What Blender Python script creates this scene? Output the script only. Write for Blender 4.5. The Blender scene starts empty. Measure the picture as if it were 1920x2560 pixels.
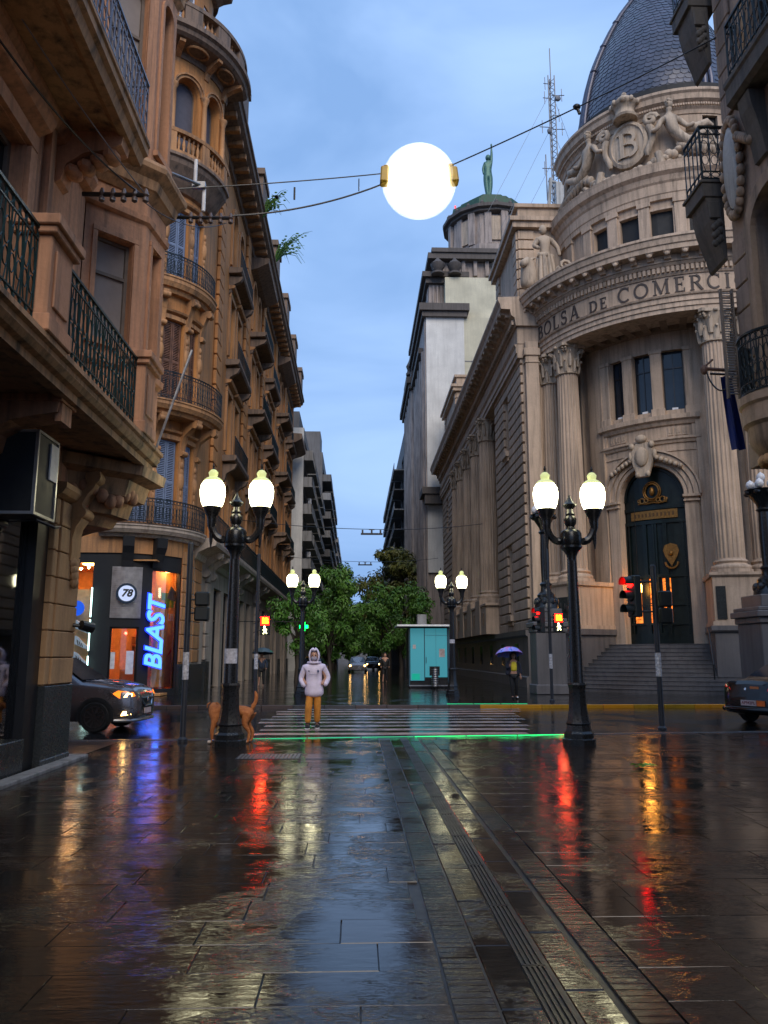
import bpy, bmesh, math, random
from mathutils import Vector, Matrix, Euler
R = math.radians
rnd = random.Random(7)
scn = bpy.context.scene
COL = scn.collection

# ------------------------------------------------------------------ camera, sky, sun, exposure
cam_d = bpy.data.cameras.new('camera')
cam_d.sensor_fit = 'VERTICAL'; cam_d.sensor_height = 36.0; cam_d.sensor_width = 27.0
cam_d.lens = 36.0 * 2000 / 2560
cam_d.clip_start = 0.05; cam_d.clip_end = 3000
cam = bpy.data.objects.new('camera', cam_d); COL.objects.link(cam)
cam.location = (0, 0, 1.55)
cam.rotation_euler = Euler((R(90 + 10.204), 0, R(-1.973)), 'XYZ')
scn.camera = cam
scn.render.resolution_x = 768; scn.render.resolution_y = 1024

SUN_EL, SUN_AZ = 38.0, 172.0           # veiled sun: high behind the photographer (azimuth from +Y, clockwise)
world = bpy.data.worlds.new('World'); scn.world = world; world.use_nodes = True
wn = world.node_tree; wn.nodes.clear()
def W(t, **k):
    n = wn.nodes.new(t)
    for a, b in k.items(): setattr(n, a, b)
    return n
w_out = W('ShaderNodeOutputWorld'); w_bg = W('ShaderNodeBackground')
w_sky = W('ShaderNodeTexSky', sky_type='NISHITA', sun_disc=False, sun_elevation=R(4.0), sun_rotation=R(SUN_AZ), altitude=0, air_density=1.6, dust_density=2.2, ozone_density=4.0)
w_tc = W('ShaderNodeTexCoord'); w_map = W('ShaderNodeMapping'); w_map.inputs['Scale'].default_value = (1.0, 1.0, 2.2)
w_n1 = W('ShaderNodeTexNoise'); w_n1.inputs['Scale'].default_value = 2.8; w_n1.inputs['Detail'].default_value = 5; w_n1.inputs['Roughness'].default_value = 0.5
w_n1.inputs['Distortion'].default_value = 0.5
w_r1 = W('ShaderNodeValToRGB')           # soft overcast: thin bright veil against heavier grey-blue cloud
w_r1.color_ramp.elements[0].position = 0.32; w_r1.color_ramp.elements[0].color = (0.165, 0.29, 0.535, 1)
w_r1.color_ramp.elements[1].position = 0.66; w_r1.color_ramp.elements[1].color = (0.295, 0.445, 0.725, 1)
w_mul = W('ShaderNodeVectorMath', operation='SCALE'); w_mul.inputs['Scale'].default_value = 0.10
w_mix = W('ShaderNodeMix', data_type='RGBA'); w_mix.inputs[0].default_value = 0.9
wl = wn.links.new
wl(w_tc.outputs['Generated'], w_map.inputs['Vector']); wl(w_map.outputs[0], w_n1.inputs['Vector'])
wl(w_n1.outputs['Fac'], w_r1.inputs['Fac'])
wl(w_sky.outputs[0], w_mul.inputs[0]); wl(w_mul.outputs[0], w_mix.inputs[6]); wl(w_r1.outputs[0], w_mix.inputs[7])
wl(w_mix.outputs[2], w_bg.inputs['Color']); wl(w_bg.outputs[0], w_out.inputs['Surface'])
w_bg.inputs['Strength'].default_value = 1.0

sun_d = bpy.data.lights.new('sun', 'SUN'); sun_d.energy = 1.25; sun_d.angle = R(40); sun_d.color = (1.0, 0.86, 0.70)
sun = bpy.data.objects.new('sun', sun_d); COL.objects.link(sun)
_d = Vector((math.sin(R(SUN_AZ)) * math.cos(R(SUN_EL)), math.cos(R(SUN_AZ)) * math.cos(R(SUN_EL)), math.sin(R(SUN_EL))))
sun.rotation_euler = (-_d).to_track_quat('-Z', 'Y').to_euler()
sun.location = _d * 80

scn.view_settings.view_transform = 'Standard'; scn.view_settings.look = 'None'
scn.view_settings.exposure = 0.8; scn.view_settings.gamma = 1.0
scn.view_settings.use_curve_mapping = False
scn.render.engine = 'CYCLES'
scn.cycles.use_denoising = True
scn.cycles.max_bounces = 6; scn.cycles.diffuse_bounces = 3; scn.cycles.glossy_bounces = 3
scn.cycles.transmission_bounces = 4; scn.cycles.transparent_max_bounces = 6
scn.cycles.sample_clamp_indirect = 6.0; scn.cycles.caustics_reflective = False; scn.cycles.caustics_refractive = False

# ------------------------------------------------------------------ materials
MATS = {}
class NT:
    def __init__(s, name):
        s.m = bpy.data.materials.new(name); s.m.use_nodes = True
        s.t = s.m.node_tree; s.t.nodes.clear(); s.l = s.t.links.new
        s.out = s.n('ShaderNodeOutputMaterial'); s.b = s.n('ShaderNodeBsdfPrincipled')
        s.l(s.b.outputs[0], s.out.inputs[0])
    def n(s, t, **k):
        q = s.t.nodes.new(t)
        for a, b in k.items(): setattr(q, a, b)
        return q
    def pos(s, sc=(1, 1, 1)):
        g = s.n('ShaderNodeNewGeometry'); m = s.n('ShaderNodeMapping'); m.inputs['Scale'].default_value = sc
        s.l(g.outputs['Position'], m.inputs['Vector']); return m.outputs[0]
    def noise(s, scale, sc=(1, 1, 1), detail=4, rough=0.55, dist=0.0, vec=None):
        q = s.n('ShaderNodeTexNoise'); q.inputs['Scale'].default_value = scale; q.inputs['Detail'].default_value = detail
        q.inputs['Roughness'].default_value = rough; q.inputs['Distortion'].default_value = dist
        s.l(vec if vec is not None else s.pos(sc), q.inputs['Vector']); return q.outputs['Fac']
    def ramp(s, fac, stops):
        q = s.n('ShaderNodeValToRGB'); e = q.color_ramp.elements
        e[0].position, e[0].color = stops[0][0], stops[0][1]; e[1].position, e[1].color = stops[-1][0], stops[-1][1]
        for p, c in stops[1:-1]:
            x = e.new(p); x.color = c
        s.l(fac, q.inputs[0]); return q.outputs[0]
    def mix(s, fac, a, b, blend='MIX'):
        q = s.n('ShaderNodeMix', data_type='RGBA', blend_type=blend)
        for i, v in ((0, fac), (6, a), (7, b)):
            if isinstance(v, (int, float)): q.inputs[i].default_value = v
            elif isinstance(v, tuple): q.inputs[i].default_value = v
            else: s.l(v, q.inputs[i])
        return q.outputs[2]
    def math(s, op, a, b=0.0):
        q = s.n('ShaderNodeMath', operation=op)
        for i, v in ((0, a), (1, b)):
            if isinstance(v, (int, float)): q.inputs[i].default_value = v
            else: s.l(v, q.inputs[i])
        return q.outputs[0]
    def rng(s, fac, a, b, c, d):
        q = s.n('ShaderNodeMapRange')
        for i, v in enumerate((a, b, c, d)): q.inputs[i + 1].default_value = v
        s.l(fac, q.inputs[0]); return q.outputs[0]
    def bump(s, h, strength=0.3, dist=0.02, base=None):
        q = s.n('ShaderNodeBump'); q.inputs['Strength'].default_value = strength; q.inputs['Distance'].default_value = dist
        s.l(h, q.inputs['Height'])
        if base is not None: s.l(base, q.inputs['Normal'])
        s.l(q.outputs[0], s.b.inputs['Normal']); return q.outputs[0]
    def orand(s):
        return s.n('ShaderNodeObjectInfo').outputs['Random']
    def set(s, **k):
        for a, v in k.items():
            i = s.b.inputs[a.replace('_', ' ')]
            if isinstance(v, (int, float, tuple)): i.default_value = v
            else: s.l(v, i)
        return s
def c4(c, k=1.0): return (c[0] * k, c[1] * k, c[2] * k, 1)

def stone(name, col, dirt=(0.05, 0.042, 0.036), dirtamt=0.7, rough=0.75, bump=0.35, var=0.10, grain=14):
    t = NT(name)
    big = t.noise(0.55, detail=5); fine = t.noise(grain, detail=5, rough=0.6)
    streak = t.noise(1.0, sc=(5.0, 5.0, 0.33), detail=6, rough=0.62)
    base = t.mix(t.rng(big, 0.3, 0.7, 0, 1), c4(col, 0.76), c4(col, 1.14))
    base = t.mix(t.rng(fine, 0.35, 0.7, 0, 0.5), base, c4(col, 0.72))
    base = t.mix(t.math('MULTIPLY', t.orand(), var * 2), base, c4(col, 0.6))
    st = t.math('MULTIPLY', t.rng(streak, 0.46, 0.72, 0, 1), dirtamt)
    base = t.mix(st, base, c4(dirt))
    soot = t.rng(t.noise(0.32, sc=(1, 1, 1.6), detail=7, rough=0.68, dist=0.6), 0.52, 0.70, 0, 1)
    base = t.mix(t.math('MULTIPLY', soot, 0.28 * dirtamt), base, c4(dirt, 1.6))
    t.set(Base_Color=base, Roughness=t.rng(fine, 0.2, 0.8, rough - 0.12, rough + 0.1))
    t.bump(t.math('ADD', fine, t.math('MULTIPLY', big, 0.6)), bump, 0.02)
    MATS[name] = t.m; return t.m
def plain(name, col, rough=0.5, metal=0.0, emit=None, es=0.0, spec=0.5, var=0.15, bump=0.0, scale=6, coat=0.0, alpha=None):
    t = NT(name)
    nz = t.noise(scale, detail=4)
    t.set(Base_Color=t.mix(t.rng(nz, 0.3, 0.7, 0, 1), c4(col, 1 - var), c4(col, 1 + var)), Roughness=t.rng(nz, 0.25, 0.75, max(0.02, rough - 0.08), min(1, rough + 0.08)), Metallic=metal)
    t.b.inputs['Specular IOR Level'].default_value = spec
    if coat: t.b.inputs['Coat Weight'].default_value = coat; t.b.inputs['Coat Roughness'].default_value = 0.06
    if emit: t.b.inputs['Emission Color'].default_value = c4(emit); t.b.inputs['Emission Strength'].default_value = es
    if bump: t.bump(nz, bump, 0.01)
    MATS[name] = t.m; return t.m
def glow(name, col, s):
    t = NT(name); t.set(Base_Color=c4(col, 0.5), Roughness=0.4)
    t.b.inputs['Emission Color'].default_value = c4(col); t.b.inputs['Emission Strength'].default_value = s
    MATS[name] = t.m; return t.m
def clear(name, tint=(0.9, 0.95, 0.95), mixf=0.12, rough=0.03):
    t = NT(name); tr = t.n('ShaderNodeBsdfTransparent'); tr.inputs[0].default_value = c4(tint)
    gl = t.n('ShaderNodeBsdfGlossy'); gl.inputs['Roughness'].default_value = rough; gl.inputs[0].default_value = (1, 1, 1, 1)
    fr = t.n('ShaderNodeFresnel'); fr.inputs[0].default_value = 1.5
    mx = t.n('ShaderNodeMixShader'); t.l(t.math('ADD', fr.outputs[0], mixf * 0.3), mx.inputs[0]); t.l(tr.outputs[0], mx.inputs[1]); t.l(gl.outputs[0], mx.inputs[2])
    t.t.nodes.remove(t.b); t.l(mx.outputs[0], t.out.inputs[0]); MATS[name] = t.m; return t.m

# pinkish plaster / orange plaster / grey-beige stone families
S_A = stone('pink_plaster', (0.64, 0.325, 0.18), dirtamt=0.75)
S_A2 = stone('pink_plaster_shelf', (0.54, 0.31, 0.16), dirt=(0.04, 0.035, 0.028), dirtamt=0.95)
S_AP = stone('ochre_pier', (0.62, 0.36, 0.17), dirtamt=0.4, var=0.25)
S_B = stone('orange_plaster', (0.60, 0.262, 0.080), dirtamt=0.6, var=0.1)
S_B2 = stone('orange_trim', (0.53, 0.262, 0.105), dirtamt=0.8)
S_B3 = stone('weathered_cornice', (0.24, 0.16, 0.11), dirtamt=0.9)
S_BW = stone('pale_band', (0.50, 0.41, 0.33), dirtamt=0.6)
S_BO = stone('bolsa_stone', (0.55, 0.41, 0.298), dirtamt=0.55, var=0.14)
S_BO2 = stone('bolsa_trim', (0.58, 0.435, 0.318), dirtamt=0.6)
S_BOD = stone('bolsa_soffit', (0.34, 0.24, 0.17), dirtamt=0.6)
S_BOL = stone('bolsa_carving', (0.54, 0.425, 0.315), dirtamt=0.75, bump=0.5, grain=9)
S_GR = stone('grey_granite', (0.15, 0.14, 0.14), dirt=(0.03, 0.03, 0.035), dirtamt=0.5, rough=0.45, grain=40)
S_DK = stone('dark_granite', (0.035, 0.040, 0.042), dirt=(0.015, 0.015, 0.015), dirtamt=0.4, rough=0.28, bump=0.08, grain=30)
S_MI = stone('tower_stone', (0.42, 0.35, 0.31), dirt=(0.06, 0.055, 0.055), dirtamt=0.9)
S_MID = stone('tower_cornice', (0.11, 0.095, 0.088), dirtamt=0.8)
S_WH = stone('white_party_wall', (0.78, 0.77, 0.73), dirt=(0.45, 0.45, 0.43), dirtamt=0.5, bump=0.1)
S_CR = stone('cream_party_wall', (0.66, 0.62, 0.46), dirt=(0.4, 0.38, 0.3), dirtamt=0.4, bump=0.1)
S_C = stone('brown_plaster', (0.36, 0.26, 0.195), dirt=(0.04, 0.035, 0.03), dirtamt=0.8)
S_C2 = stone('brown_trim', (0.40, 0.28, 0.19), dirt=(0.03, 0.03, 0.025), dirtamt=0.9)
S_CD = stone('sooty_stone', (0.11, 0.095, 0.08), dirt=(0.03, 0.03, 0.03), dirtamt=0.8)
S_CONC = stone('grey_concrete', (0.30, 0.30, 0.30), dirtamt=0.7)
S_CONC2 = stone('pale_concrete', (0.50, 0.50, 0.48), dirtamt=0.6)
S_CONCD = stone('dark_render', (0.15, 0.15, 0.155), dirtamt=0.6)
IRON = plain('wrought_iron', (0.012, 0.022, 0.026), 0.42, 0.3, spec=0.5)
IRON_G = plain('green_iron', (0.012, 0.040, 0.040), 0.38, 0.2)
IRON_L = plain('pale_iron', (0.16, 0.18, 0.24), 0.4, 0.3)
CAST = plain('cast_iron', (0.012, 0.013, 0.015), 0.30, 0.2, spec=0.6, bump=0.15, scale=30)
BLACK = plain('black_metal', (0.008, 0.008, 0.009), 0.35)
BLACKM = plain('matt_black', (0.010, 0.011, 0.013), 0.7)
GREYM = plain('grey_metal', (0.30, 0.31, 0.33), 0.35, 0.8)
WHITEP = plain('white_paint', (0.75, 0.75, 0.76), 0.5)
GLASSD = plain('dark_window_glass', (0.010, 0.013, 0.016), 0.07, spec=0.9, var=0.4, scale=1.2)
GLASSB = plain('bluish_window_glass', (0.016, 0.024, 0.036), 0.08, spec=0.45, var=0.4, scale=1.0)
GLASS = clear('clear_glass')
SHUT_B = plain('blue_shutter', (0.17, 0.22, 0.33), 0.6, bump=0.1, scale=9)
SHUT_BR = plain('brown_shutter', (0.16, 0.075, 0.045), 0.7, var=0.4, scale=4)
SHUT_W = plain('white_shutter', (0.60, 0.64, 0.72), 0.6)
WOODF = plain('window_wood', (0.17, 0.14, 0.115), 0.6)
WOODD = plain('dark_wood', (0.05, 0.032, 0.024), 0.5)
BLIND = plain('closed_blind', (0.30, 0.26, 0.24), 0.8, var=0.08)
TEAL = plain('verdigris', (0.028, 0.085, 0.055), 0.6, var=0.35, scale=3)
BRONZE = plain('green_bronze', (0.06, 0.15, 0.125), 0.45, 0.3, var=0.4, scale=5)
GOLD = plain('gilt_bronze', (0.24, 0.12, 0.03), 0.4, 0.6, var=0.3, scale=12)
DOORG = plain('green_bronze_door', (0.004, 0.010, 0.0095), 0.35, 0.3, var=0.4, scale=5)

# ------------------------------------------------------------------ mesh building
class MB:
    def __init__(s): s.v = []; s.f = []
    def add(s, vs, fs):
        k = len(s.v); s.v.extend([tuple(p) for p in vs]); s.f.extend([tuple(i + k for i in q) for q in fs]); return s
    def bx(s, x0, x1, y0, y1, z0, z1):
        return s.add([(x0, y0, z0), (x1, y0, z0), (x1, y1, z0), (x0, y1, z0), (x0, y0, z1), (x1, y0, z1), (x1, y1, z1), (x0, y1, z1)],
                     [(0, 3, 2, 1), (4, 5, 6, 7), (0, 1, 5, 4), (1, 2, 6, 5), (2, 3, 7, 6), (3, 0, 4, 7)])
    def hexa(s, p): # 8 points: bottom ring then top ring
        return s.add(p, [(0, 3, 2, 1), (4, 5, 6, 7), (0, 1, 5, 4), (1, 2, 6, 5), (2, 3, 7, 6), (3, 0, 4, 7)])
    def obox(s, c, sx, sy, sz, rz=0.0, rx=0.0, ry=0.0):
        M = Matrix.Translation(c) @ Euler((rx, ry, rz)).to_matrix().to_4x4()
        p = [M @ Vector((a * sx / 2, b * sy / 2, d * sz / 2)) for d in (-1, 1) for a, b in ((-1, -1), (1, -1), (1, 1), (-1, 1))]
        return s.hexa(p)
    def ring_loft(s, rings, closed=True, cap=True):
        n = len(rings[0]); k = len(s.v)
        for r in rings: s.v.extend([tuple(p) for p in r])
        for i in range(len(rings) - 1):
            for j in range(n if closed else n - 1):
                a = k + i * n + j; b = k + i * n + (j + 1) % n
                s.f.append((a, b, b + n, a + n))
        if cap and closed:
            s.f.append(tuple(k + j for j in reversed(range(n)))); s.f.append(tuple(k + (len(rings) - 1) * n + j for j in range(n)))
        return s
    def cyl(s, p0, p1, r0, r1=None, n=10, cap=True):
        return s.tube([p0, p1], [r0, r0 if r1 is None else r1], n, cap)
    def tube(s, pts, r, n=6, cap=True, flat=None):
        P = [Vector(p) for p in pts]; rr = r if isinstance(r, (list, tuple)) else [r] * len(P)
        rings = []; up = None
        for i, p in enumerate(P):
            d = (P[min(i + 1, len(P) - 1)] - P[max(i - 1, 0)])
            d = d.normalized() if d.length > 1e-9 else Vector((0, 0, 1))
            if up is None: up = Vector((0, 0, 1)) if abs(d.z) < 0.9 else Vector((1, 0, 0))
            a = d.cross(up).normalized(); b = a.cross(d).normalized(); up = b
            fy = flat or 1.0
            rings.append([p + a * (rr[i] * math.cos(2 * math.pi * j / n)) + b * (rr[i] * fy * math.sin(2 * math.pi * j / n)) for j in range(n)])
        return s.ring_loft(rings, True, cap)
    def lathe(s, prof, c=(0, 0, 0), n=20, a0=0.0, a1=None, flute=None):
        full = a1 is None; k = len(s.v); m = n if full else n + 1; A = 2 * math.pi if full else a1 - a0
        for (r, z) in prof:
            for j in range(m):
                t = a0 + A * j / n
                s.v.append((c[0] + r * math.cos(t), c[1] + r * math.sin(t), c[2] + z))
        for i in range(len(prof) - 1):
            for j in range(n):
                a = k + i * m + j; b = k + i * m + (j + 1) % m
                s.f.append((a, b, b + m, a + m))
        if full:
            s.f.append(tuple(k + j for j in reversed(range(m)))); s.f.append(tuple(k + (len(prof) - 1) * m + j for j in range(m)))
        return s
    def ell(s, c, rx, ry, rz, n=12, m=8, M=None):
        k = len(s.v); c = Vector(c)
        def P(x, y, z):
            q = Vector((x * rx, y * ry, z * rz)); q = (M @ q) if M is not None else q
            return tuple(c + q)
        s.v.append(P(0, 0, -1))
        for i in range(1, m):
            t = -math.pi / 2 + math.pi * i / m
            for j in range(n): s.v.append(P(math.cos(t) * math.cos(2 * math.pi * j / n), math.cos(t) * math.sin(2 * math.pi * j / n), math.sin(t)))
        s.v.append(P(0, 0, 1)); top = len(s.v) - 1
        for j in range(n):
            s.f.append((k, k + 1 + (j + 1) % n, k + 1 + j)); s.f.append((top, top - n + j, top - n + (j + 1) % n))
        for i in range(m - 2):
            for j in range(n):
                a = k + 1 + i * n + j; b = k + 1 + i * n + (j + 1) % n
                s.f.append((a, b, b + n, a + n))
        return s
    def prism(s, poly, z0, z1):
        n = len(poly); k = len(s.v)
        s.v.extend([(p[0], p[1], z0) for p in poly]); s.v.extend([(p[0], p[1], z1) for p in poly])
        s.f.append(tuple(k + j for j in reversed(range(n)))); s.f.append(tuple(k + n + j for j in range(n)))
        for j in range(n): s.f.append((k + j, k + (j + 1) % n, k + n + (j + 1) % n, k + n + j))
        return s
    def extr(s, poly, fn, w0, w1): # poly in 2-D, fn(a,b,w)->xyz
        n = len(poly); k = len(s.v)
        s.v.extend([tuple(fn(a, b, w0)) for a, b in poly]); s.v.extend([tuple(fn(a, b, w1)) for a, b in poly])
        s.f.append(tuple(k + j for j in reversed(range(n)))); s.f.append(tuple(k + n + j for j in range(n)))
        for j in range(n): s.f.append((k + j, k + (j + 1) % n, k + n + (j + 1) % n, k + n + j))
        return s
    def mesh(s, name, mat=None, smooth=None, recalc=True, bevel=0):
        me = bpy.data.meshes.new(name); me.from_pydata(s.v, [], s.f)
        if recalc or bevel:
            bm = bmesh.new(); bm.from_mesh(me)
            if bevel:
                bmesh.ops.bevel(bm, geom=[e for e in bm.edges], offset=bevel, segments=1, affect='EDGES', clamp_overlap=True)
            bmesh.ops.recalc_face_normals(bm, faces=bm.faces); bm.to_mesh(me); bm.free()
        if smooth is not None:
            me.polygons.foreach_set('use_smooth', [True] * len(me.polygons)); me.set_sharp_from_angle(angle=R(smooth))
        if mat is not None: me.materials.append(mat)
        return me

def tag(o, label=None, cat=None, group=None, kind=None):
    if label: o['label'] = label
    if cat: o['category'] = cat
    if group: o['group'] = group
    if kind: o['kind'] = kind
    return o
def thing(name, label, cat, loc=(0, 0, 0), rz=0.0, group=None):
    o = bpy.data.objects.new(name, None); COL.objects.link(o); o.empty_display_size = 0.2
    o.location = loc; o.rotation_euler = (0, 0, rz)
    return tag(o, label, cat, group)
def _par(o, parent, world=True):
    if parent is not None:
        o.parent = parent
        if world and parent.type == 'EMPTY': o.matrix_parent_inverse = Matrix.Translation(-parent.location)
    return o
AUTO = set('balcony_bracket balcony_console carved_pendant soffit_coffer window_pilaster frieze_panel spandrel_moulding drum_pilaster wall_pilaster handrail ceiling_beam podium_wedge basement_window dome_rib urn fluted_shaft spotlight ceiling_and_fill_light insulator shop_light rod window_sill notice warning_lamp shop_goods pedestrian_signal wiper bonnet_crease clamp roof_room tank octagon_finial pale_panel'.split())
def islands(mb):
    """group a builder's loose pieces by touching bounding boxes"""
    par = list(range(len(mb.v)))
    def f(i):
        while par[i] != i: par[i] = par[par[i]]; i = par[i]
        return i
    for q in mb.f:
        a = f(q[0])
        for i in q[1:]: par[f(i)] = a
    g = {}
    for q in mb.f: g.setdefault(f(q[0]), []).append(q)
    G = []
    for fs in g.values():
        vs = [mb.v[i] for q in fs for i in q]
        G.append([[min(p[k] for p in vs) - .006 for k in range(3)], [max(p[k] for p in vs) + .006 for k in range(3)], fs])
    ch = True
    while ch:
        ch = False; out = []
        for b in G:
            for o in out:
                if all(o[0][k] <= b[1][k] and b[0][k] <= o[1][k] for k in range(3)):
                    o[0] = [min(o[0][k], b[0][k]) for k in range(3)]; o[1] = [max(o[1][k], b[1][k]) for k in range(3)]; o[2] = o[2] + b[2]; ch = True; break
            else: out.append(b)
        G = out
    for b in G:
        n = MB(); mp_ = {}
        for q in b[2]:
            for i in q:
                if i not in mp_: mp_[i] = len(n.v); n.v.append(mb.v[i])
            n.f.append(tuple(mp_[i] for i in q))
        yield n
def part(name, mb, mat, parent=None, world=True, smooth=None, bevel=0, label=None):
    if isinstance(mb, MB) and name in AUTO:
        r = [_part(name, q, mat, parent, world, smooth, bevel, label) for q in islands(mb)]; return r[0]
    return _part(name, mb, mat, parent, world, smooth, bevel, label)
def _part(name, mb, mat, parent=None, world=True, smooth=None, bevel=0, label=None):
    """mesh given in world coordinates (world=True) or in the parent's own (world=False)"""
    me = mb if isinstance(mb, bpy.types.Mesh) else mb.mesh(name, mat, smooth, bevel=bevel)
    o = bpy.data.objects.new(name, me); COL.objects.link(o); _par(o, parent, world)
    if label: o['label'] = label
    return o
def piece(name, me, parent, loc, rot=(0, 0, 0), sc=(1, 1, 1), world=True):
    o = bpy.data.objects.new(name, me); COL.objects.link(o); o.location = loc; o.rotation_euler = rot; o.scale = sc
    return _par(o, parent, world)
def one(name, mb, mat, label, cat, group=None, smooth=None, kind=None, bevel=0):
    o = part(name, mb, mat, None, smooth=smooth, bevel=bevel); return tag(o, label, cat, group, kind)
def structure(name, mb, mat, smooth=None):
    return tag(part(name, mb, mat, None, smooth=smooth), kind='structure')
def copy_tree(o, parent=None):
    c = o.copy(); COL.objects.link(c); c.parent = parent
    if parent is not None: c.matrix_parent_inverse = o.matrix_parent_inverse.copy()
    for ch in list(o.children): copy_tree(ch, c)
    return c

# ------------------------------------------------------------------ walls in (u, d, z): u along the wall, d outward, z up
def planar(p0, p1):
    a = Vector((p0[0], p0[1], 0)); b = Vector((p1[0], p1[1], 0)); t = (b - a).normalized(); nrm = Vector((t.y, -t.x, 0))
    def mp(u, d, z): return (a.x + t.x * u + nrm.x * d, a.y + t.y * u + nrm.y * d, z)
    mp.L = (b - a).length; mp.du = 1e9; mp.rot = math.atan2(t.y, t.x); mp.ang = lambda u: mp.rot
    return mp
def cylmap(P, Rr, a0, a1, du=0.3):   # angle grows with u when a1 > a0; d outward
    sg = 1 if a1 > a0 else -1
    def mp(u, d, z):
        t = R(a0) + sg * u / Rr
        return (P[0] + (Rr + d) * math.cos(t), P[1] + (Rr + d) * math.sin(t), z)
    mp.L = abs(R(a1 - a0)) * Rr; mp.du = du; mp.ang = lambda u: R(a0) + sg * u / Rr + math.pi / 2
    mp.U = lambda deg: sg * R(deg - a0) * Rr
    return mp
def usplit(u0, u1, du):
    n = max(1, int(math.ceil((u1 - u0) / du))) if du < 1e8 else 1
    return [u0 + (u1 - u0) * i / n for i in range(n + 1)]
def op_top(o, u):
    u0, u1, z0, z1 = o[:4]; arch = o[4] if len(o) > 4 else 0
    if not arch: return z1
    c = (u0 + u1) / 2; hw = (u1 - u0) / 2; q = max(0.0, 1 - ((u - c) / hw) ** 2)
    return z1 - arch + arch * math.sqrt(q)
def wall(mb, mp, U0, U1, Z0, Z1, ops=(), depth=0.25, d=0.0):
    """sheet with openings (u0,u1,z0,z1[,arch rise]) and their reveals"""
    us = set(usplit(U0, U1, mp.du))
    for o in ops:
        us.add(o[0]); us.add(o[1])
        if len(o) > 4 and o[4]:
            for i in range(1, 14): us.add((o[0] + o[1]) / 2 - (o[1] - o[0]) / 2 * math.cos(math.pi * i / 14))
    us = sorted(u for u in us if U0 - 1e-6 <= u <= U1 + 1e-6)
    def quad(a, b, c, e): mb.add([a, b, c, e], [(0, 1, 2, 3)])
    for ua, ub in zip(us[:-1], us[1:]):
        if ub - ua < 1e-6: continue
        m = (ua + ub) / 2
        cov = sorted([o for o in ops if o[0] < m < o[1]], key=lambda o: o[2])
        za = zb = Z0
        for o in cov:
            if o[2] > za + 1e-6 or o[2] > zb + 1e-6: quad(mp(ua, d, za), mp(ub, d, zb), mp(ub, d, o[2]), mp(ua, d, o[2]))
            quad(mp(ua, d, o[2]), mp(ub, d, o[2]), mp(ub, d - depth, o[2]), mp(ua, d - depth, o[2]))
            za, zb = op_top(o, ua), op_top(o, ub)
            quad(mp(ua, d - depth, za), mp(ub, d - depth, zb), mp(ub, d, zb), mp(ua, d, za))
        if Z1 > za + 1e-6: quad(mp(ua, d, za), mp(ub, d, zb), mp(ub, d, Z1), mp(ua, d, Z1))
    for o in ops:
        zt = o[3] - (o[4] if len(o) > 4 else 0)
        for u in (o[0], o[1]):
            quad(mp(u, d, o[2]), mp(u, d - depth, o[2]), mp(u, d - depth, zt), mp(u, d, zt))
    return mb
def mbox(mb, mp, u0, u1, d0, d1, z0, z1):
    return mprof(mb, mp, u0, u1, [(d0, z0), (d1, z0), (d1, z1), (d0, z1)])
def mprof(mb, mp, u0, u1, prof):
    us = usplit(u0, u1, mp.du)
    return mb.ring_loft([[mp(u, d, z) for d, z in prof] for u in us], True, True)
def archband(mb, mp, u0, u1, zs, w, d0, d1, rise=None, n=14):
    """raised moulding round an arch of half-width (u1-u0)/2 springing at zs"""
    c = (u0 + u1) / 2; hw = (u1 - u0) / 2; rs = hw if rise is None else rise
    rings = []
    for i in range(n + 1):
        t = math.pi * i / n; cu, su = -math.cos(t), math.sin(t)
        rings.append([mp(c + cu * (hw + a), dd, zs + su * (rs + a)) for a, dd in ((0, d0), (w, d0), (w, d1), (0, d1))])
    return mb.ring_loft(rings, True, True)
def frame_rect(mb, mp, u0, u1, z0, z1, w, d0, d1, sill=True):
    mbox(mb, mp, u0, u0 + w, d0, d1, z0, z1); mbox(mb, mp, u1 - w, u1, d0, d1, z0, z1)
    mbox(mb, mp, u0 + w, u1 - w, d0, d1, z1 - w, z1)
    if sill: mbox(mb, mp, u0 + w, u1 - w, d0, d1, z0, z0 + w)
    return mb
def pane_poly(mb, mp, o, d):
    us = usplit(o[0], o[1], mp.du)
    if len(o) > 4 and o[4]: us = [(o[0] + o[1]) / 2 - (o[1] - o[0]) / 2 * math.cos(math.pi * i / 14) for i in range(15)]
    for ua, ub in zip(us[:-1], us[1:]):
        mb.add([mp(ua, d, o[2]), mp(ub, d, o[2]), mp(ub, d, op_top(o, ub)), mp(ua, d, op_top(o, ua))], [(0, 1, 2, 3)])
    return mb
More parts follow.
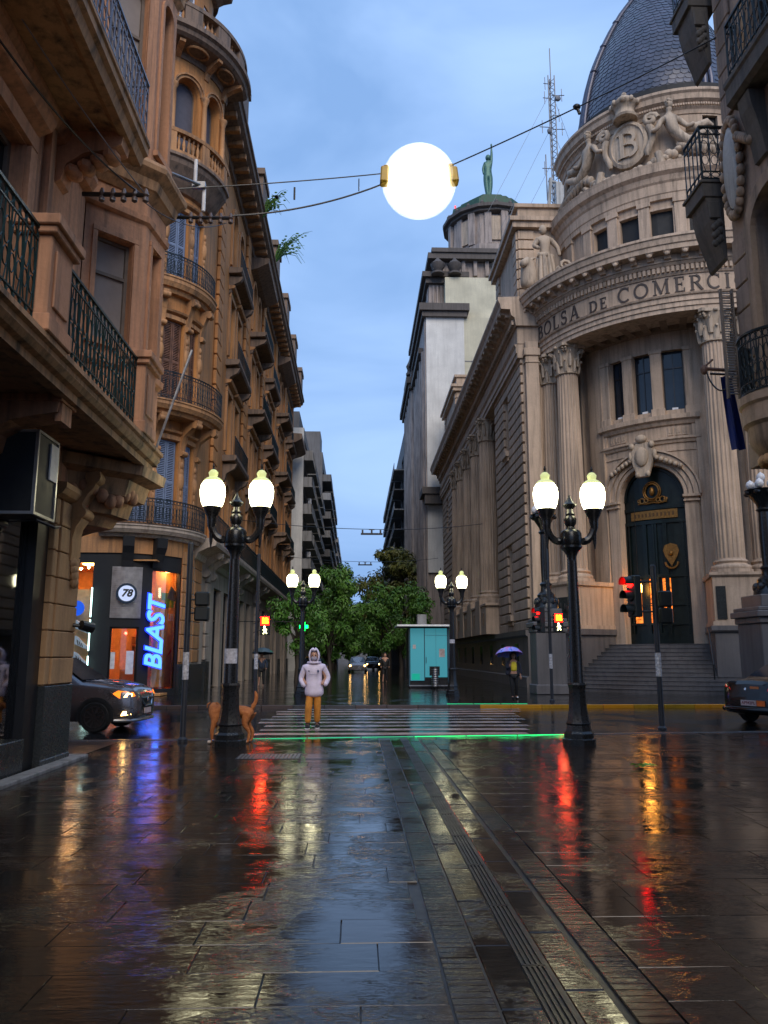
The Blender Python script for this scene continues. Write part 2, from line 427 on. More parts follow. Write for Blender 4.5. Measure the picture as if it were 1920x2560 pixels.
def window(parent, mp, o, d, fmat=None, gmat=None, fw=0.06, mull=1, trans=(0.7,), name='window', shutter=None, slats=False):
    """frame (part) with its pane (sub-part) set d behind the wall face"""
    fmat = fmat or WOODF; gmat = gmat or GLASSD
    m = MB(); zt = o[3] - (o[4] if len(o) > 4 else 0)
    u0, u1, z0, z1 = o[:4]
    mbox(m, mp, u0, u0 + fw, -d - 0.05, -d + 0.03, z0, zt); mbox(m, mp, u1 - fw, u1, -d - 0.05, -d + 0.03, z0, zt)
    mbox(m, mp, u0 + fw, u1 - fw, -d - 0.05, -d + 0.03, z0, z0 + fw)
    if len(o) > 4 and o[4]: archband(m, mp, u0 + fw, u1 - fw, zt, fw, -d - 0.05, -d + 0.03, rise=o[4] - fw)
    else: mbox(m, mp, u0 + fw, u1 - fw, -d - 0.05, -d + 0.03, z1 - fw, z1)
    for k in range(mull):
        uc = u0 + (u1 - u0) * (k + 1) / (mull + 1)
        mbox(m, mp, uc - fw * 0.45, uc + fw * 0.45, -d - 0.04, -d + 0.02, z0 + fw, op_top(o, uc) - fw)
    for t in trans:
        zc = z0 + (z1 - z0) * t
        mbox(m, mp, u0 + fw, u1 - fw, -d - 0.035, -d + 0.025, zc - fw * 0.5, zc + fw * 0.5)
    w = part(name, m, fmat, parent)
    p = MB(); pane_poly(p, mp, o, -d - 0.02); part('pane', p, gmat, w)
    if shutter is not None:
        for k in range(2):
            a = u0 + fw + (u1 - u0 - 2 * fw) * k / 2 + 0.012; b = u0 + fw + (u1 - u0 - 2 * fw) * (k + 1) / 2 - 0.012
            s = MB(); frame_rect(s, mp, a, b, z0 + 0.03, zt - 0.03, 0.07, -d + 0.035, -d + 0.075)
            mbox(s, mp, a + 0.07, b - 0.07, -d + 0.035, -d + 0.075, (z0 + zt) / 2 - 0.05, (z0 + zt) / 2 + 0.05)
            z = z0 + 0.12
            while z < zt - 0.14:
                mprof(s, mp, a + 0.07, b - 0.07, [(-d + 0.03, z + 0.05), (-d + 0.062, z), (-d + 0.07, z + 0.008), (-d + 0.038, z + 0.058)]); z += 0.075
            part('shutter', s, shutter, w)
    return w
def railing(mb, mp, u0, u1, z0, z1, d=0.0, step=0.13, scroll=True, bar=0.011, rich=False):
    """wrought-iron panel: rails, bars and scrolls"""
    mbox(mb, mp, u0, u1, d - 0.022, d + 0.022, z1 - 0.035, z1); mbox(mb, mp, u0, u1, d - 0.012, d + 0.012, z0, z0 + 0.025)
    mbox(mb, mp, u0, u1, d - 0.010, d + 0.010, z1 - 0.17, z1 - 0.15); mbox(mb, mp, u0, u1, d - 0.010, d + 0.010, z0 + 0.14, z0 + 0.16)
    n = max(2, int(round((u1 - u0) / step)))
    st = (u1 - u0) / n
    for i in range(n + 1):
        u = u0 + st * i; mb.cyl(mp(u, d, z0 + 0.01), mp(u, d, z1 - 0.01), bar, n=4, cap=False)
    if scroll:
        def ring(u, z, ru, rz, k=10, r=0.008):
            mb.tube([mp(u + ru * math.cos(2 * math.pi * j / k), d, z + rz * math.sin(2 * math.pi * j / k)) for j in range(k + 1)], r, 4, False)
        for i in range(n):
            u = u0 + st * (i + 0.5)
            ring(u, z1 - 0.095, st * 0.40, 0.05); ring(u, z0 + 0.085, st * 0.40, 0.05)
            if rich:
                h = (z1 - z0)
                ring(u, z0 + h * 0.60, st * 0.42, h * 0.13); ring(u, z0 + h * 0.36, st * 0.36, h * 0.09)
                sgn = 1 if i % 2 else -1
                mb.tube([mp(u + sgn * st * 0.45 * math.sin(3.1 * q) * (1 - q * 0.4), d, z0 + 0.16 + (h - 0.34) * q) for q in [j / 8 for j in range(9)]], 0.009, 4, False)
    return mb
# ------------------------------------------------------------------ wet ground
def wet(name, col, col2, rough0, rough1, bs, cleft=True, sc=1.0, paint=None):
    t = NT(name)
    pv = t.pos((1, 1, 1))
    big = t.noise(0.9 * sc, detail=4, rough=0.6); mid = t.noise(5.0 * sc, detail=6, rough=0.65)
    base = t.mix(t.rng(big, 0.35, 0.65, 0, 1), c4(col), c4(col2))
    base = t.mix(t.rng(mid, 0.45, 0.75, 0, 0.7), base, c4(col, 0.45))
    base = t.mix(t.math('MULTIPLY', t.orand(), 0.7), base, c4((col[0] * 1.5, col[1] * 0.95, col[2] * 0.75)))
    film = t.rng(t.noise(0.75 * sc, sc=(1, 0.8, 1), detail=6, rough=0.68, dist=0.4), 0.40, 0.62, 0, 1)   # 1 = standing water film
    if cleft:
        # layered slate relief: wavy ridges running across the street
        warp = t.noise(1.3, detail=3)
        cl = t.noise(7.0, sc=(0.42, 2.2, 1), detail=7, rough=0.58, dist=1.1)
        cl2 = t.noise(30.0, sc=(0.6, 1.5, 1), detail=4, rough=0.55, dist=0.6)
        h = t.math('ADD', cl, t.math('MULTIPLY', cl2, 0.30))
        # split edges of the slate in patches: small sharp ledges that catch the light
        ed = t.rng(t.noise(9.0, sc=(0.45, 1.25, 1), detail=5, rough=0.62, dist=2.2), 0.465, 0.535, 0, 1)
        ed = t.math('ADD', ed, t.math('MULTIPLY', t.rng(t.noise(24.0, sc=(0.5, 1.2, 1), detail=4, rough=0.6, dist=1.5), 0.46, 0.54, 0, 1), 0.30))
        patch = t.rng(t.noise(1.15, sc=(1, 1, 1), detail=4, rough=0.6, dist=0.8), 0.46, 0.60, 0, 1)
        h = t.math('ADD', h, t.math('MULTIPLY', t.math('MULTIPLY', ed, patch), 0.80))
    else:
        h = t.math('ADD', t.noise(60, detail=4, rough=0.7), t.math('MULTIPLY', t.noise(3.0, detail=3), 1.2))
    t.set(Base_Color=base)
    rg = t.n('ShaderNodeMix', data_type='FLOAT'); t.l(film, rg.inputs[0]); rg.inputs[2].default_value = rough1; rg.inputs[3].default_value = rough0
    rr = t.math('ADD', rg.outputs[0], t.math('MULTIPLY', t.rng(mid, 0.3, 0.75, 0, 1), 0.03))
    t.l(rr, t.b.inputs['Roughness'])
    q = t.n('ShaderNodeBump'); q.inputs['Distance'].default_value = 0.012
    t.l(t.rng(film, 0, 1, bs, bs * 0.22), q.inputs['Strength']); t.l(h, q.inputs['Height'])
    t.l(q.outputs[0], t.b.inputs['Normal'])
    t.b.inputs['Specular IOR Level'].default_value = 0.42
    MATS[name] = t.m; return t.m
SLAB = wet('wet_slate_slab', (0.016, 0.015, 0.013), (0.010, 0.010, 0.0105), 0.010, 0.035, 0.24)
RIB = wet('wet_border_stone', (0.018, 0.0165, 0.0155), (0.022, 0.020, 0.018), 0.05, 0.12, 0.6)
JOINT = plain('wet_joint', (0.010, 0.010, 0.011), 0.35)
ASPH = wet('wet_asphalt', (0.012, 0.0125, 0.014), (0.016, 0.016, 0.018), 0.025, 0.08, 0.16, cleft=False)
FARP = wet('wet_far_paving', (0.018, 0.0175, 0.017), (0.022, 0.020, 0.019), 0.03, 0.09, 0.22)
KERBM = wet('wet_kerb', (0.07, 0.07, 0.07), (0.05, 0.05, 0.052), 0.1, 0.25, 0.3)
PAINTW = wet('worn_white_paint', (0.50, 0.51, 0.53), (0.09, 0.095, 0.10), 0.08, 0.22, 0.25, cleft=False, sc=2.0)
PAINTY = wet('yellow_kerb_paint', (0.52, 0.30, 0.02), (0.35, 0.2, 0.02), 0.12, 0.3, 0.25, cleft=False)

def nk(x): return 16.25 + 0.10 * x      # near kerb line of the cross street (it runs slightly askew)
FK = 26.3                               # far kerb
structure('ground', MB().add([(-1500, -300, -0.16), (1500, -300, -0.16), (1500, 2500, -0.16), (-1500, 2500, -0.16)], [(0, 1, 2, 3)]), ASPH)
m = MB(); xs = [-60, -30, -12, -6, -3, 0, 3, 6, 12, 30, 60]
for a, b in zip(xs[:-1], xs[1:]): m.add([(a, nk(a), -0.10), (b, nk(b), -0.10), (b, FK, -0.10), (a, FK, -0.10)], [(0, 1, 2, 3)])
road = structure('road', m, ASPH)
m = MB(); m.hexa([(-60, -12, -0.13), (60, -12, -0.13), (60, nk(60), -0.13), (-60, nk(-60), -0.13), (-60, -12, -0.014), (60, -12, -0.014), (60, nk(60) - .02, -0.014), (-60, nk(-60) - .02, -0.014)])
pave = structure('pavement', m, JOINT)
m = MB(); m.bx(-60, 60, FK + 0.15, 400, -0.13, 0.0)
farp = structure('far_pavement', m, FARP)
# kerbs: stones of about a metre
kmesh = MB().bx(-0.495, 0.495, -0.075, 0.075, -0.13, 0.004).mesh('kerb_stone', KERBM, bevel=0.012)
kyel = MB().bx(-0.495, 0.495, -0.075, 0.075, -0.13, 0.005).mesh('yellow_kerb_stone', PAINTY, bevel=0.012)
for i in range(-22, 28):
    x = i + 0.5
    piece('kerb_stone', kyel if 4.2 < x < 15.5 else kmesh, farp, (x, FK + 0.075, 0))
for i in range(-10, 12):
    x = i + 0.5; piece('kerb_stone', kmesh, pave, (x, nk(x) - 0.09, -0.001), (0, 0, math.atan(0.10)))
# slabs: rows across the street in running bond; the drain strip lies between X 0.44 and 1.43
SLW = [0.88, 0.96, 0.80, 1.04]
slabs = []
for k in range(4):
    for q in range(2):
        w, hh = SLW[k], 0.3965; b = MB(); e = 0.0028
        pts = [(-w / 2 + 0.003, -hh / 2), (w / 2 - 0.003, -hh / 2), (w / 2 - 0.003, hh / 2), (-w / 2 + 0.003, hh / 2)]
        top = [(x * (1 - 2 * e / w) , y * (1 - 2 * e / hh)) for x, y in pts]
        j = [rnd.uniform(-0.0012, 0.0012) for _ in range(4)]
        b.add([(x, y, -0.03) for x, y in pts] + [(x, y, -0.004) for x, y in pts] + [(x, y, j[i]) for i, (x, y) in enumerate(top)],
              [(0, 1, 5, 4), (1, 2, 6, 5), (2, 3, 7, 6), (3, 0, 4, 7), (4, 5, 9, 8), (5, 6, 10, 9), (6, 7, 11, 10), (7, 4, 8, 11), (8, 9, 10, 11)])
        slabs.append((w, b.mesh('paving_slab', SLAB)))
rest = MB(); rows = 0; nsl = 0
def visible(x, y): return -0.50 * y - 0.5 < x < 0.57 * y + 0.5 and y > 3.0
for r in range(-2, 37):
    y = 2.74 + 0.40 * r; yc = y + 0.2
    for side in (0, 1):
        x0, x1 = (-4.35, 0.436) if side == 0 else (1.434, 8.5)
        x = x0 - rnd.uniform(0, 0.8)
        while x < x1:
            k = rnd.randrange(8); w, me = slabs[k]
            a, b = max(x, x0), min(x + w, x1)
            if b - a > 0.12 and yc + 0.2 < nk((a + b) / 2) - 0.18:
                c = (a + b) / 2; s = (b - a) / w
                if visible(c, yc) and y < 12.2 and nsl < 298:
                    piece('paving_slab', me, pave, (c, yc, 0.0), (rnd.uniform(-1, 1) * 0.0016, rnd.uniform(-1, 1) * 0.0010, 0), (s, 1, 1)); nsl += 1
                else:
                    z = rnd.uniform(-0.001, 0.001); rest.hexa([(a + .004, y + .003, -0.03), (b - .004, y + .003, -0.03), (b - .004, y + .397, -0.03), (a + .004, y + .397, -0.03), (a + .004, y + .003, z), (b - .004, y + .003, z), (b - .004, y + .397, z + rnd.uniform(-.001, .001)), (a + .004, y + .397, z)])
            x += w
o = part('paving_slab_field', rest, SLAB, pave); o['kind'] = 'stuff'
# drain strip: ribbed border stones, channel slabs and the slotted grate
rib = MB(); 
for i in range(7): rib.hexa([(-0.097, -0.247 + i * 0.0706, -0.03), (0.097, -0.247 + i * 0.0706, -0.03), (0.097, -0.180 + i * 0.0706, -0.03), (-0.097, -0.180 + i * 0.0706, -0.03), (-0.095, -0.246 + i * 0.0706, 0.003), (0.095, -0.246 + i * 0.0706, 0.003), (0.095, -0.182 + i * 0.0706, 0.003), (-0.095, -0.182 + i * 0.0706, 0.003)])
rib.bx(-0.097, 0.097, -0.247, 0.247, -0.03, -0.0005)
ribm = rib.mesh('ribbed_border_stone', RIB)
flat = MB().bx(-0.096, 0.096, -0.394, 0.394, -0.03, -0.006).mesh('channel_slab', SLAB, bevel=0.006)
ys = 2.5; i = 0
while ys < 15.3:
    for xx in (0.545, 1.325): piece('ribbed_border_stone', ribm, pave, (xx, ys + 0.25, rnd.uniform(-.002, .003)), (0, 0, rnd.uniform(-.006, .006)))
    ys += 0.50
ys = 2.3
while ys < 15.2:
    for xx in (0.755, 1.095): piece('channel_slab', flat, pave, (xx, ys + 0.4 + (0.2 if xx > 1 else 0), rnd.uniform(-.003, .002)), (rnd.uniform(-.004, .004), rnd.uniform(-.012, .012), 0))
    ys += 0.80
gr = MB()
for xx in (0.862, 0.889, 0.916, 0.943, 0.970): gr.bx(xx - 0.0075, xx + 0.0075, -0.496, 0.496, -0.028, -0.004)
for q in range(7): gr.bx(0.8695, 0.9625, -0.47 + q * 0.155, -0.46 + q * 0.155, -0.028, -0.014)
for q in (-0.49, 0.49): gr.bx(0.86, 0.972, q - 0.006, q + 0.006, -0.028, -0.0035)
grm = gr.mesh('drain_grate', BLACK)
for q in range(13): piece('drain_grate', grm, pave, (0, 2.9 + q, 0))
# crossing stripes
q = 0; y = 17.55
while y < 25.8:
    xa = -2.35 + rnd.uniform(-.25, .25); xb = 3.75 + 0.18 * q + rnd.uniform(-.2, .2)
    b = MB(); n = 14
    for i in range(n):
        a0 = xa + (xb - xa) * i / n; a1 = xa + (xb - xa) * (i + 1) / n
        b.add([(a0, y + rnd.uniform(-.012, .012), -0.096), (a1, y + rnd.uniform(-.012, .012), -0.096), (a1, y + 0.48, -0.096), (a0, y + 0.48, -0.096)], [(0, 1, 2, 3)])
    part('crossing_stripe', b, PAINTW, road); y += 1.0; q += 1
# green light strip sunk along the near kerb, and the far one
LED = glow('green_light_strip', (0.02, 1.0, 0.22), 1.3); LED2 = glow('dim_green_light_strip', (0.03, 0.8, 0.32), 0.38)
t = thing('light_strip', 'glowing green light strip set in the paving along the near side of crossing', 'light strip', (1.2, 16.2, 0))
for i in range(6):
    a = -1.95 + i * 1.035; b = a + 1.01
    m = MB(); m.hexa([(a, nk(a) - 0.27, -0.002), (b, nk(b) - 0.27, -0.002), (b, nk(b) - 0.235, -0.002), (a, nk(a) - 0.235, -0.002), (a, nk(a) - 0.27, 0.006), (b, nk(b) - 0.27, 0.006), (b, nk(b) - 0.235, 0.006), (a, nk(a) - 0.235, 0.006)])
    part('light_segment', m, LED if i > 2 else LED2, t)
t = thing('light_strip', 'faint green light strip in the far paving beyond the crossing', 'light strip', (4.5, 27.2, 0))
for i in range(3):
    m = MB(); m.bx(3.0 + i * 0.9, 3.86 + i * 0.9, 26.9, 26.97, 0.0, 0.008); part('light_segment', m, LED2, t)
# covers in the near paving
m = MB(); m.bx(-0.76, 0.02, 12.72, 13.34, -0.01, 0.008)
c = one('manhole_cover', m, plain('wet_steel_plate', (0.10, 0.11, 0.12), 0.18, 0.7, scale=3), 'plain pale steel cover plate in the paving before the crossing', 'cover', bevel=0.004)
t = thing('drain_cover', 'dark perforated drain cover in the paving beside the left lamp post', 'cover', (-1.35, 13.05, 0))
m = MB(); m.bx(-1.84, -0.86, 12.74, 13.36, -0.01, 0.006); part('plate', m, BLACK, t)
m = MB()
for i in range(16):
    for j in range(9): m.bx(-1.81 + i * 0.06, -1.78 + i * 0.06, 12.78 + j * 0.065, 12.81 + j * 0.065, 0.006, 0.013)
part('studs', m, GREYM, t)['kind'] = 'stuff'
# serif capitals drawn as strokes: list of (polyline, width) in a 1-high box
def _arc(cx_, cz_, rx, rz, a0, a1, n=12): return [(cx_ + rx * math.cos(R(a0 + (a1 - a0) * i / n)), cz_ + rz * math.sin(R(a0 + (a1 - a0) * i / n))) for i in range(n + 1)]
K, H, SR = 0.15, 0.055, 0.045
def _v(x, z0=0.0, z1=1.0, w=K): return [([(x, z0), (x, z1)], w)]
def _serif(x, z, half=0.14): return [([(x - half, z + (SR / 2 if z < 0.5 else -SR / 2)), (x + half, z + (SR / 2 if z < 0.5 else -SR / 2))], SR)]
GLYPH = {
 'B': (0.72, _v(.18) + _serif(.14, 0, .12) + _serif(.14, 1, .12) + [([(.18, .97), (.40, .97)], H), (_arc(.40, .755, .21, .215, 90, -90), .12), ([(.18, .53), (.40, .53)], H), (_arc(.42, .285, .25, .255, 90, -90), .13), ([(.18, .03), (.42, .03)], H)]),
 'O': (0.95, [(_arc(.475, .5, .40, .46, 90, 450, 26), .12)]),
 'L': (0.68, _v(.18) + _serif(.18, 0, .14) + _serif(.18, 1, .14) + [([(.18, .03), (.64, .03)], H), ([(.62, .0), (.62, .22)], SR)]),
 'S': (0.62, [(_arc(.30, .735, .20, .225, 30, 250, 14) + _arc(.32, .27, .22, .24, 70, -160, 14), .12), ([(.51, .70), (.51, .97)], SR), ([(.09, .04), (.09, .30)], SR)]),
 'A': (0.92, [([(.16, 0), (.46, 1)], .07), ([(.46, 1), (.76, 0)], .15), ([(.26, .33), (.64, .33)], H)] + _serif(.15, 0, .12) + _serif(.77, 0, .14)),
 'D': (0.86, _v(.18) + _serif(.14, 0, .12) + _serif(.14, 1, .12) + [([(.18, .97), (.38, .97)], H), (_arc(.38, .5, .38, .47, 90, -90, 18), .13), ([(.18, .03), (.38, .03)], H)]),
 'E': (0.70, _v(.18) + _serif(.16, 0, .13) + _serif(.16, 1, .13) + [([(.18, .97), (.60, .97)], H), ([(.18, .52), (.48, .52)], H), ([(.18, .03), (.64, .03)], H), ([(.59, .78), (.59, 1)], SR), ([(.62, 0), (.62, .24)], SR), ([(.48, .42), (.48, .62)], SR)]),
 'C': (0.84, [(_arc(.46, .5, .38, .46, 48, 312, 22), .12), ([(.73, .70), (.73, .98)], SR)]),
 'M': (1.10, [([(.18, 0), (.20, 1)], .07), ([(.20, 1), (.54, .05)], .14), ([(.54, .05), (.88, 1)], .06), ([(.89, 1), (.91, 0)], .15)] + _serif(.16, 0, .12) + _serif(.91, 0, .14) + _serif(.14, 1, .1) + _serif(.93, 1, .1)),
 'R': (0.82, _v(.18) + _serif(.16, 0, .13) + _serif(.14, 1, .12) + [([(.18, .97), (.40, .97)], H), (_arc(.40, .745, .22, .225, 90, -90), .12), ([(.18, .52), (.40, .52)], H), ([(.40, .52), (.74, .0)], .14)] + _serif(.74, 0, .08)),
 'I': (0.40, _v(.2) + _serif(.2, 0, .14) + _serif(.2, 1, .14)),
}
def letter(mb, mp, ch, u, z, h, d0, d1):
    w, strokes = GLYPH[ch]
    for si, (pts, wd) in enumerate(strokes):
        dz = d1 + 0.002 * si
        L, Rr = [], []
        for i, p in enumerate(pts):
            a = Vector(pts[max(i - 1, 0)]); b = Vector(pts[min(i + 1, len(pts) - 1)]); t = (b - a).normalized(); n = Vector((-t.y, t.x)) * wd / 2
            L.append((p[0] + n.x, p[1] + n.y)); Rr.append((p[0] - n.x, p[1] - n.y))
        rings = [[mp(u + l[0] * h, d0, z + l[1] * h), mp(u + r[0] * h, d0, z + r[1] * h), mp(u + r[0] * h, dz, z + r[1] * h), mp(u + l[0] * h, dz, z + l[1] * h)] for l, r in zip(L, Rr)]
        mb.ring_loft(rings)
    return w * h
# ------------------------------------------------------------------ near left corner building
A = thing('corner_building', 'pinkish plaster corner building with canted bay and iron balconies at the left edge', 'building', (-7, 6, 0))
XA = -4.4
mpA = planar((XA, -4), (XA, 12.75))       # u = Y + 4, d>0 towards the street
UA = lambda y: y + 4
m = MB()
wall(m, mpA, 0, UA(12.75), 4.08, 4.62, ())                                   # lintel band
wall(m, mpA, 0, UA(11.95), 4.62, 18.0, [(UA(5.0), UA(6.5), 4.9, 8.3), (UA(8.1), UA(9.7), 4.9, 8.2), (UA(8.0), UA(9.6), 9.6, 13.2, 0.8), (UA(5.0), UA(6.5), 9.6, 13.2, 0.8)], 0.28)
mpA2 = planar((-4.4, 12.75), (-22, 12.75))                                    # cross-street side
wall(m, mpA2, 0, 17.6, 0, 18.0, [(1.6 + 3.2 * i, 2.9 + 3.2 * i, z, z + 2.6) for i in range(5) for z in (1.0, 5.4, 9.9, 14.2)], 0.25)
m.bx(-22, -4.7, -4, 12.5, 17.9, 18.0)
part('wall', m, S_A, A)
m = MB(); m.bx(-21.9, -5.35, -4, 12.4, 0, 17.8)
part('inner_core', m, BLACKM, A)
for i in range(5):
    for z in (1.0, 5.4, 9.9, 14.2): window(A, mpA2, (1.6 + 3.2 * i, 2.9 + 3.2 * i, z, z + 2.6), 0.2)
for y0, y1, z0, z1, ar in ((5.0, 6.5, 4.9, 8.3, 0), (8.1, 9.7, 4.9, 8.2, 0), (8.0, 9.6, 9.6, 13.2, .8), (5.0, 6.5, 9.6, 13.2, .8)):
    o = (UA(y0), UA(y1), z0, z1) + ((ar,) if ar else ())
    window(A, mpA, o, 0.22, WOODF, GLASSD, 0.08, 1, (0.72,))
    m = MB()
    zs = z1 - ar
    mbox(m, mpA, o[0] - 0.22, o[0] - 0.02, 0.0, 0.07, z0, zs); mbox(m, mpA, o[1] + 0.02, o[1] + 0.22, 0, 0.07, z0, zs)
    if ar: archband(m, mpA, o[0] - 0.02, o[1] + 0.02, zs, 0.2, 0, 0.07, rise=ar)
    else:
        mbox(m, mpA, o[0] - 0.22, o[1] + 0.22, 0, 0.075, z1 + 0.02, z1 + 0.24)
        mprof(m, mpA, o[0] - 0.34, o[1] + 0.34, [(0, z1 + 0.34), (0.18, z1 + 0.42), (0.24, z1 + 0.52), (0.24, z1 + 0.58), (0, z1 + 0.6)])
    part('window_surround', m, S_A, A)
# rounded pilaster strips and mouldings along the first floor wall (left edge of the picture)
m = MB()
for y in (7.35, 7.62, 10.35):
    mbox(m, mpA, UA(y) - 0.08, UA(y) + 0.08, 0, 0.10, 4.9, 9.0)
mprof(m, mpA, UA(-3), UA(11.9), [(0, 8.86), (0.12, 8.9), (0.2, 9.02), (0.2, 9.1), (0, 9.12)])
part('wall_moulding', m, S_A, A)
# ground floor: pier of stone blocks over dark granite
m = MB(); m.bx(-5.3, -4.44, 11.70, 12.72, 0.0, 4.08); part('pier_core', m, S_AP, A)
m = MB(); m.bx(-5.3, -4.37, 11.66, 12.79, 0.0, 1.13); m.bx(-5.3, -4.355, 11.64, 12.80, 0.0, 0.12)
part('pier_plinth', m, S_DK, A, bevel=0.01)
blk = MB().bx(-0.40, 0.05, -0.435, 0.435, -0.186, 0.186).mesh('pier_block', S_AP, bevel=0.012)
blk2 = MB().bx(-0.40, 0.02, -0.06, 0.06, -0.186, 0.186).mesh('pier_block_narrow', S_AP, bevel=0.012)
blk3 = MB().bx(-0.40, 0.04, -0.05, 0.05, -0.186, 0.186).mesh('pier_block_edge', S_AP, bevel=0.012)
for i in range(7):
    z = 1.13 + 0.193 + i * 0.386 + 0.01
    piece('pier_block', blk, A, (-4.42, 12.315, z)); piece('pier_block_narrow', blk2, A, (-4.42, 11.81, z)); piece('pier_block_edge', blk3, A, (-4.42, 11.695, z))
m = MB(); mprof(m, mpA, UA(11.6), UA(12.85), [(0, 3.86), (0.10, 3.9), (0.16, 3.98), (0.16, 4.06), (0, 4.08)]); part('pier_cap', m, S_AP, A)
# shop window with dark frame
m = MB()
mbox(m, mpA, UA(11.22), UA(11.63), -0.35, -0.06, 0.0, 4.08); mbox(m, mpA, UA(5.0), UA(11.22), -0.3, -0.08, 3.72, 4.08); mbox(m, mpA, UA(8.6), UA(8.72), -0.28, -0.1, 0.45, 3.72)
part('shop_frame', m, BLACK, A)
m = MB(); mbox(m, mpA, UA(4.0), UA(11.22), -0.28, -0.02, 0.0, 0.46); part('shop_base', m, S_DK, A, bevel=0.01)
m = MB(); mbox(m, mpA, UA(4.0), UA(11.22), -0.20, -0.18, 0.46, 3.72); part('shop_pane', m, GLASS, A)
m = MB(); m.bx(-6.5, -6.45, 4.0, 11.9, 0, 3.9); m.bx(-6.45, -4.72, 11.64, 11.68, 0, 3.9); m.bx(-6.45, -4.7, 4, 11.6, 0.38, 0.42); m.bx(-6.45, -4.7, 4, 11.6, 3.74, 3.78)
part('shop_interior', m, plain('shop_lining', (0.22, 0.13, 0.085), 0.8), A)
SHOPW = glow('warm_shop_lamp', (1.0, 0.50, 0.20), 9.0)
m = MB()
for y in (9.6, 10.6): m.bx(-5.9, -5.4, y, y + 0.25, 3.70, 3.735)
part('shop_light', m, SHOPW, A)
m = MB()
for z in (1.15, 1.9, 2.6): m.cyl((-5.25, 10.45, z), (-5.25, 10.75, z), 0.085, n=10); m.cyl((-5.25, 10.45, z), (-5.25, 10.45, z - 0.02), 0.02)
m.bx(-5.40, -5.37, 9.8, 11.4, 0.45, 3.5)
part('display_stand', m, plain('display_white', (0.5, 0.47, 0.42), 0.5), A)
m = MB(); m.bx(-4.38, -4.16, 6.0, 12.86, -0.01, 0.05); m.bx(-4.6, -4.16, 12.80, 13.1, -0.01, 0.05); part('threshold', m, S_CONC, A, bevel=0.012)
# console scroll at the pier top
m = MB()
def sc(a, b, w): return (-4.40 + a, 12.42 + w, b)
prof = [(0, 2.95), (0.05, 2.98), (0.07, 3.1), (0.06, 3.3), (0.10, 3.5), (0.18, 3.62), (0.20, 3.76), (0.17, 3.86), (0.24, 4.0), (0.34, 4.12), (0.42, 4.3), (0.42, 4.42), (0, 4.44)]
m.extr(prof, sc, -0.17, 0.17)
m.cyl((-4.24, 12.22, 3.72), (-4.24, 12.62, 3.72), 0.09, n=12); m.cyl((-4.08, 12.22, 4.28), (-4.08, 12.62, 4.28), 0.12, n=12)
for i in range(4): m.ell((-4.36 + 0.012 * i, 12.42, 2.95 - 0.10 * i), 0.07, 0.13 - 0.02 * i, 0.09, 8, 6)
part('console', m, S_AP, A, smooth=40)
# balcony one: slab, brackets, pedestals, railings
mpB1 = planar((-3.3, -4), (-3.3, 13.15))
m = MB()
prof = [(-1.1, 4.62), (-0.30, 4.62), (-0.26, 4.56), (-0.12, 4.56), (-0.12, 4.66), (-0.05, 4.68), (0.0, 4.74), (0.0, 4.80), (0.05, 4.82), (0.05, 4.88), (-1.1, 4.89)]
mprof(m, mpB1, 0, UA(13.15), prof)
m.bx(-4.4, -3.35, 13.15, 13.2, 4.66, 4.86)
b1 = part('balcony_slab', m, S_A2, A)
m = MB()
for y0 in (5.2, 9.25):
    def bf(a, b, w, y0=y0): return (-4.4 + a, y0 + w, b)
    m.extr([(0, 3.95), (0.06, 4.0), (0.10, 4.18), (0.30, 4.3), (0.60, 4.36), (0.84, 4.40), (0.86, 4.56), (0.86, 4.62), (0, 4.62)], bf, 0, 0.42)
    m.bx(-3.60, -3.52, y0 + 0.05, y0 + 0.37, 4.30, 4.55); m.bx(-4.4, -3.5, y0 - 0.04, y0 + 0.46, 4.53, 4.61)
part('balcony_bracket', m, S_A, A)
ped = [(8.0, 8.62), (11.86, 12.46), (4.2, 4.8)]
for y0, y1 in ped:
    m = MB(); m.bx(-3.62, -3.26, y0, y1, 4.89, 5.98); m.bx(-3.66, -3.22, y0 - 0.04, y1 + 0.04, 4.89, 5.08); m.bx(-3.68, -3.20, y0 - 0.06, y1 + 0.06, 5.98, 6.06); m.bx(-3.72, -3.16, y0 - 0.10, y1 + 0.10, 6.06, 6.18)
    m.bx(-3.26, -3.235, y0 + 0.1, y1 - 0.1, 5.2, 5.85)
    part('balcony_pedestal', m, S_A, A, bevel=0.012)
for y0, y1 in ((4.84, 7.96), (8.68, 11.80)):
    m = MB(); railing(m, mpB1, UA(y0), UA(y1), 4.95, 6.06, -0.10, 0.155, True, 0.011, True); part('railing', m, IRON_G, A)
# canted bay over the corner
bay = [(-4.4, 12.0), (-3.62, 12.72), (-3.50, 13.55), (-4.3, 14.2)]
def bayface(i, z0, z1, ops, fm, gm, surround=True, depth=0.2):
    mp = planar(bay[i], bay[i + 1]); m = MB(); wall(m, mp, 0, mp.L, z0, z1, ops, depth); part('bay_wall', m, S_A, A)
    for o in ops:
        window(A, mp, o, depth - 0.03, fm, gm, 0.055, 0, (0.66,))
        s = MB(); ar = o[4] if len(o) > 4 else 0
        mbox(s, mp, o[0] - 0.09, o[0] - 0.01, 0, 0.04, o[2], o[3] - ar); mbox(s, mp, o[1] + 0.01, o[1] + 0.09, 0, 0.04, o[2], o[3] - ar)
        if ar: archband(s, mp, o[0] - 0.01, o[1] + 0.01, o[3] - ar, 0.08, 0, 0.04, rise=ar)
        else: mbox(s, mp, o[0] - 0.09, o[1] + 0.09, 0, 0.04, o[3] + 0.01, o[3] + 0.09)
        mbox(s, mp, max(0.01, o[0] - 0.13), min(mp.L - 0.01, o[1] + 0.13), 0, 0.09, o[2] - 0.12, o[2] - 0.02)
        part('window_surround', s, S_A, A)
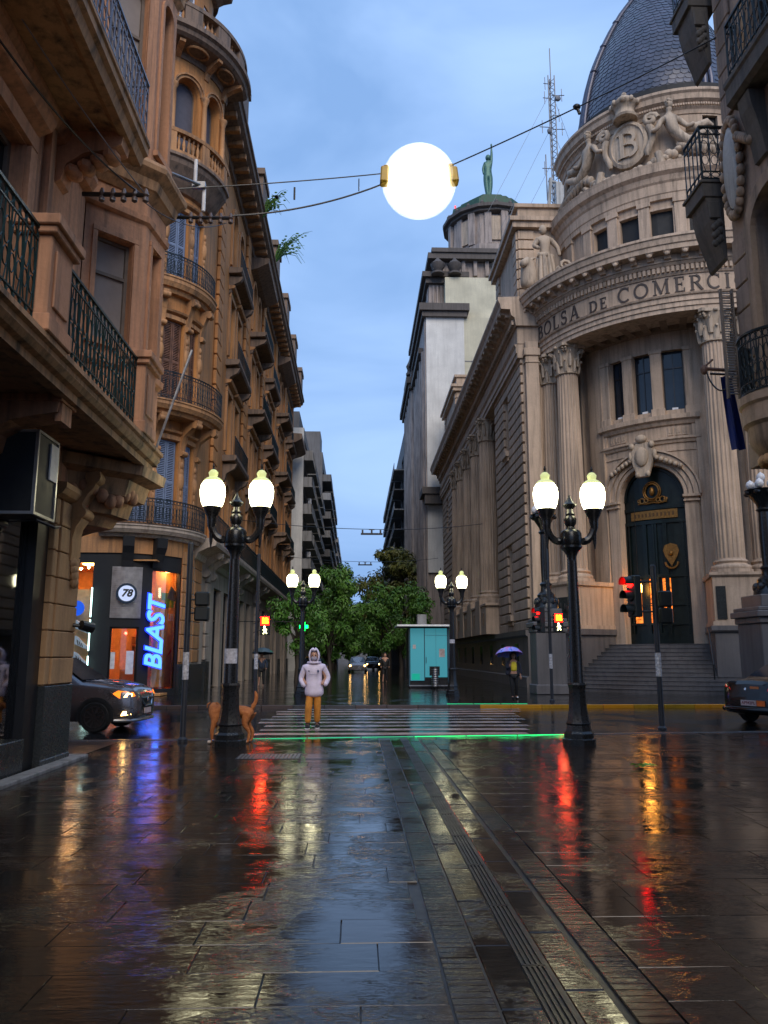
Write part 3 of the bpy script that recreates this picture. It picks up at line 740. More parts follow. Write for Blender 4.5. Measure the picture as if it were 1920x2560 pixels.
L0 = math.hypot(0.78, 0.72)
bayface(0, 4.62, 18.5, [(0.22, 0.84, 6.55, 8.35), (0.2, 0.86, 10.3, 13.4, 0.33), (0.2, 0.86, 14.6, 17.2)], WOODF, BLIND)
bayface(1, 4.62, 18.5, [(0.24, 0.60, 6.55, 8.5), (0.22, 0.62, 10.3, 13.4, 0.2), (0.22, 0.62, 14.6, 17.2)], WOODF, GLASSD)
bayface(2, 4.62, 18.5, [], WOODF, GLASSD)
def bayring(name, z, h, out, mat):
    m = MB(); cx_, cy_ = -4.6, 13.1
    ring = []
    for k, (zz, oo) in enumerate(h):
        r = []
        for (x, y) in [(-4.45, 11.9)] + bay[1:3] + [(-4.4, 14.3)]:
            d = Vector((x - cx_, y - cy_)); l = d.length; d = d / l
            r.append((cx_ + d.x * (l + oo * out), cy_ + d.y * (l + oo * out), z + zz))
        r.append((-4.9, 14.2, z + zz)); r.append((-4.9, 12.0, z + zz))
        ring.append(r)
    m.ring_loft(ring, True, True); return part(name, m, mat, A)
bayring('bay_cornice', 9.25, [(0, 0.02), (0.12, 0.35), (0.14, 0.45), (0.30, 0.55), (0.42, 0.95), (0.5, 1.0), (0.58, 0.9), (0.64, 0.02)], 0.36, S_A2)
bayring('bay_band', 8.78, [(0, 0.02), (0.04, 0.5), (0.14, 0.6), (0.16, 0.02)], 0.12, S_A)
bayring('bay_sill_band', 6.1, [(0, 0.02), (0.06, 0.6), (0.16, 0.7), (0.2, 0.02)], 0.14, S_A)
bayring('bay_top_cornice', 13.75, [(0, 0.02), (0.1, 0.4), (0.25, 0.5), (0.4, 0.95), (0.52, 1.0), (0.6, 0.02)], 0.30, S_A2)
bayring('bay_corbel', 3.62, [(0, -1.0), (0.16, -0.85), (0.18, -0.6), (0.42, -0.5), (0.46, -0.2), (0.72, -0.08), (0.78, 0.3), (0.95, 0.35), (1.0, 0.05)], 0.62, S_A2)
m = MB()
for k in range(9):      # carved shell and leaves under the bay
    t_ = k / 8.0; x = -4.38 + 0.66 * math.sin(t_ * 1.5); y = 12.2 + 0.95 * t_
    m.ell((x, y, 4.08 + 0.10 * math.sin(t_ * 9)), 0.10, 0.14, 0.13, 8, 6)
for k in range(5): m.ell((-4.3 + 0.05 * k, 12.9, 3.78 + 0.06 * k), 0.12, 0.2, 0.05, 8, 5)
part('carved_leaves', m, S_A, A, smooth=60)
# balcony two
mpB2 = planar((-3.3, -4), (-3.3, 11.45))
m = MB(); mprof(m, mpB2, 0, UA(11.45), [(-1.1, 9.12), (-0.3, 9.12), (-0.22, 9.06), (-0.10, 9.06), (-0.06, 9.2), (0, 9.24), (0, 9.36), (0.03, 9.38), (0.03, 9.44), (-1.1, 9.45)])
part('balcony_slab', m, S_A2, A)
m = MB(); railing(m, mpB2, UA(3.0), UA(11.40), 9.46, 10.45, -0.04, 0.17, True, 0.011, True)
mpE = planar((-3.34, 11.40), (-4.36, 11.40)); railing(m, mpE, 0, 1.02, 9.46, 10.45, 0, 0.17, True, 0.011)
part('railing', m, IRON_L, A)
m = MB()
for y0 in (7.2, 10.7):
    def bf(a, b, w, y0=y0): return (-4.4 + a, y0 + w, b)
    m.extr([(0, 8.3), (0.08, 8.35), (0.14, 8.6), (0.4, 8.78), (0.72, 8.84), (0.92, 8.92), (0.94, 9.06), (0.94, 9.12), (0, 9.12)], bf, 0, 0.34)
    for q in range(4): m.ell((-4.2 + 0.18 * q, y0 + 0.17, 8.55 + 0.09 * q), 0.13, 0.2, 0.1, 8, 6)
part('balcony_bracket', m, S_A, A, smooth=35)
# illuminated box on the wall, wall lamp, insulator bars, aerial
t = thing('sign_box', 'dark square sign box with pale edges bracketed to the left pinkish building', 'sign', (-4.4, 9.9, 3.2))
m = MB(); m.bx(-4.75, -3.92, 9.66, 10.30, 3.26, 4.28); part('box_panel', m, plain('dark_sign_panel', (0.020, 0.024, 0.03), 0.55, spec=0.2), t, bevel=0.008)
m = MB()
for z in (3.24, 4.26): m.bx(-4.76, -3.90, 9.64, 9.68, z, z + 0.035); m.bx(-3.94, -3.90, 9.68, 10.32, z, z + 0.035)
for y in (9.64, 10.29): m.bx(-3.94, -3.90, y, y + 0.035, 3.275, 4.26)
part('edge_trim', m, GREYM, t)
m = MB(); m.bx(-3.915, -3.895, 10.05, 10.29, 3.75, 4.22); part('side_label', m, WHITEP, t)
m = MB(); m.tube([(-4.5, 9.75, 3.24), (-4.2, 9.7, 3.16), (-3.95, 9.85, 3.20), (-3.85, 10.2, 3.16), (-3.86, 10.4, 3.2)], 0.02, 6); m.cyl((-4.5, 9.8, 3.2), (-4.5, 10.25, 3.2), 0.05); part('cable', m, BLACK, t)
t = thing('wall_spotlight', 'small black spotlight fixed to the ochre pier of the left building', 'lamp', (-4.36, 12.62, 2.0))
m = MB(); m.cyl((-4.37, 12.62, 2.02), (-4.22, 12.66, 2.0), 0.03); m.cyl((-4.24, 12.60, 2.02), (-4.12, 12.76, 1.98), 0.075, 0.085, 12); part('lamp_body', m, BLACK, t)
def insul(y, x0, x1, z, label):
    t = thing('insulator_bar', label, 'insulator bar', (x0, y, z))
    m = MB(); m.cyl((x0, y, z), (x1, y, z), 0.035, n=8); part('bar', m, BLACK, t)
    m = MB(); n = 5
    for i in range(n):
        x = x0 + (x1 - x0) * (0.3 + 0.68 * i / (n - 1)); m.lathe([(0.02, -0.12), (0.045, -0.1), (0.045, -0.05), (0.03, -0.03), (0.05, 0.0), (0.02, 0.10)], (x, y, z), 8)
    part('insulator', m, plain('porcelain', (0.10, 0.07, 0.06), 0.3), t, smooth=40)
insul(11.0, -4.1, -3.15, 8.3, 'black insulator bar across the pinkish wall under the upper balcony')
insul(14.0, -3.5, -2.4, 9.7, 'black insulator bar jutting from the corner bay towards the street')
t = thing('aerial', 'white rod aerial on an arm at the corner bay', 'aerial', (-3.6, 13.9, 10.4))
m = MB(); m.cyl((-3.7, 13.6, 10.45), (-2.95, 14.2, 10.45), 0.03); m.bx(-3.2, -2.95, 14.1, 14.2, 10.40, 10.52); part('arm', m, GREYM, t)
m = MB(); m.cyl((-3.15, 14.15, 10.5), (-3.15, 14.15, 11.0), 0.035); m.cyl((-2.98, 14.2, 10.42), (-2.98, 14.2, 9.95), 0.035); part('rod', m, WHITEP, t)
# ------------------------------------------------------------------ orange corner building across the street, left
def text_mesh(name, body, size, mat, shear=0.0, extrude=0.02, offset=0.0):
    cu = bpy.data.curves.new(name + '_curve', 'FONT'); cu.body = body; cu.size = size; cu.shear = shear; cu.extrude = extrude; cu.offset = offset
    cu.align_x = 'CENTER'; cu.align_y = 'CENTER'; cu.resolution_u = 3
    ob = bpy.data.objects.new(name + '_tmp', cu); COL.objects.link(ob)
    dg = bpy.context.evaluated_depsgraph_get(); me = bpy.data.meshes.new_from_object(ob.evaluated_get(dg))
    bpy.data.objects.remove(ob); bpy.data.curves.remove(cu); me.name = name; me.materials.clear(); me.materials.append(mat); return me

B = thing('corner_building', 'orange plaster corner building with rounded tower, tiers of curved balconies and sports shop', 'building', (-12, 50, 0))
T = (-10.0, 34.85); RT = 2.9
mpT = cylmap(T, RT, 262, 366, 0.25); UT = mpT.U
mpF = planar((-30, 31.95), (-10, 31.95)); UF = lambda x: x + 30
mpS = planar((-7.1, 34.85), (-7.1, 84)); US = lambda y: y - 34.85
XS = [(12.2, 13.6), (15.8, 17.2), (18.4, 19.4)]
# tower wall: three windows a floor, loggia arches at the top
w1 = [(UT(283), UT(301)), (UT(306), UT(326)), (UT(333), UT(347))]
ops = []
for a, b in w1[1:]:
    ops += [(a, b, 6.9, 10.5), (a, b, 12.2, 15.8), (a, b, 17.7, 21.0)]
a, b = w1[0]; ops += [(a, b, 6.9, 10.5), (a, b, 12.2, 15.8), (a, b, 17.7, 21.0)]
m = MB(); wall(m, mpT, UT(262), UT(366), 6.2, 22.6, ops, 0.28)
wall(m, mpT, UT(337), UT(366), 0.0, 6.2, (), 0.2)
part('tower_wall', m, S_B, B)
for i, (a, b) in enumerate(w1):
    for z0, z1, mat in ((6.9, 10.5, SHUT_B), (12.2, 15.8, SHUT_BR), (17.7, 21.0, SHUT_B)):
        window(B, mpT, (a, b, z0, z1), 0.2, SHUT_B if mat is SHUT_B else WOODD, GLASSD, 0.05, 1, (0.8,), shutter=mat)
        s = MB(); mbox(s, mpT, a - 0.16, a - 0.02, 0, 0.06, z0, z1); mbox(s, mpT, b + 0.02, b + 0.16, 0, 0.06, z0, z1); mbox(s, mpT, a - 0.16, b + 0.16, 0, 0.07, z1 + 0.02, z1 + 0.2)
        mprof(s, mpT, a - 0.25, b + 0.25, [(0, z1 + 0.26), (0.16, z1 + 0.32), (0.2, z1 + 0.4), (0, z1 + 0.43)])
        part('window_surround', s, S_B2, B)
# carved pendants between the windows
m = MB()
for ang_ in (304, 329.5, 350):
    for zc in (8.6, 14.1, 19.6):
        for k in range(7):
            u = UT(ang_); q = mpT(u, 0.05, zc + 0.9 - 0.3 * k); m.ell(q, 0.10 - 0.008 * k, 0.10 - 0.008 * k, 0.17, 7, 5)
        q = mpT(u, 0.03, zc + 0.2); m.ell(q, 0.16, 0.16, 0.42, 10, 8)
part('carved_pendant', m, S_B2, B, smooth=60)
# curved balconies
def round_balcony(R0, z0, z1, rail_h, slabmat, a0=266, a1=362, rail=IRON, consoles=(), prof=None):
    mp = cylmap(T, R0, a0, a1, 0.25); L = mp.L; h = z1 - z0; dp = R0 - RT
    m = MB(); mprof(m, mp, 0, L, prof or [(-dp - 0.2, z0), (-0.30, z0), (-0.22, z0 + h * 0.25), (-0.10, z0 + h * 0.3), (-0.02, z0 + h * 0.55), (0, z0 + h * 0.6), (0, z0 + h * 0.85), (0.04, z0 + h * 0.88), (0.04, z1), (-dp - 0.2, z1)])
    s = part('balcony_slab', m, slabmat, B)
    m = MB(); railing(m, mp, 0.02, L - 0.02, z1 + 0.03, z1 + rail_h, -0.09, 0.16, True, 0.012, True); part('railing', m, rail, B)
    m = MB()
    for ac in consoles:
        t = R(ac); er = Vector((math.cos(t), math.sin(t))); et = Vector((-er.y, er.x))
        def bf(a, b, w): return (T[0] + er.x * (RT + a) + et.x * w, T[1] + er.y * (RT + a) + et.y * w, b)
        m.extr([(-0.05, z0 - 1.5), (0.05, z0 - 1.45), (0.10, z0 - 1.0), (0.22, z0 - 0.6), (dp * 0.6, z0 - 0.32), (dp * 0.9, z0 - 0.2), (dp * 0.92, z0), (-0.05, z0)], bf, -0.14, 0.14)
        m.cyl(bf(0.12, z0 - 1.35, -0.17), bf(0.12, z0 - 1.35, 0.17), 0.12, n=10); m.cyl(bf(dp * 0.8, z0 - 0.22, -0.17), bf(dp * 0.8, z0 - 0.22, 0.17), 0.13, n=10)
    if consoles: part('balcony_console', m, S_B2, B, smooth=40)
round_balcony(3.4, 6.24, 6.72, 1.12, S_BW)
round_balcony(3.95, 11.35, 11.9, 1.22, S_B2, consoles=(304, 330, 352))
round_balcony(3.45, 16.9, 17.55, 1.05, S_B2, consoles=(304, 330, 352))
# loggia: bellied band, balustrade, arcade
mp = cylmap(T, 3.6, 262, 362, 0.22)
m = MB(); mprof(m, mp, 0, mp.L, [(-0.9, 21.7), (-0.55, 21.8), (-0.32, 22.1), (-0.10, 22.45), (0.08, 22.7), (0.14, 22.9), (0.24, 22.95), (0.24, 23.08), (0.1, 23.1), (-0.9, 23.1)])
part('loggia_corbel_band', m, S_B3, B)
aps = [262, 276, 300, 326, 352, 361]
m = MB(); mprof(m, mp, 0, mp.L, [(-0.12, 23.1), (0.20, 23.1), (0.20, 23.24), (-0.12, 23.24)]); mprof(m, mp, 0, mp.L, [(-0.14, 24.06), (0.22, 24.06), (0.24, 24.22), (-0.14, 24.24)])
for ac in aps[1:5]: mbox(m, mp, mp.U(ac) - 0.2, mp.U(ac) + 0.2, -0.1, 0.2, 23.24, 24.06)
part('balustrade_rail', m, S_B2, B)
bal = MB(); bal.lathe([(0.05, 0), (0.07, 0.02), (0.07, 0.08), (0.04, 0.12), (0.075, 0.30), (0.085, 0.38), (0.05, 0.55), (0.035, 0.66), (0.065, 0.72), (0.065, 0.83)], n=8); balm = bal.mesh('baluster', S_B2, smooth=50)
for a0_, a1_ in zip(aps[:-1], aps[1:]):
    n = int((a1_ - a0_) / 3.3)
    for k in range(n):
        ac = a0_ + (a1_ - a0_) * (k + 0.5) / n
        if abs(mp.U(ac) - mp.U(a0_)) < 0.27 or abs(mp.U(ac) - mp.U(a1_)) < 0.27: continue
        piece('baluster', balm, B, mp(mp.U(ac), 0.04, 23.24))
arch = [(mp.U(aa), mp.U(ab), 23.1, 27.1, 0.60) for aa, ab in ((264, 273), (279, 297.5), (303, 322.5), (329.5, 348.5))]
m = MB(); wall(m, mp, 0, mp.L, 23.1, 28.2, arch, 0.5, -0.14); part('loggia_wall', m, S_B, B)
plain('grey_blind', (0.085, 0.085, 0.11), 0.7)
mpi = cylmap(T, 3.46, 262, 362, 0.22)
for o in arch:
    window(B, mp, o, 0.58, WOODF, MATS['grey_blind'], 0.05, 0, ())
    s = MB(); archband(s, mp, o[0], o[1], o[3] - o[4], 0.12, -0.14, -0.05, rise=o[4]); archband(s, mp, o[0] - 0.12, o[1] + 0.12, o[3] - o[4], 0.07, -0.14, 0.02, rise=o[4] + 0.12); part('arch_moulding', s, S_B2, B)
colm = MB(); colm.lathe([(0.17, 0), (0.17, 0.1), (0.13, 0.16), (0.12, 1.0), (0.105, 1.95), (0.13, 1.99), (0.12, 2.05), (0.18, 2.16), (0.2, 2.24), (0.2, 2.30)], n=12); colm = colm.mesh('loggia_column', S_B2, smooth=45)
for ac in (276, 300.3, 326, 351.5): piece('loggia_column', colm, B, mp(mp.U(ac), -0.02, 24.22))
# big cornice with coffered soffit and brackets, attic above
mp = cylmap(T, 3.2, 262, 366, 0.25)
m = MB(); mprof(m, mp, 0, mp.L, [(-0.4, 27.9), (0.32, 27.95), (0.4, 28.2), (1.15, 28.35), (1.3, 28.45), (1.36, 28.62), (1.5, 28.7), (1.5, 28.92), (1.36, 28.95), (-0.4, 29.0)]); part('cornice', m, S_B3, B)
br = MB(); br.extr([(0.0, -0.75), (0.14, -0.7), (0.25, -0.4), (0.62, -0.22), (0.98, -0.12), (1.0, 0.0), (0.0, 0.05)], lambda a, b, w: (a, w, b), -0.13, 0.13); brm = br.mesh('cornice_bracket', S_B2)
for ac in (268, 276, 300.3, 326, 351.5): t_ = R(ac); piece('cornice_bracket', brm, B, (T[0] + 3.45 * math.cos(t_), T[1] + 3.2 * math.sin(t_), 28.3), (0, 0, t_))
m = MB()
for ac in (288, 313, 339):
    t_ = R(ac); c = Vector((T[0] + 4.0 * math.cos(t_), T[1] + 3.85 * math.sin(t_), 28.24)); er = Vector((math.cos(t_), math.sin(t_), 0)); et = Vector((-er.y, er.x, 0))
    m.tube([c + er * 0.32 * math.cos(q * math.pi / 8) + et * 0.5 * math.sin(q * math.pi / 8) for q in range(17)], 0.06, 5)
part('soffit_coffer', m, S_B2, B)
m = MB(); mprof(m, mp, 0, mp.L, [(0.75, 29.0), (1.25, 29.0), (1.25, 29.15), (0.75, 29.15)]); mprof(m, mp, 0, mp.L, [(0.72, 29.85), (1.28, 29.85), (1.28, 30.05), (0.72, 30.05)])
for ac in (268, 285, 307, 329, 351): mbox(m, mp, mp.U(ac) - 0.3, mp.U(ac) + 0.3, 0.75, 1.25, 29.15, 29.85)
part('attic_balustrade', m, S_B3, B)
for k in range(30):
    ac = 265 + k * 3.3
    if min(abs(ac - q) for q in (268, 285, 307, 329, 351)) > 4.5: piece('baluster', balm, B, mp(mp.U(ac), 1.0, 29.12), (0, 0, 0), (1, 1, 0.95))
mpa = cylmap(T, 2.7, 262, 366, 0.25)
aops = [(mpa.U(272), mpa.U(292), 29.2, 32.4), (mpa.U(306), mpa.U(326), 29.2, 32.4), (mpa.U(338), mpa.U(352), 29.2, 32.4)]
m = MB(); wall(m, mpa, 0, mpa.L, 28.9, 33.6, aops, 0.2); part('attic_wall', m, S_B, B)
for o in aops: window(B, mpa, o, 0.14, SHUT_W, GLASSD, 0.05, 1, (), shutter=SHUT_W)
m = MB(); mprof(m, mpa, 0, mpa.L, [(-0.3, 33.3), (0.2, 33.4), (0.5, 33.6), (0.9, 33.75), (0.95, 34.0), (-0.3, 34.1)]); m.lathe([(3.0, 34.0), (2.6, 35.2), (1.6, 36.6), (0.3, 37.4)], (T[0], T[1], 0), 28); part('attic_cornice', m, S_B3, B)
# upper bodies behind, to close the block
m = MB(); m.bx(-30, -7.6, 38, 84, 6.3, 29.0); m.bx(-30, -10, 32.6, 38, 6.3, 33.0); m.lathe([(2.35, 5.4), (2.35, 33.5)], (T[0], T[1], 0), 24); m.bx(-30, -8.2, 38, 84, 0, 6.3)
part('inner_core', m, BLACKM, B)
# front (cross-street) side
fo = [(UF(-12.4 - 2.6 * i), UF(-11.1 - 2.6 * i), z, z + 3.4) for i in range(5) for z in (6.9, 12.2, 17.7, 23.3)]
m = MB(); wall(m, mpF, 0, UF(-10), 6.2, 28.5, fo, 0.25); wall(m, mpF, 0, UF(-15.2), 0, 6.2); mprof(m, mpF, 0, UF(-10), [(0, 28.0), (0.3, 28.2), (1.3, 28.5), (1.4, 28.9), (0, 29.0)]); part('side_wall', m, S_B, B)
for o in fo: window(B, mpF, o, 0.2, WOODF, GLASSD, 0.05, 1, (0.8,), shutter=None)
# ---- street side: five bays, stone bands, balconies
bays = [US(38.9) + 8.9 * i for i in range(5)]
piers = []
sops = []; wins = []
for i, u0 in enumerate(bays):
    for k, (a, b) in enumerate(((1.9, 3.3), (4.4, 5.8))):
        ua, ub = u0 + a + 0.9, u0 + b + 0.9
        for z0, z1, ar in ((6.95, 10.6, 0.6), (12.3, 15.6, 0), (17.6, 21.0, 0), (22.9, 26.4, 0.65)):
            o = (ua, ub, z0, z1) + ((ar,) if ar else ()); sops.append(o); wins.append(o)
gops = []
for i, u0 in enumerate(bays):
    gops += [(u0 + 1.3, u0 + 3.5, 0.0, 4.9), (u0 + 4.3, u0 + 6.5, 0.0, 4.9)]
m = MB(); wall(m, mpS, 0, mpS.L, 6.2, 28.2, sops, 0.3); part('street_wall', m, S_B, B)
m = MB(); wall(m, mpS, 0, mpS.L, 0, 6.2, gops, 0.35); part('ground_floor_wall', m, S_BW, B)
for o in wins:
    window(B, mpS, o, 0.24, WOODF, GLASSB if rnd.random() < 0.4 else GLASSD, 0.07, 1, (0.75,), shutter=SHUT_B if rnd.random() < 0.35 else None)
    s = MB(); ar = o[4] if len(o) > 4 else 0
    mbox(s, mpS, o[0] - 0.25, o[0] - 0.02, 0, 0.12, o[2], o[3] - ar); mbox(s, mpS, o[1] + 0.02, o[1] + 0.25, 0, 0.12, o[2], o[3] - ar)
    if ar: archband(s, mpS, o[0] - 0.02, o[1] + 0.02, o[3] - ar, 0.25, 0, 0.14, rise=ar)
    else:
        mbox(s, mpS, o[0] - 0.25, o[1] + 0.25, 0, 0.13, o[3] + 0.02, o[3] + 0.3); mprof(s, mpS, o[0] - 0.4, o[1] + 0.4, [(0, o[3] + 0.36), (0.3, o[3] + 0.45), (0.36, o[3] + 0.58), (0, o[3] + 0.62)])
    part('window_surround', s, S_B2, B)
for j, o in enumerate(gops):
    window(B, mpS, o, 0.3, BLACK, GLASSD, 0.09, 1, (0.68,), name='shop_door')
# rusticated piers between bays: courses of blocks
rb = MB().bx(-0.02, 0.16, -0.62, 0.62, -0.36, 0.36).mesh('pier_block', S_B, bevel=0.03)
rb2 = MB().bx(-0.02, 0.12, -0.45, 0.45, -0.28, 0.28).mesh('ground_pier_block', S_BW, bevel=0.025)
pu = [US(38.2)] + [u + 8.9 - 0.15 for u in bays]
for i, u in enumerate(pu):
    if i < 3:
        z = 7.2
        while z < 27.5:
            piece('pier_block', rb, B, mpS(u, 0.03, z), (0, 0, 0)); z += 0.78
    else:
        mm = MB(); mbox(mm, mpS, u - 0.62, u + 0.62, 0, 0.18, 6.9, 27.9); part('pier', mm, S_B, B)
    if i < 3:
        z = 1.65
        while z < 5.6: piece('ground_pier_block', rb2, B, mpS(u, 0.0, z)); z += 0.6
    mm = MB(); mbox(mm, mpS, u - 0.55, u + 0.55, 0, 0.16, 0, 1.3); part('ground_pier_plinth', mm, S_DK, B)
# stone courses on the tower base pier
rb3 = MB().bx(-0.03, 0.05, -0.30, 0.30, -0.27, 0.27).mesh('base_pier_block', S_B2, bevel=0.02)
for k in range(8):
    for ac in (343.5, 355.5): t_ = R(ac); piece('base_pier_block', rb3, B, (T[0] + 2.9 * math.cos(t_), T[1] + 2.9 * math.sin(t_), 1.55 + 0.58 * k), (0, 0, t_))
for k in range(8): piece('base_pier_block', rb3, B, (-7.1, 36.0, 1.55 + 0.58 * k), (0, 0, 0), (1, 2.4, 1))
m = MB(); mp2 = cylmap(T, 2.9, 337, 364, 0.2); mprof(m, mp2, 0, mp2.L, [(-0.1, 0), (0.1, 0), (0.1, 1.15), (0.06, 1.22), (-0.1, 1.22)]); mbox(m, mpS, 0, 3.0, -0.1, 0.1, 0, 1.2); part('base_plinth', m, S_DK, B)
# first floor band with corbels + long railings
m = MB(); mprof(m, mpS, 0, mpS.L, [(0, 5.7), (0.12, 5.75), (0.2, 6.0), (0.6, 6.2), (0.95, 6.3), (1.0, 6.45), (1.0, 6.62), (0, 6.65)]); part('balcony_band', m, S_BW, B)
m = MB(); railing(m, mpS, 0.4, mpS.L - 0.3, 6.68, 7.75, 0.88, 0.22, True, 0.014); part('railing', m, IRON, B)
cb = MB(); cb.extr([(0, -1.1), (0.16, -1.0), (0.22, -0.6), (0.6, -0.3), (0.88, -0.15), (0.9, 0), (0, 0)], lambda a, b, w: (a, w, b), -0.22, 0.22); cb.cyl((0.14, -0.26, -0.9), (0.14, 0.26, -0.9), 0.2, n=10); cb.cyl((0.72, -0.26, -0.12), (0.72, 0.26, -0.12), 0.16, n=10); cbm = cb.mesh('band_corbel', S_BW, smooth=40)
for i, u in enumerate(pu[:5]):
    for dq in (-0.9, 0.9): piece('band_corbel', cbm, B, mpS(u + dq, 0, 6.22))
# balconies per bay at upper floors and their brackets
bk = MB(); bk.extr([(0, -1.0), (0.15, -0.9), (0.3, -0.5), (0.85, -0.25), (1.0, 0), (0, 0)], lambda a, b, w: (a, w, b), -0.15, 0.15); bkm = bk.mesh('balcony_bracket', S_B3)
for i, u0 in enumerate(bays):
    oriel = i in (1, 3)
    for z in (11.75, 17.05, 22.35):
        a, b = u0 + 2.2, u0 + 7.3; dd = 0.75 if not oriel else 1.1
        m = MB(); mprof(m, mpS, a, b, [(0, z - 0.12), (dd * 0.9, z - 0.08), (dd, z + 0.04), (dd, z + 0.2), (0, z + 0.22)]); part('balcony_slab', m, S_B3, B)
        m = MB(); railing(m, mpS, a + 0.05, b - 0.05, z + 0.24, z + 1.25, dd - 0.1, 0.24, False, 0.016); part('railing', m, IRON, B)
        for uu in (a + 0.4, b - 0.4): piece('balcony_bracket', bkm, B, mpS(uu, 0, z - 0.22), (0, 0, 0), (dd, 1, 1))
    if oriel:
        m = MB(); mprof(m, mpS, u0 + 1.7, u0 + 7.8, [(0, 26.7), (0.4, 26.8), (0.8, 27.0), (1.15, 27.2), (1.2, 27.5), (0, 27.6)]); part('oriel_hood', m, S_B3, B)
# main cornice with modillions, parapet, pedestals
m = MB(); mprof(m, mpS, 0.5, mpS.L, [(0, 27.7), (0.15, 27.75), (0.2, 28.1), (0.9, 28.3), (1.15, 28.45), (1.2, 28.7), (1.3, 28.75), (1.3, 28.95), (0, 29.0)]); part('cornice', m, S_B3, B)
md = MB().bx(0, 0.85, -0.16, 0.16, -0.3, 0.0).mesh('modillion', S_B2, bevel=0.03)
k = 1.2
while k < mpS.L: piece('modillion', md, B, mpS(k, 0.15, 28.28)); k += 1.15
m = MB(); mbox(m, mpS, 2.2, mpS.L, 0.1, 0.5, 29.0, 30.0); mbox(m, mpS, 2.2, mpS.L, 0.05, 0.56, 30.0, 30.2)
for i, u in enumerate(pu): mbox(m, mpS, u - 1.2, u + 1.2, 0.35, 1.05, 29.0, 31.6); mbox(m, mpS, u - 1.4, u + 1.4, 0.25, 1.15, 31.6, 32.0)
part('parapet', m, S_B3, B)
# far end wing that steps out (eaves seen against the sky)
m = MB(); mprof(m, mpS, mpS.L - 5.5, mpS.L + 1.0, [(0, 22.6), (1.0, 22.9), (1.5, 23.2), (1.5, 23.7), (0, 23.8)]); part('end_eave', m, S_B3, B)
# ---- sports shop on the ground floor of the tower
mpG = cylmap(T, 2.86, 262, 340, 0.12)
gdo = [(mpG.U(277), mpG.U(299), 0.16, 2.68), (mpG.U(308), mpG.U(336.5), 0.25, 4.95)]
m = MB(); wall(m, mpG, mpG.U(270), mpG.U(338), 0.0, 5.6, gdo, 0.16)
mpF2 = planar((-30, 31.99), (-10, 31.99)); fdo = [(UF(-14.8), UF(-12.3), 0.3, 5.2), (UF(-12.0), UF(-10.42), 0.3, 5.2)]
wall(m, mpF2, UF(-15.2), UF(-10), 0.0, 5.6, fdo, 0.16)
part('shop_front', m, BLACKM, B)
m = MB(); mprof(m, mpT, UT(266), UT(338), [(-0.2, 5.6), (0.02, 5.6), (0.02, 6.25), (-0.2, 6.25)]); mbox(m, mpF, UF(-15.2), UF(-10), -0.2, 0.02, 5.6, 6.24); part('shop_fascia', m, S_B2, B)
for ac in (287.5, 311):
    t_ = R(ac); er = Vector((math.cos(t_), math.sin(t_))); et = Vector((-er.y, er.x)); m = MB()
    def bf(a, b, w): return (T[0] + er.x * (2.88 + a) + et.x * w, T[1] + er.y * (2.88 + a) + et.y * w, b)
    m.extr([(0, 5.05), (0.06, 5.05), (0.12, 5.3), (0.24, 5.6), (0.40, 5.85), (0.46, 6.24), (0, 6.24)], bf, -0.22, 0.22); part('shop_bracket', m, BLACKM, B)
m = MB()
for o in gdo[1:]: pane_poly(m, mpG, o, -0.1)
for o in fdo: pane_poly(m, mpF2, o, -0.1)
part('shop_pane', m, GLASS, B)
d = MB(); frame_rect(d, mpG, gdo[0][0], gdo[0][1], 0.16, 2.68, 0.07, -0.12, -0.05); dr = part('shop_door', d, BLACK, B)
d = MB(); pane_poly(d, mpG, gdo[0], -0.1); part('pane', d, GLASS, dr)
d = MB(); mbox(d, mpG, mpG.U(290.5), mpG.U(296.5), -0.085, -0.075, 0.85, 1.75); mbox(d, mpG, mpG.U(278.5), mpG.U(282), -0.085, -0.075, 1.05, 1.7); mbox(d, mpG, mpG.U(282), mpG.U(291), -0.085, -0.075, 0.3, 0.62); part('notice', d, WHITEP, dr)
# interior
WARMW = plain('warm_shop_wall', (0.62, 0.30, 0.10), 0.8); WOODS = plain('shop_shelf_wood', (0.35, 0.15, 0.05), 0.6)
m = MB(); m.bx(-14.9, -7.9, 36.6, 36.7, 0, 5.5); m.bx(-14.95, -14.9, 32.2, 36.6, 0, 5.5); m.bx(-14.9, -7.6, 32.15, 36.6, 0.02, 0.10); m.bx(-14.9, -8.0, 32.15, 36.6, 5.3, 5.35)
m.bx(-7.75, -7.7, 34.4, 36.6, 0, 5.3)
part('shop_room', m, WARMW, B)
m = MB(); m.bx(-12.15, -10.55, 32.75, 32.8, 0.3, 4.2); part('display_panel', m, plain('pale_display', (0.75, 0.52, 0.28), 0.7), B)
SPOT = glow('shop_spot', (1.0, 0.62, 0.28), 60.0); CEIL = glow('shop_ceiling_and_fill_glow', (1.0, 0.46, 0.14), 15.0)
m = MB()
for x in (-13.6, -12.4, -11.2, -9.6, -8.6):
    for y in (33.0, 34.6): m.bx(x, x + 0.45, y, y + 0.5, 5.24, 5.29)
m.bx(-8.0, -7.5, 33.5, 33.9, 5.0, 5.05)  # extra light added to brighten the poster panel
part('ceiling_and_fill_light', m, CEIL, B)
m = MB()
for x, y, z in ((-11.6, 32.45, 5.02), (-11.05, 32.45, 5.0), (-10.75, 32.42, 5.05)): m.ell((x, y, z), 0.045, 0.045, 0.045, 8, 6)
part('spotlight', m, SPOT, B, smooth=80)
m = MB(); m.ell((-9.35, 33.2, 2.46), 0.06, 0.06, 0.06, 8, 6); part('red_lamp', m, glow('red_shop_lamp', (1.0, 0.02, 0.01), 30), B)
m = MB()
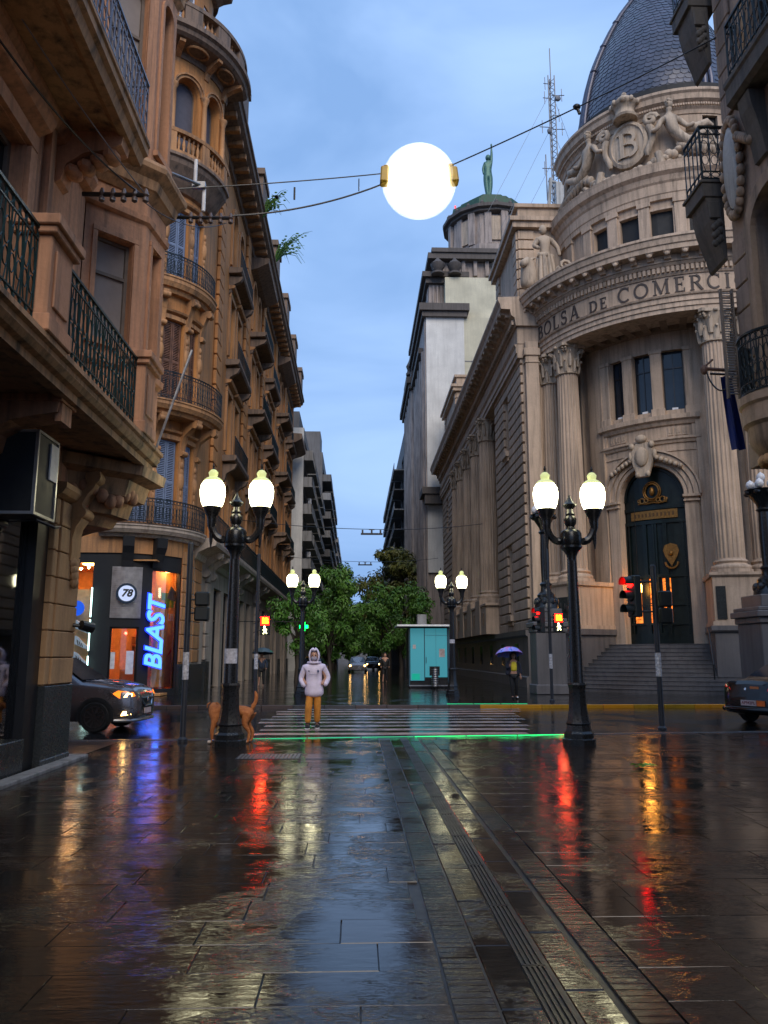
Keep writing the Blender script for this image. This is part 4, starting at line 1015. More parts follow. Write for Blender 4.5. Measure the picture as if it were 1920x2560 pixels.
for z in (0.8, 1.4, 2.0): m.bx(-9.9, -8.4, 36.0, 36.5, z, z + 0.06)
for x in (-9.9, -9.2, -8.5): m.bx(x, x + 0.06, 36.0, 36.5, 0.1, 2.4)
m.bx(-9.8, -9.1, 34.2, 34.8, 0.1, 1.0); m.bx(-8.95, -8.6, 34.0, 34.4, 0.1, 1.5)
part('shop_shelf', m, WOODS, B)
m = MB()
for x, z in ((-9.7, 1.0), (-9.3, 1.6), (-8.9, 1.55), (-8.7, 0.95), (-9.5, 2.2)): m.obox((x, 36.1, z), 0.3, 0.3, 0.25, 0.3)
part('shop_goods', m, plain('mixed_goods', (0.12, 0.11, 0.16), 0.7, var=0.5, scale=8), B)
# poster wall behind the right-hand pane
mpP = planar((-8.15, 33.6), (-7.35, 35.3))
m = MB(); mbox(m, mpP, -0.3, 1.7, -0.02, 0.0, 0.3, 5.1); part('poster_panel', m, plain('orange_poster', (0.85, 0.36, 0.10), 0.7), B)
m = MB(); mbox(m, mpP, 0.35, 1.5, 0.004, 0.012, 3.55, 3.95); mbox(m, mpP, 0.1, 0.7, 0.004, 0.012, 3.85, 4.15); part('poster_green', m, plain('poster_green_ink', (0.10, 0.32, 0.03), 0.7), B)
m = MB(); m.extr([(1.2, 3.4), (1.5, 3.4), (1.38, 3.9)], lambda a, b, w: mpP(a, w, b), 0.014, 0.02); mbox(m, mpP, 0.9, 1.3, 0.004, 0.012, 2.2, 2.9); m.extr([(0.6, 1.5), (1.3, 2.0), (1.2, 2.3)], lambda a, b, w: mpP(a, w, b), 0.004, 0.012); part('poster_red', m, plain('poster_red_ink', (0.8, 0.04, 0.02), 0.7), B)
me = text_mesh('poster_lettering', 'uru', 0.62, WHITEP, 0, 0.004, 0.01)
o = piece('poster_lettering', me, B, mpP(0.95, 0.012, 3.2), (R(90), 0, mpP.rot))
m = MB(); m.extr([(0, 3.9), (0.25, 4.4), (0.55, 4.2), (0.8, 4.6), (0.9, 4.1), (0.5, 3.8)], lambda a, b, w: mpP(a, 0.35 + w, b), 0, 0.03); part('hanging_shirt', m, plain('grey_cloth', (0.10, 0.10, 0.11), 0.8), B)
m = MB(); m.ell(mpP(1.1, 0.35, 1.35), 0.2, 0.2, 0.42, 10, 8); m.ell(mpP(1.1, 0.35, 1.95), 0.11, 0.11, 0.14, 8, 6); m.cyl(mpP(1.1, 0.35, 0.1), mpP(1.1, 0.35, 1.0), 0.1, 0.16); part('mannequin', m, plain('mannequin_cloth', (0.55, 0.28, 0.2), 0.7), B, smooth=60)
# signs
t = thing('shop_sign', 'round white sign with black 78 on a ribbed metal panel over shop door', 'sign', (-9.1, 32.0, 3.0))
m = MB(); mbox(m, mpG, mpG.U(276.5), mpG.U(299.5), 0.0, 0.05, 3.02, 5.05)
for k in range(24): mbox(m, mpG, mpG.U(276.8), mpG.U(299.2), 0.05, 0.065, 3.06 + k * 0.083, 3.10 + k * 0.083)
part('metal_panel', m, plain('brushed_panel', (0.42, 0.40, 0.40), 0.38, 0.7), t)
tc = R(288); er = Vector((math.cos(tc), math.sin(tc), 0)); et = Vector((-er.y, er.x, 0)); cc = Vector((T[0], T[1], 0)) + er * 3.0 + Vector((0, 0, 3.98))
def disc(r0, d0, d1, n=28):
    mm = MB(); mm.ring_loft([[cc + er * dd + et * r0 * math.cos(2 * math.pi * j / n) + Vector((0, 0, r0 * math.sin(2 * math.pi * j / n))) for j in range(n)] for dd in (d0, d1)]); return mm
part('sign_rim', disc(0.40, -0.05, 0.10), plain('dark_blue_rim', (0.012, 0.03, 0.06), 0.3), t); part('sign_face', disc(0.31, 0.10, 0.115), glow('white_sign_face', (0.62, 0.72, 1.0), 0.42), t)
me = text_mesh('sign_number', '78', 0.40, BLACK, 0.25, 0.004, 0.016)
o = piece('sign_number', me, t, cc + er * 0.121, (R(90), 0, tc + math.pi / 2))
t = thing('shop_sign', 'tall blue glowing BLAST sign reading upwards beside the shop window', 'sign', (-8.2, 32.4, 1.0))
BL = glow('blue_sign_glow', (0.05, 0.18, 1.0), 2.4); BLE = glow('deep_blue_sign_edge', (0.01, 0.04, 0.9), 1.5)
ta = R(311); er = Vector((math.cos(ta), math.sin(ta), 0)); cb_ = Vector((T[0], T[1], 0)) + er * 3.02 + Vector((0, 0, 2.42))
for nm, mt, ex, of, dd in (('sign_backing', BLE, 0.03, 0.042, 0.0), ('sign_letters', BL, 0.03, 0.016, 0.06)):
    me = text_mesh(nm, 'BLAST', 1.02, mt, 0.24, ex, of)
    o = piece(nm, me, t, cb_ + er * dd, (0, 0, 0)); 
    o.rotation_euler = (Matrix.Rotation(ta + math.pi / 2, 4, 'Z') @ Matrix.Rotation(R(90), 4, 'X') @ Matrix.Rotation(R(89), 4, 'Z')).to_euler()
TUBE = glow('white_light_tube', (0.62, 1.0, 0.92), 2.5)
for k, (z0, z1) in enumerate(((3.05, 4.2), (1.75, 2.95), (0.75, 1.55))):
    m = MB(); m.cyl((-10.36, 31.80, z0), (-10.36, 31.80, z1), 0.028, n=8); one('light_tube', m, TUBE, ('upper', 'middle', 'lower')[k] + ' white light tube upright on the black shop front', 'light tube', 'light tubes on the shop front')
# four trainers in the left pane and the round blue sign
for k in range(4):
    t = thing('shoe', ('topmost', 'second', 'third', 'lowest')[k] + ' white striped trainer in the left shop window', 'shoe', (-11.0, 32.5, 2.55 - 0.62 * k), 0, 'trainers in the shop window')
    x0, y0, z0 = -11.12, 32.45, 2.62 - 0.62 * k; m = MB()
    def sf(a, b, w): return (x0 + a * math.cos(-0.25) + 0.02, y0 + w, z0 + b + a * math.sin(-0.42))
    m.extr([(-0.05, 0.0), (0.62, 0.0), (0.66, 0.06), (0.55, 0.13), (0.30, 0.22), (0.12, 0.33), (-0.02, 0.34), (-0.06, 0.15)], sf, -0.09, 0.09); part('upper', m, plain('shoe_white', (0.62, 0.68, 0.8), 0.6) if k == 0 else MATS['shoe_white'], t, bevel=0.02)
    m = MB()
    for q in range(3): m.extr([(0.14 + q * 0.09, 0.04), (0.18 + q * 0.09, 0.04), (0.12 + q * 0.09, 0.22 - q * 0.03), (0.08 + q * 0.09, 0.22 - q * 0.03)], sf, -0.1, -0.092)
    part('stripe', m, BLACK, t)
m = MB(); n = 24; m.ring_loft([[(-11.1 + 0.30 * math.cos(2 * math.pi * j / n), yy, 3.42 + 0.30 * math.sin(2 * math.pi * j / n)) for j in range(n)] for yy in (32.35, 32.38)])
one('round_sign', m, glow('blue_disc', (0.01, 0.12, 0.9), 0.45), 'round blue sign hanging above the trainers in shop window', 'sign')
# ------------------------------------------------------------------ exchange building with rotunda and dome, right
def skin_mesh(name, verts, edges, radii, mat, sub=2, root=0):
    me = bpy.data.meshes.new(name + '_sk'); me.from_pydata([tuple(v) for v in verts], edges, [])
    ob = bpy.data.objects.new(name + '_sk', me); COL.objects.link(ob)
    ob.modifiers.new('skin', 'SKIN').use_smooth_shade = True
    sv = me.skin_vertices[0].data
    for i, r in enumerate(radii):
        rr = r if isinstance(r, (tuple, list)) else (r, r)
        sv[i].radius = rr; sv[i].use_root = (i == root)
    s = ob.modifiers.new('sub', 'SUBSURF'); s.levels = sub; s.render_levels = sub
    dg = bpy.context.evaluated_depsgraph_get(); out = bpy.data.meshes.new_from_object(ob.evaluated_get(dg))
    bpy.data.objects.remove(ob); bpy.data.meshes.remove(me); out.name = name; out.materials.clear(); out.materials.append(mat)
    out.polygons.foreach_set('use_smooth', [True] * len(out.polygons)); return out
def xform(me, M): me.transform(M); return me

BO = thing('exchange_building', 'beige stone exchange building with round columned entrance and slate dome', 'building', (17.8, 50, 0))
P = (17.8, 42.0)
def ring(name, R0, a0, a1, prof, mat, du=0.35, parent=None):
    mp = cylmap(P, R0, a0, a1, du); m = MB(); mprof(m, mp, 0, mp.L, prof); return part(name, m, mat, parent or BO)
# --- entrance wall with arch and three windows
mpW = cylmap(P, 5.8, 184, 280, 0.3); UW = mpW.U
AX = 231.0
hd = 15.6
door_o = (UW(AX - hd), UW(AX + hd), 2.1, 10.65, 1.58)
wins = [(UW(AX - 17.5), UW(AX - 10.0), 13.3, 16.35), (UW(AX - 4.6), UW(AX + 4.2), 13.3, 16.35), (UW(AX + 9.4), UW(AX + 19.2), 13.3, 16.35)]
m = MB(); wall(m, mpW, 0, mpW.L, 2.1, 17.4, [door_o] + wins, 0.38); part('entrance_wall', m, S_BO, BO)
for o in wins:
    w = window(BO, mpW, o, 0.30, BLACK, GLASSB, 0.06, 1, (0.72,))
    s = MB(); mbox(s, mpW, (o[0] + o[1]) / 2 - 0.14, (o[0] + o[1]) / 2 + 0.14, -0.26, -0.14, 13.34, 13.44); part('sill_lamp', s, WHITEP, w)
m = MB()
for a in (AX - 20.4, AX - 7.3, AX + 6.8, AX + 22.0):
    mbox(m, mpW, UW(a) - 0.26, UW(a) + 0.26, 0, 0.12, 13.0, 16.4); mbox(m, mpW, UW(a) - 0.32, UW(a) + 0.32, 0, 0.18, 13.0, 13.4); mbox(m, mpW, UW(a) - 0.31, UW(a) + 0.31, 0, 0.17, 16.22, 16.4)
part('window_pilaster', m, S_BO2, BO, bevel=0.015)
def mpr(name, mp, u0, u1, prof, mat=S_BO2):
    m = MB(); mprof(m, mp, u0, u1, prof); return part(name, m, mat, BO)
mpr('sill_band', mpW, UW(AX - 24.5), UW(AX + 24.5), [(0, 12.5), (0.10, 12.55), (0.18, 12.7), (0.32, 12.78), (0.34, 13.0), (0, 13.02)])
mpr('lower_band', mpW, UW(AX - 24.5), UW(AX + 24.5), [(0, 11.62), (0.08, 11.65), (0.12, 11.76), (0.2, 11.82), (0.2, 11.92), (0, 11.94)])
m = MB()
for sg in (-1, 1):   # little triglyph panels in the frieze
    for k in range(3):
        uc = UW(AX + sg * (11.5 + k * 3.3)); mbox(m, mpW, uc - 0.13, uc + 0.13, 0, 0.04, 12.02, 12.42)
        for q in (-0.06, 0.06): mbox(m, mpW, uc + q - 0.025, uc + q + 0.025, 0.04, 0.07, 12.12, 12.36)
    uc = UW(AX + sg * 22.6); mbox(m, mpW, uc - 0.16, uc + 0.16, 0, 0.10, 11.95, 12.5)
part('frieze_panel', m, S_BO2, BO)
# arch mouldings, imposts and jambs
m = MB(); zs = 10.65 - 1.58; u0, u1 = door_o[0], door_o[1]
archband(m, mpW, u0 - 0.02, u1 + 0.02, zs, 0.16, -0.1, 0.06, rise=1.60, n=24); archband(m, mpW, u0 - 0.20, u1 + 0.20, zs, 0.20, 0, 0.14, rise=1.78, n=24); archband(m, mpW, u0 - 0.42, u1 + 0.42, zs, 0.22, 0, 0.24, rise=2.0, n=24); archband(m, mpW, u0 - 0.66, u1 + 0.66, zs, 0.09, 0, 0.34, rise=2.24, n=24)
for sg, uu in ((-1, u0), (1, u1)):
    a, b = (uu - 0.62, uu - 0.02) if sg < 0 else (uu + 0.02, uu + 0.62)
    mbox(m, mpW, a, b, 0, 0.10, 2.1, zs - 0.32); mbox(m, mpW, a - 0.05, b + 0.05, 0, 0.22, zs - 0.32, zs - 0.24); mbox(m, mpW, a - 0.02, b + 0.02, 0, 0.16, zs - 0.24, zs - 0.12); mbox(m, mpW, a - 0.08, b + 0.08, 0, 0.30, zs - 0.12, zs)
part('arch_moulding', m, S_BO2, BO)
m = MB()   # raised spandrel panels
for sg in (-1, 1):
    for aa, z0, z1 in ((23.0, 9.6, 11.3),):
        uc = UW(AX + sg * aa); mbox(m, mpW, uc - 0.03, uc + 0.03, 0, 0.05, z0, z1)
    ua, ub = sorted((UW(AX + sg * 9.5), UW(AX + sg * 23.0))); mbox(m, mpW, ua, ub, 0, 0.05, 11.25, 11.31)
part('spandrel_moulding', m, S_BO2, BO)
# keystone cartouche with garland arms
m = MB(); uc = UW(AX - 1.2); tt = mpW.ang(uc) - math.pi / 2
def kc(a, b, w): 
    q = mpW(uc + a, 0.2 + w, 11.0 + b); return q
m.extr([(-0.26, -0.95), (0.26, -0.95), (0.48, -0.2), (0.52, 0.35), (0.3, 0.75), (-0.3, 0.75), (-0.52, 0.35), (-0.48, -0.2)], kc, 0, 0.24)
part('cartouche', m, S_BOL, BO, bevel=0.04)
m = MB(); Mr = Matrix.Rotation(tt, 3, 'Z'); m.ell(kc(0, 0.05, 0.26), 0.16, 0.33, 0.48, 14, 10, Mr); m.ell(kc(0, 0.95, 0.2), 0.18, 0.28, 0.22, 10, 8, Mr)
for sg in (-1, 1):
    m.ell(kc(sg * 0.46, 0.62, 0.2), 0.16, 0.16, 0.18, 10, 8); m.ell(kc(sg * 0.55, 0.15, 0.15), 0.13, 0.12, 0.26, 8, 6)
    for k in range(6): m.ell(kc(sg * (0.62 + 0.2 * k), -0.05 - 0.10 * k, 0.1), 0.12, 0.15, 0.13, 8, 6)
    m.ell(kc(sg * 0.24, -0.82, 0.22), 0.12, 0.12, 0.16, 8, 6)
part('cartouche_carving', m, S_BOL, BO, smooth=60)
# doors: bronze and glass with gilt emblem and plate
dpt = 0.42
m = MB(); pane_poly(m, mpW, door_o, -dpt)
D0 = part('door', m, DOORG, BO)
m = MB()
for a in (-15.2, -13.6, -5.6, -4.6, -0.6, 0.6, 4.6, 5.6, 13.6, 15.2):
    u = UW(AX + a); mbox(m, mpW, u - 0.05, u + 0.05, -dpt, -dpt + 0.09, 2.1, 8.0)
for z, h in ((2.1, 0.5), (3.0, 0.1), (5.25, 0.14), (7.85, 0.18), (8.55, 0.16), (3.9, 0.05)): mbox(m, mpW, door_o[0] + 0.02, door_o[1] - 0.02, -dpt, -dpt + 0.11, z, z + h)
archband(m, mpW, u0 + 0.14, u1 - 0.14, zs, 0.12, -dpt, -dpt + 0.1, rise=1.44, n=20)
part('door_frame', m, DOORG, D0)
m = MB(); mbox(m, mpW, UW(AX - 11.5), UW(AX + 12.0), -dpt + 0.10, -dpt + 0.14, 8.08, 8.50); part('gilt_plate', m, GOLD, D0)
m = MB()
for k in range(11): mbox(m, mpW, UW(AX - 9.5 + 1.9 * k), UW(AX - 8.6 + 1.9 * k), -dpt + 0.14, -dpt + 0.15, 8.2, 8.38)
part('plate_lettering', m, plain('dark_gilt', (0.10, 0.05, 0.015), 0.5, 0.4), D0)
def dc(a, b, w, uo=0, zo=9.32): return mpW(UW(AX) + uo + a, -dpt + 0.08 + w, zo + b)
m = MB()
for rr, t_ in ((0.36, 0.05), (0.45, 0.03)): m.tube([dc(rr * math.cos(q * math.pi / 10), 0.12 + 0.42 / 0.4 * rr * math.sin(q * math.pi / 10), 0.02) for q in range(21)], t_, 6, False)
m.tube([dc(-0.75 + 0.1 * q, -0.45 + 0.02 * math.sin(q), 0.02) for q in range(16)], 0.035, 5)
for sg in (-1, 1):
    for c_, r_ in ((0.52, 0.13), (0.30, 0.10), (0.68, 0.07)): m.tube([dc(sg * (c_ + r_ * math.cos(q)), -0.30 + r_ * math.sin(q), 0.03) for q in [k * 0.7 for k in range(10)]], 0.035, 5)
m.ell(dc(0, 0.12, 0.02), 0.12, 0.14, 0.22, 10, 8)
part('gilt_emblem', m, GOLD, D0, smooth=60)
m = MB(); uo = UW(AX + 7.8) - UW(AX)
def d2(a, b, w): return dc(a, b, w, uo, 6.3)
m.extr([(-0.3, 0.45), (-0.38, 0.2), (-0.28, -0.1), (0, -0.55), (0.28, -0.1), (0.38, 0.2), (0.3, 0.45), (0, 0.55)], d2, 0.02, 0.08); m.ell(d2(0, 0.05, 0.1), 0.1, 0.1, 0.12, 10, 8)
m.tube([d2(0.3 * math.cos(q * math.pi / 8), -0.35 - 0.3 * math.sin(q * math.pi / 8), 0.05) for q in range(9)], 0.05, 6)
part('gilt_mask', m, GOLD, D0, smooth=50)
AMB = NT('amber_lit_glass'); nz = AMB.noise(6, detail=3)
AMB.set(Base_Color=(0.25, 0.07, 0.01, 1), Roughness=0.3); AMB.l(AMB.ramp(nz, [(0.3, (0.20, 0.035, 0.004, 1)), (0.7, (0.75, 0.17, 0.02, 1))]), AMB.b.inputs['Emission Color']); AMB.b.inputs['Emission Strength'].default_value = 1.6
for a0, a1 in ((-12.6, -8.8), (-5.0, -1.4), (2.6, 6.6)):
    m = MB(); mbox(m, mpW, UW(AX + a0), UW(AX + a1) , -dpt + 0.01, -dpt + 0.03, 3.1, 5.2); part('lit_pane', m, AMB.m, D0)
m = MB()
for a0, a1 in ((-12.6, -8.8), (-5.0, -1.4), (2.6, 6.6)):
    ua, ub = UW(AX + a0), UW(AX + a1)
    for z in (3.5, 4.0, 4.5): mbox(m, mpW, ua, ub, -dpt + 0.03, -dpt + 0.05, z, z + 0.04)
    for k in range(8): m.tube([mpW(ua + (ub - ua) * (0.5 + 0.45 * math.cos(q * 0.8 + k)), -dpt + 0.05, 3.2 + 0.25 * k + 0.10 * math.sin(q * 0.8)) for q in range(6)], 0.012, 4, False)
part('door_grille', m, BLACK, D0)
t = thing('porch_lantern', 'small lit amber lantern hanging in front of the bronze doors', 'lantern', mpW(UW(AX - 6.5), -0.1, 5.0))
q0 = Vector(mpW(UW(AX - 6.3), 0.35, 4.75)); m = MB(); m.lathe([(0.05, -0.28), (0.14, -0.22), (0.17, 0.1), (0.10, 0.22), (0.04, 0.27)], q0, 8); part('lit_glass', m, glow('amber_lantern', (1.0, 0.40, 0.06), 25), t, smooth=50)
m = MB(); m.cyl(q0 + Vector((0, 0, 0.25)), q0 + Vector((0, 0, 4.2)), 0.012); m.lathe([(0.12, 0.20), (0.15, 0.22), (0.05, 0.34)], q0, 8); m.lathe([(0.04, -0.36), (0.10, -0.3), (0.12, -0.26)], q0, 8)
for k in range(4): m.cyl(q0 + Vector((0.17 * math.cos(k * 1.571), 0.17 * math.sin(k * 1.571), 0.1)), q0 + Vector((0.14 * math.cos(k * 1.571), 0.14 * math.sin(k * 1.571), -0.23)), 0.012)
part('cage', m, BLACK, t)
# --- steps
for k in range(12):
    r0 = 9.55 - 0.29 * k; wide = k < 5
    ring('step', r0, AX - (31 if wide else 21.5), AX + (31 if wide else 21.5), [(-0.45 if k < 11 else -3.6, 0.0), (0, 0.0), (0, 0.175 * (k + 1) - 0.03), (0.025, 0.175 * (k + 1) - 0.03), (0.025, 0.175 * (k + 1)), (-0.45 if k < 11 else -3.6, 0.175 * (k + 1))], S_GR)
# --- column pedestals (granite below, stone above) with plaques
mpC = cylmap(P, 7.55, 178, 290, 0.3); UC = mpC.U
def pedestal(a0, a1):
    m = MB(); mbox(m, mpC, UC(a0), UC(a1), -2.2, 1.05, 0.0, 2.55); mprof(m, mpC, UC(a0) - 0.12, UC(a1) + 0.12, [(-2.2, 2.55), (1.12, 2.55), (1.18, 2.62), (1.18, 2.82), (-2.2, 2.82)]); mbox(m, mpC, UC(a0) - 0.1, UC(a1) + 0.1, -2.2, 1.16, 0, 0.45); part('plinth', m, S_GR, BO)
    m = MB(); mbox(m, mpC, UC(a0) + 0.05, UC(a1) - 0.05, -2.2, 0.95, 2.82, 4.9); mbox(m, mpC, UC(a0) - 0.03, UC(a1) + 0.03, -2.2, 1.03, 2.82, 3.0); mprof(m, mpC, UC(a0) - 0.06, UC(a1) + 0.06, [(-2.2, 4.9), (0.98, 4.9), (1.06, 4.98), (1.06, 5.1), (-2.2, 5.1)]); part('pedestal', m, S_BO, BO)
pedestal(183, 209.5); pedestal(252.5, 281)
m = MB(); mbox(m, mpC, UC(201.0), UC(208.6), 0.95, 1.0, 3.2, 4.35); part('plaque', m, S_DK, BO)
m = MB()
for k in range(7): m.ell(mpC(UC(201.8 + k * 1.0), 1.01, 3.7 + 0.25 * math.sin(k * 2.3)), 0.05, 0.06, 0.22, 6, 5)
part('plaque_relief', m, BLACKM, BO, smooth=60)
m = MB(); mbox(m, mpC, UC(253.6), UC(256.2), 0.95, 1.0, 3.1, 4.5); part('plaque', m, S_DK, BO)
m = MB()
for a, s_ in ((209.9, 1), (252.1, -1)):
    m.tube([mpC(UC(a + s_ * 1.2), 0.9, 2.75), mpC(UC(a + s_ * 1.2), 1.8, 1.65), mpC(UC(a + s_ * 1.2), 2.2, 1.2), mpC(UC(a + s_ * 1.2), 2.2, 0.6)], 0.03, 6)
part('handrail', m, BLACK, BO)
# --- fluted Corinthian columns
def fluted(name, r, h, mat, nf=20):
    mb = MB(); rings = []
    for z, k in ((0, 1.0), (0.02, 1.0), (h * 0.33, 0.995), (h * 0.66, 0.93), (h, 0.85)):
        rg = []
        for i in range(nf * 4):
            fr = (i % 4); rr = r * k * (1.0 if fr in (0, 1) else 0.925)
            rg.append((rr * math.cos(2 * math.pi * i / (nf * 4)), rr * math.sin(2 * math.pi * i / (nf * 4)), z))
        rings.append(rg)
    mb.ring_loft(rings); return mb.mesh(name, mat, smooth=25)
def capital(name, r, h, mat):
    mb = MB(); mb.lathe([(r * 0.86, 0), (r * 1.0, 0.02), (r * 1.0, 0.06), (r * 0.88, 0.09), (r * 0.86, h * 0.5), (r * 1.05, h * 0.85), (r * 1.1, h * 0.9)], n=16)
    for row, (z0, hh, rr, n0) in enumerate(((0.08, h * 0.42, 0.90, 8), (h * 0.25, h * 0.52, 0.94, 8))):
        for i in range(n0):
            a = 2 * math.pi * (i + 0.5 * row) / n0
            pts = []; rad = []
            for q, (dr, dz, w) in enumerate(((0.0, 0, 0.20), (0.04, 0.35, 0.23), (0.07, 0.7, 0.20), (0.16, 0.95, 0.15), (0.30, 0.97, 0.11), (0.33, 0.84, 0.06))):
                x = r * (rr + dr); pts.append((x * math.cos(a), x * math.sin(a), z0 + hh * dz)); rad.append(r * w)
            mb.tube(pts, rad, 6, True, 0.55)
    for i in range(4):
        a = math.pi / 4 + i * math.pi / 2
        for s_ in (-0.16, 0.16):
            c = Vector((r * 1.22 * math.cos(a + s_ * .6), r * 1.22 * math.sin(a + s_ * .6), h * 0.80)); tn = Vector((-math.sin(a), math.cos(a), 0)); ou = Vector((math.cos(a), math.sin(a), 0))
            mb.tube([c + ou * (0.22 * r * (1 - q / 12) * math.cos(q * 0.9)) + Vector((0, 0, 0.22 * r * (1 - q / 12) * math.sin(q * 0.9))) for q in range(10)], r * 0.075, 5)
        a2 = i * math.pi / 2; mb.ell((r * 1.12 * math.cos(a2), r * 1.12 * math.sin(a2), h * 0.93), r * 0.18, r * 0.18, r * 0.15, 8, 6)
    pl = []
    for i in range(4):
        a = math.pi / 4 + i * math.pi / 2
        for s_ in (-0.10, 0.10): pl.append((r * 1.55 * math.cos(a + s_), r * 1.55 * math.sin(a + s_)))
        pl.append((r * 1.02 * math.cos(a + math.pi / 4), r * 1.02 * math.sin(a + math.pi / 4)))
    mb.prism(pl, h * 0.90, h); return mb.mesh(name, mat, smooth=40)
def cbase(name, r, mat):
    mb = MB(); mb.lathe([(r * 1.32, 0.16), (r * 1.36, 0.22), (r * 1.36, 0.30), (r * 1.28, 0.36), (r * 1.12, 0.38), (r * 1.08, 0.44), (r * 1.14, 0.47), (r * 1.18, 0.52), (r * 1.14, 0.58), (r * 1.02, 0.60), (r * 1.0, 0.66)], n=28)
    mb.lathe([(r * 1.46, 0.0), (r * 1.46, 0.16)], n=28); return mb.mesh(name, mat, smooth=40)
ZC0, ZC1 = 5.1, 17.3
CH = 1.55
shaftm = fluted('column', 0.62, ZC1 - ZC0 - CH - 0.66, S_BO); capm = capital('capital', 0.62, CH, S_BOL); basem = cbase('base', 0.62, S_BO2)
def column(x, y, rz, s=1.0):
    o = piece('column', shaftm, BO, (x, y, ZC0 + 0.66), (0, 0, rz), (s, s, 1))
    piece('capital', capm, o, (0, 0, ZC1 - ZC0 - CH - 0.66), world=False); piece('base', basem, o, (0, 0, -0.66), world=False)
for a in (190.0, 202.5, 260.0, 272.5): q = mpC(UC(a), 0, 0); column(q[0], q[1], R(a))
m = MB()
for a in (187.5, 203.5, 258.5, 275): 
    u = UW(a) ; mbox(m, mpW, u - 0.5, u + 0.5, 0, 0.16, 5.1, 17.3)
part('wall_pilaster', m, S_BO, BO)
# --- curved entablature with inscription, dentils, modillions
ring('architrave', 8.2, 179, 296, [(-1.6, 17.3), (-0.06, 17.3), (-0.06, 17.5), (0.0, 17.52), (0.0, 17.74), (0.06, 17.76), (0.06, 17.98), (0.14, 18.02), (0.18, 18.1), (-0.10, 18.12), (-1.6, 18.12)], S_BO2)
ring('frieze', 8.2, 179, 296, [(-1.0, 18.12), (0.0, 18.12), (0.0, 19.06), (-1.0, 19.06)], S_BO)
ring('bed_moulding', 8.2, 179, 296, [(-1, 19.06), (0.06, 19.06), (0.12, 19.16), (0.12, 19.48), (0.2, 19.5), (0.3, 19.62), (-1, 19.64)], S_BO2)
ring('corona', 8.2, 177, 296, [(-1, 19.64), (0.34, 19.64), (0.36, 19.98), (0.86, 20.0), (0.88, 20.22), (0.94, 20.26), (1.0, 20.5), (1.06, 20.54), (1.06, 20.66), (-1.8, 20.8)], S_BO2)
mpE_ = cylmap(P, 8.2, 179, 296, 0.3)
m = MB(); k = 179.4
while k < 291: mbox(m, mpE_, mpE_.U(k), mpE_.U(k) + 0.12, 0.12, 0.24, 19.20, 19.46); k += 1.45
o = part('dentil_course', m, S_BO2, BO); o['kind'] = 'stuff'
md = MB(); md.extr([(0, 0), (0, -0.26), (0.16, -0.26), (0.24, -0.14), (0.44, -0.10), (0.5, -0.02), (0.5, 0)], lambda a, b, w: (a, w, b), -0.15, 0.15); md.bx(0.0, 0.46, -0.19, 0.19, -0.03, 0.0); md.ell((0.46, 0, -0.12), 0.06, 0.12, 0.1, 8, 6); mdm = md.mesh('modillion', S_BO2)
k = 181.0
while k < 288: t_ = R(k); piece('modillion', mdm, BO, (P[0] + 8.53 * math.cos(t_), P[1] + 8.53 * math.sin(t_), 19.99), (0, 0, t_)); k += 5.05
INK = plain('incised_letter_paint', (0.055, 0.042, 0.038), 0.7)
mpL = cylmap(P, 8.2, 179, 296, 0.3)
tot = 0; text = [('BOLSA', 0.74), (' ', 0.3), ('DE', 0.56), (' ', 0.3), ('COMERCIO', 0.74)]
def adv(c, h): return GLYPH[c][0] * h + 0.155 * h / 0.74
tot = sum(sum(adv(c, h) for c in s_) if s_ != ' ' else 0.42 for s_, h in text)
u = mpL.U(231.6) - tot / 2 
for s_, h in text:
    if s_ == ' ': u += 0.42; continue
    for ch in s_:
        m = MB(); letter(m, mpL, ch, u, 18.22, h, 0.0, 0.035); part('letter', m, INK, BO, label='dark letter ' + ch + ' of the inscription'); u += adv(ch, h)
# soffit beams behind the columns
m = MB()
mpB_ = cylmap(P, 5.8, 184, 285, 0.3)
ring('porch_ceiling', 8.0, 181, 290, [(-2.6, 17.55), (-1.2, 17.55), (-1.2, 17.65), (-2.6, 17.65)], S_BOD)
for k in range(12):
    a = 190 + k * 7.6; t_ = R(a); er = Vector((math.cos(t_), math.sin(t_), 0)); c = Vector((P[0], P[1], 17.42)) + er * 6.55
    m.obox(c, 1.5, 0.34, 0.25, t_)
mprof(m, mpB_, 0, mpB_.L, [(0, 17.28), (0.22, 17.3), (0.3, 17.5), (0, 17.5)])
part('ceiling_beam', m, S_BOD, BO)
# --- attic drum with windows
mpD = cylmap(P, 6.2, 176, 300, 0.3); UD = mpD.U
dw = [(UD(211.3), UD(219.0), 22.05, 23.6), (UD(225.8), UD(234.6), 22.05, 23.6), (UD(240.2), UD(250.0), 22.05, 23.6), (UD(257), UD(266), 22.05, 23.6)]
m = MB(); wall(m, mpD, 0, mpD.L, 20.6, 24.2, dw, 0.3); part('drum_wall', m, S_BO, BO)
for o in dw:
    window(BO, mpD, o, 0.25, BLACK, GLASSB, 0.05, 1, (0.55,))
    s = MB(); frame_rect(s, mpD, o[0] - 0.12, o[1] + 0.12, o[2] - 0.10, o[3] + 0.12, 0.11, 0, 0.05); part('window_surround', s, S_BO2, BO)
m = MB()
for a in (207.5, 222.4, 237.5, 253.2, 269, 193): mbox(m, mpD, UD(a) - 0.27, UD(a) + 0.27, 0, 0.14, 21.2, 24.1); mbox(m, mpD, UD(a) - 0.33, UD(a) + 0.33, 0, 0.2, 23.85, 24.1); mbox(m, mpD, UD(a) - 0.32, UD(a) + 0.32, 0, 0.19, 21.2, 21.5)
part('drum_pilaster', m, S_BO2, BO, bevel=0.012)
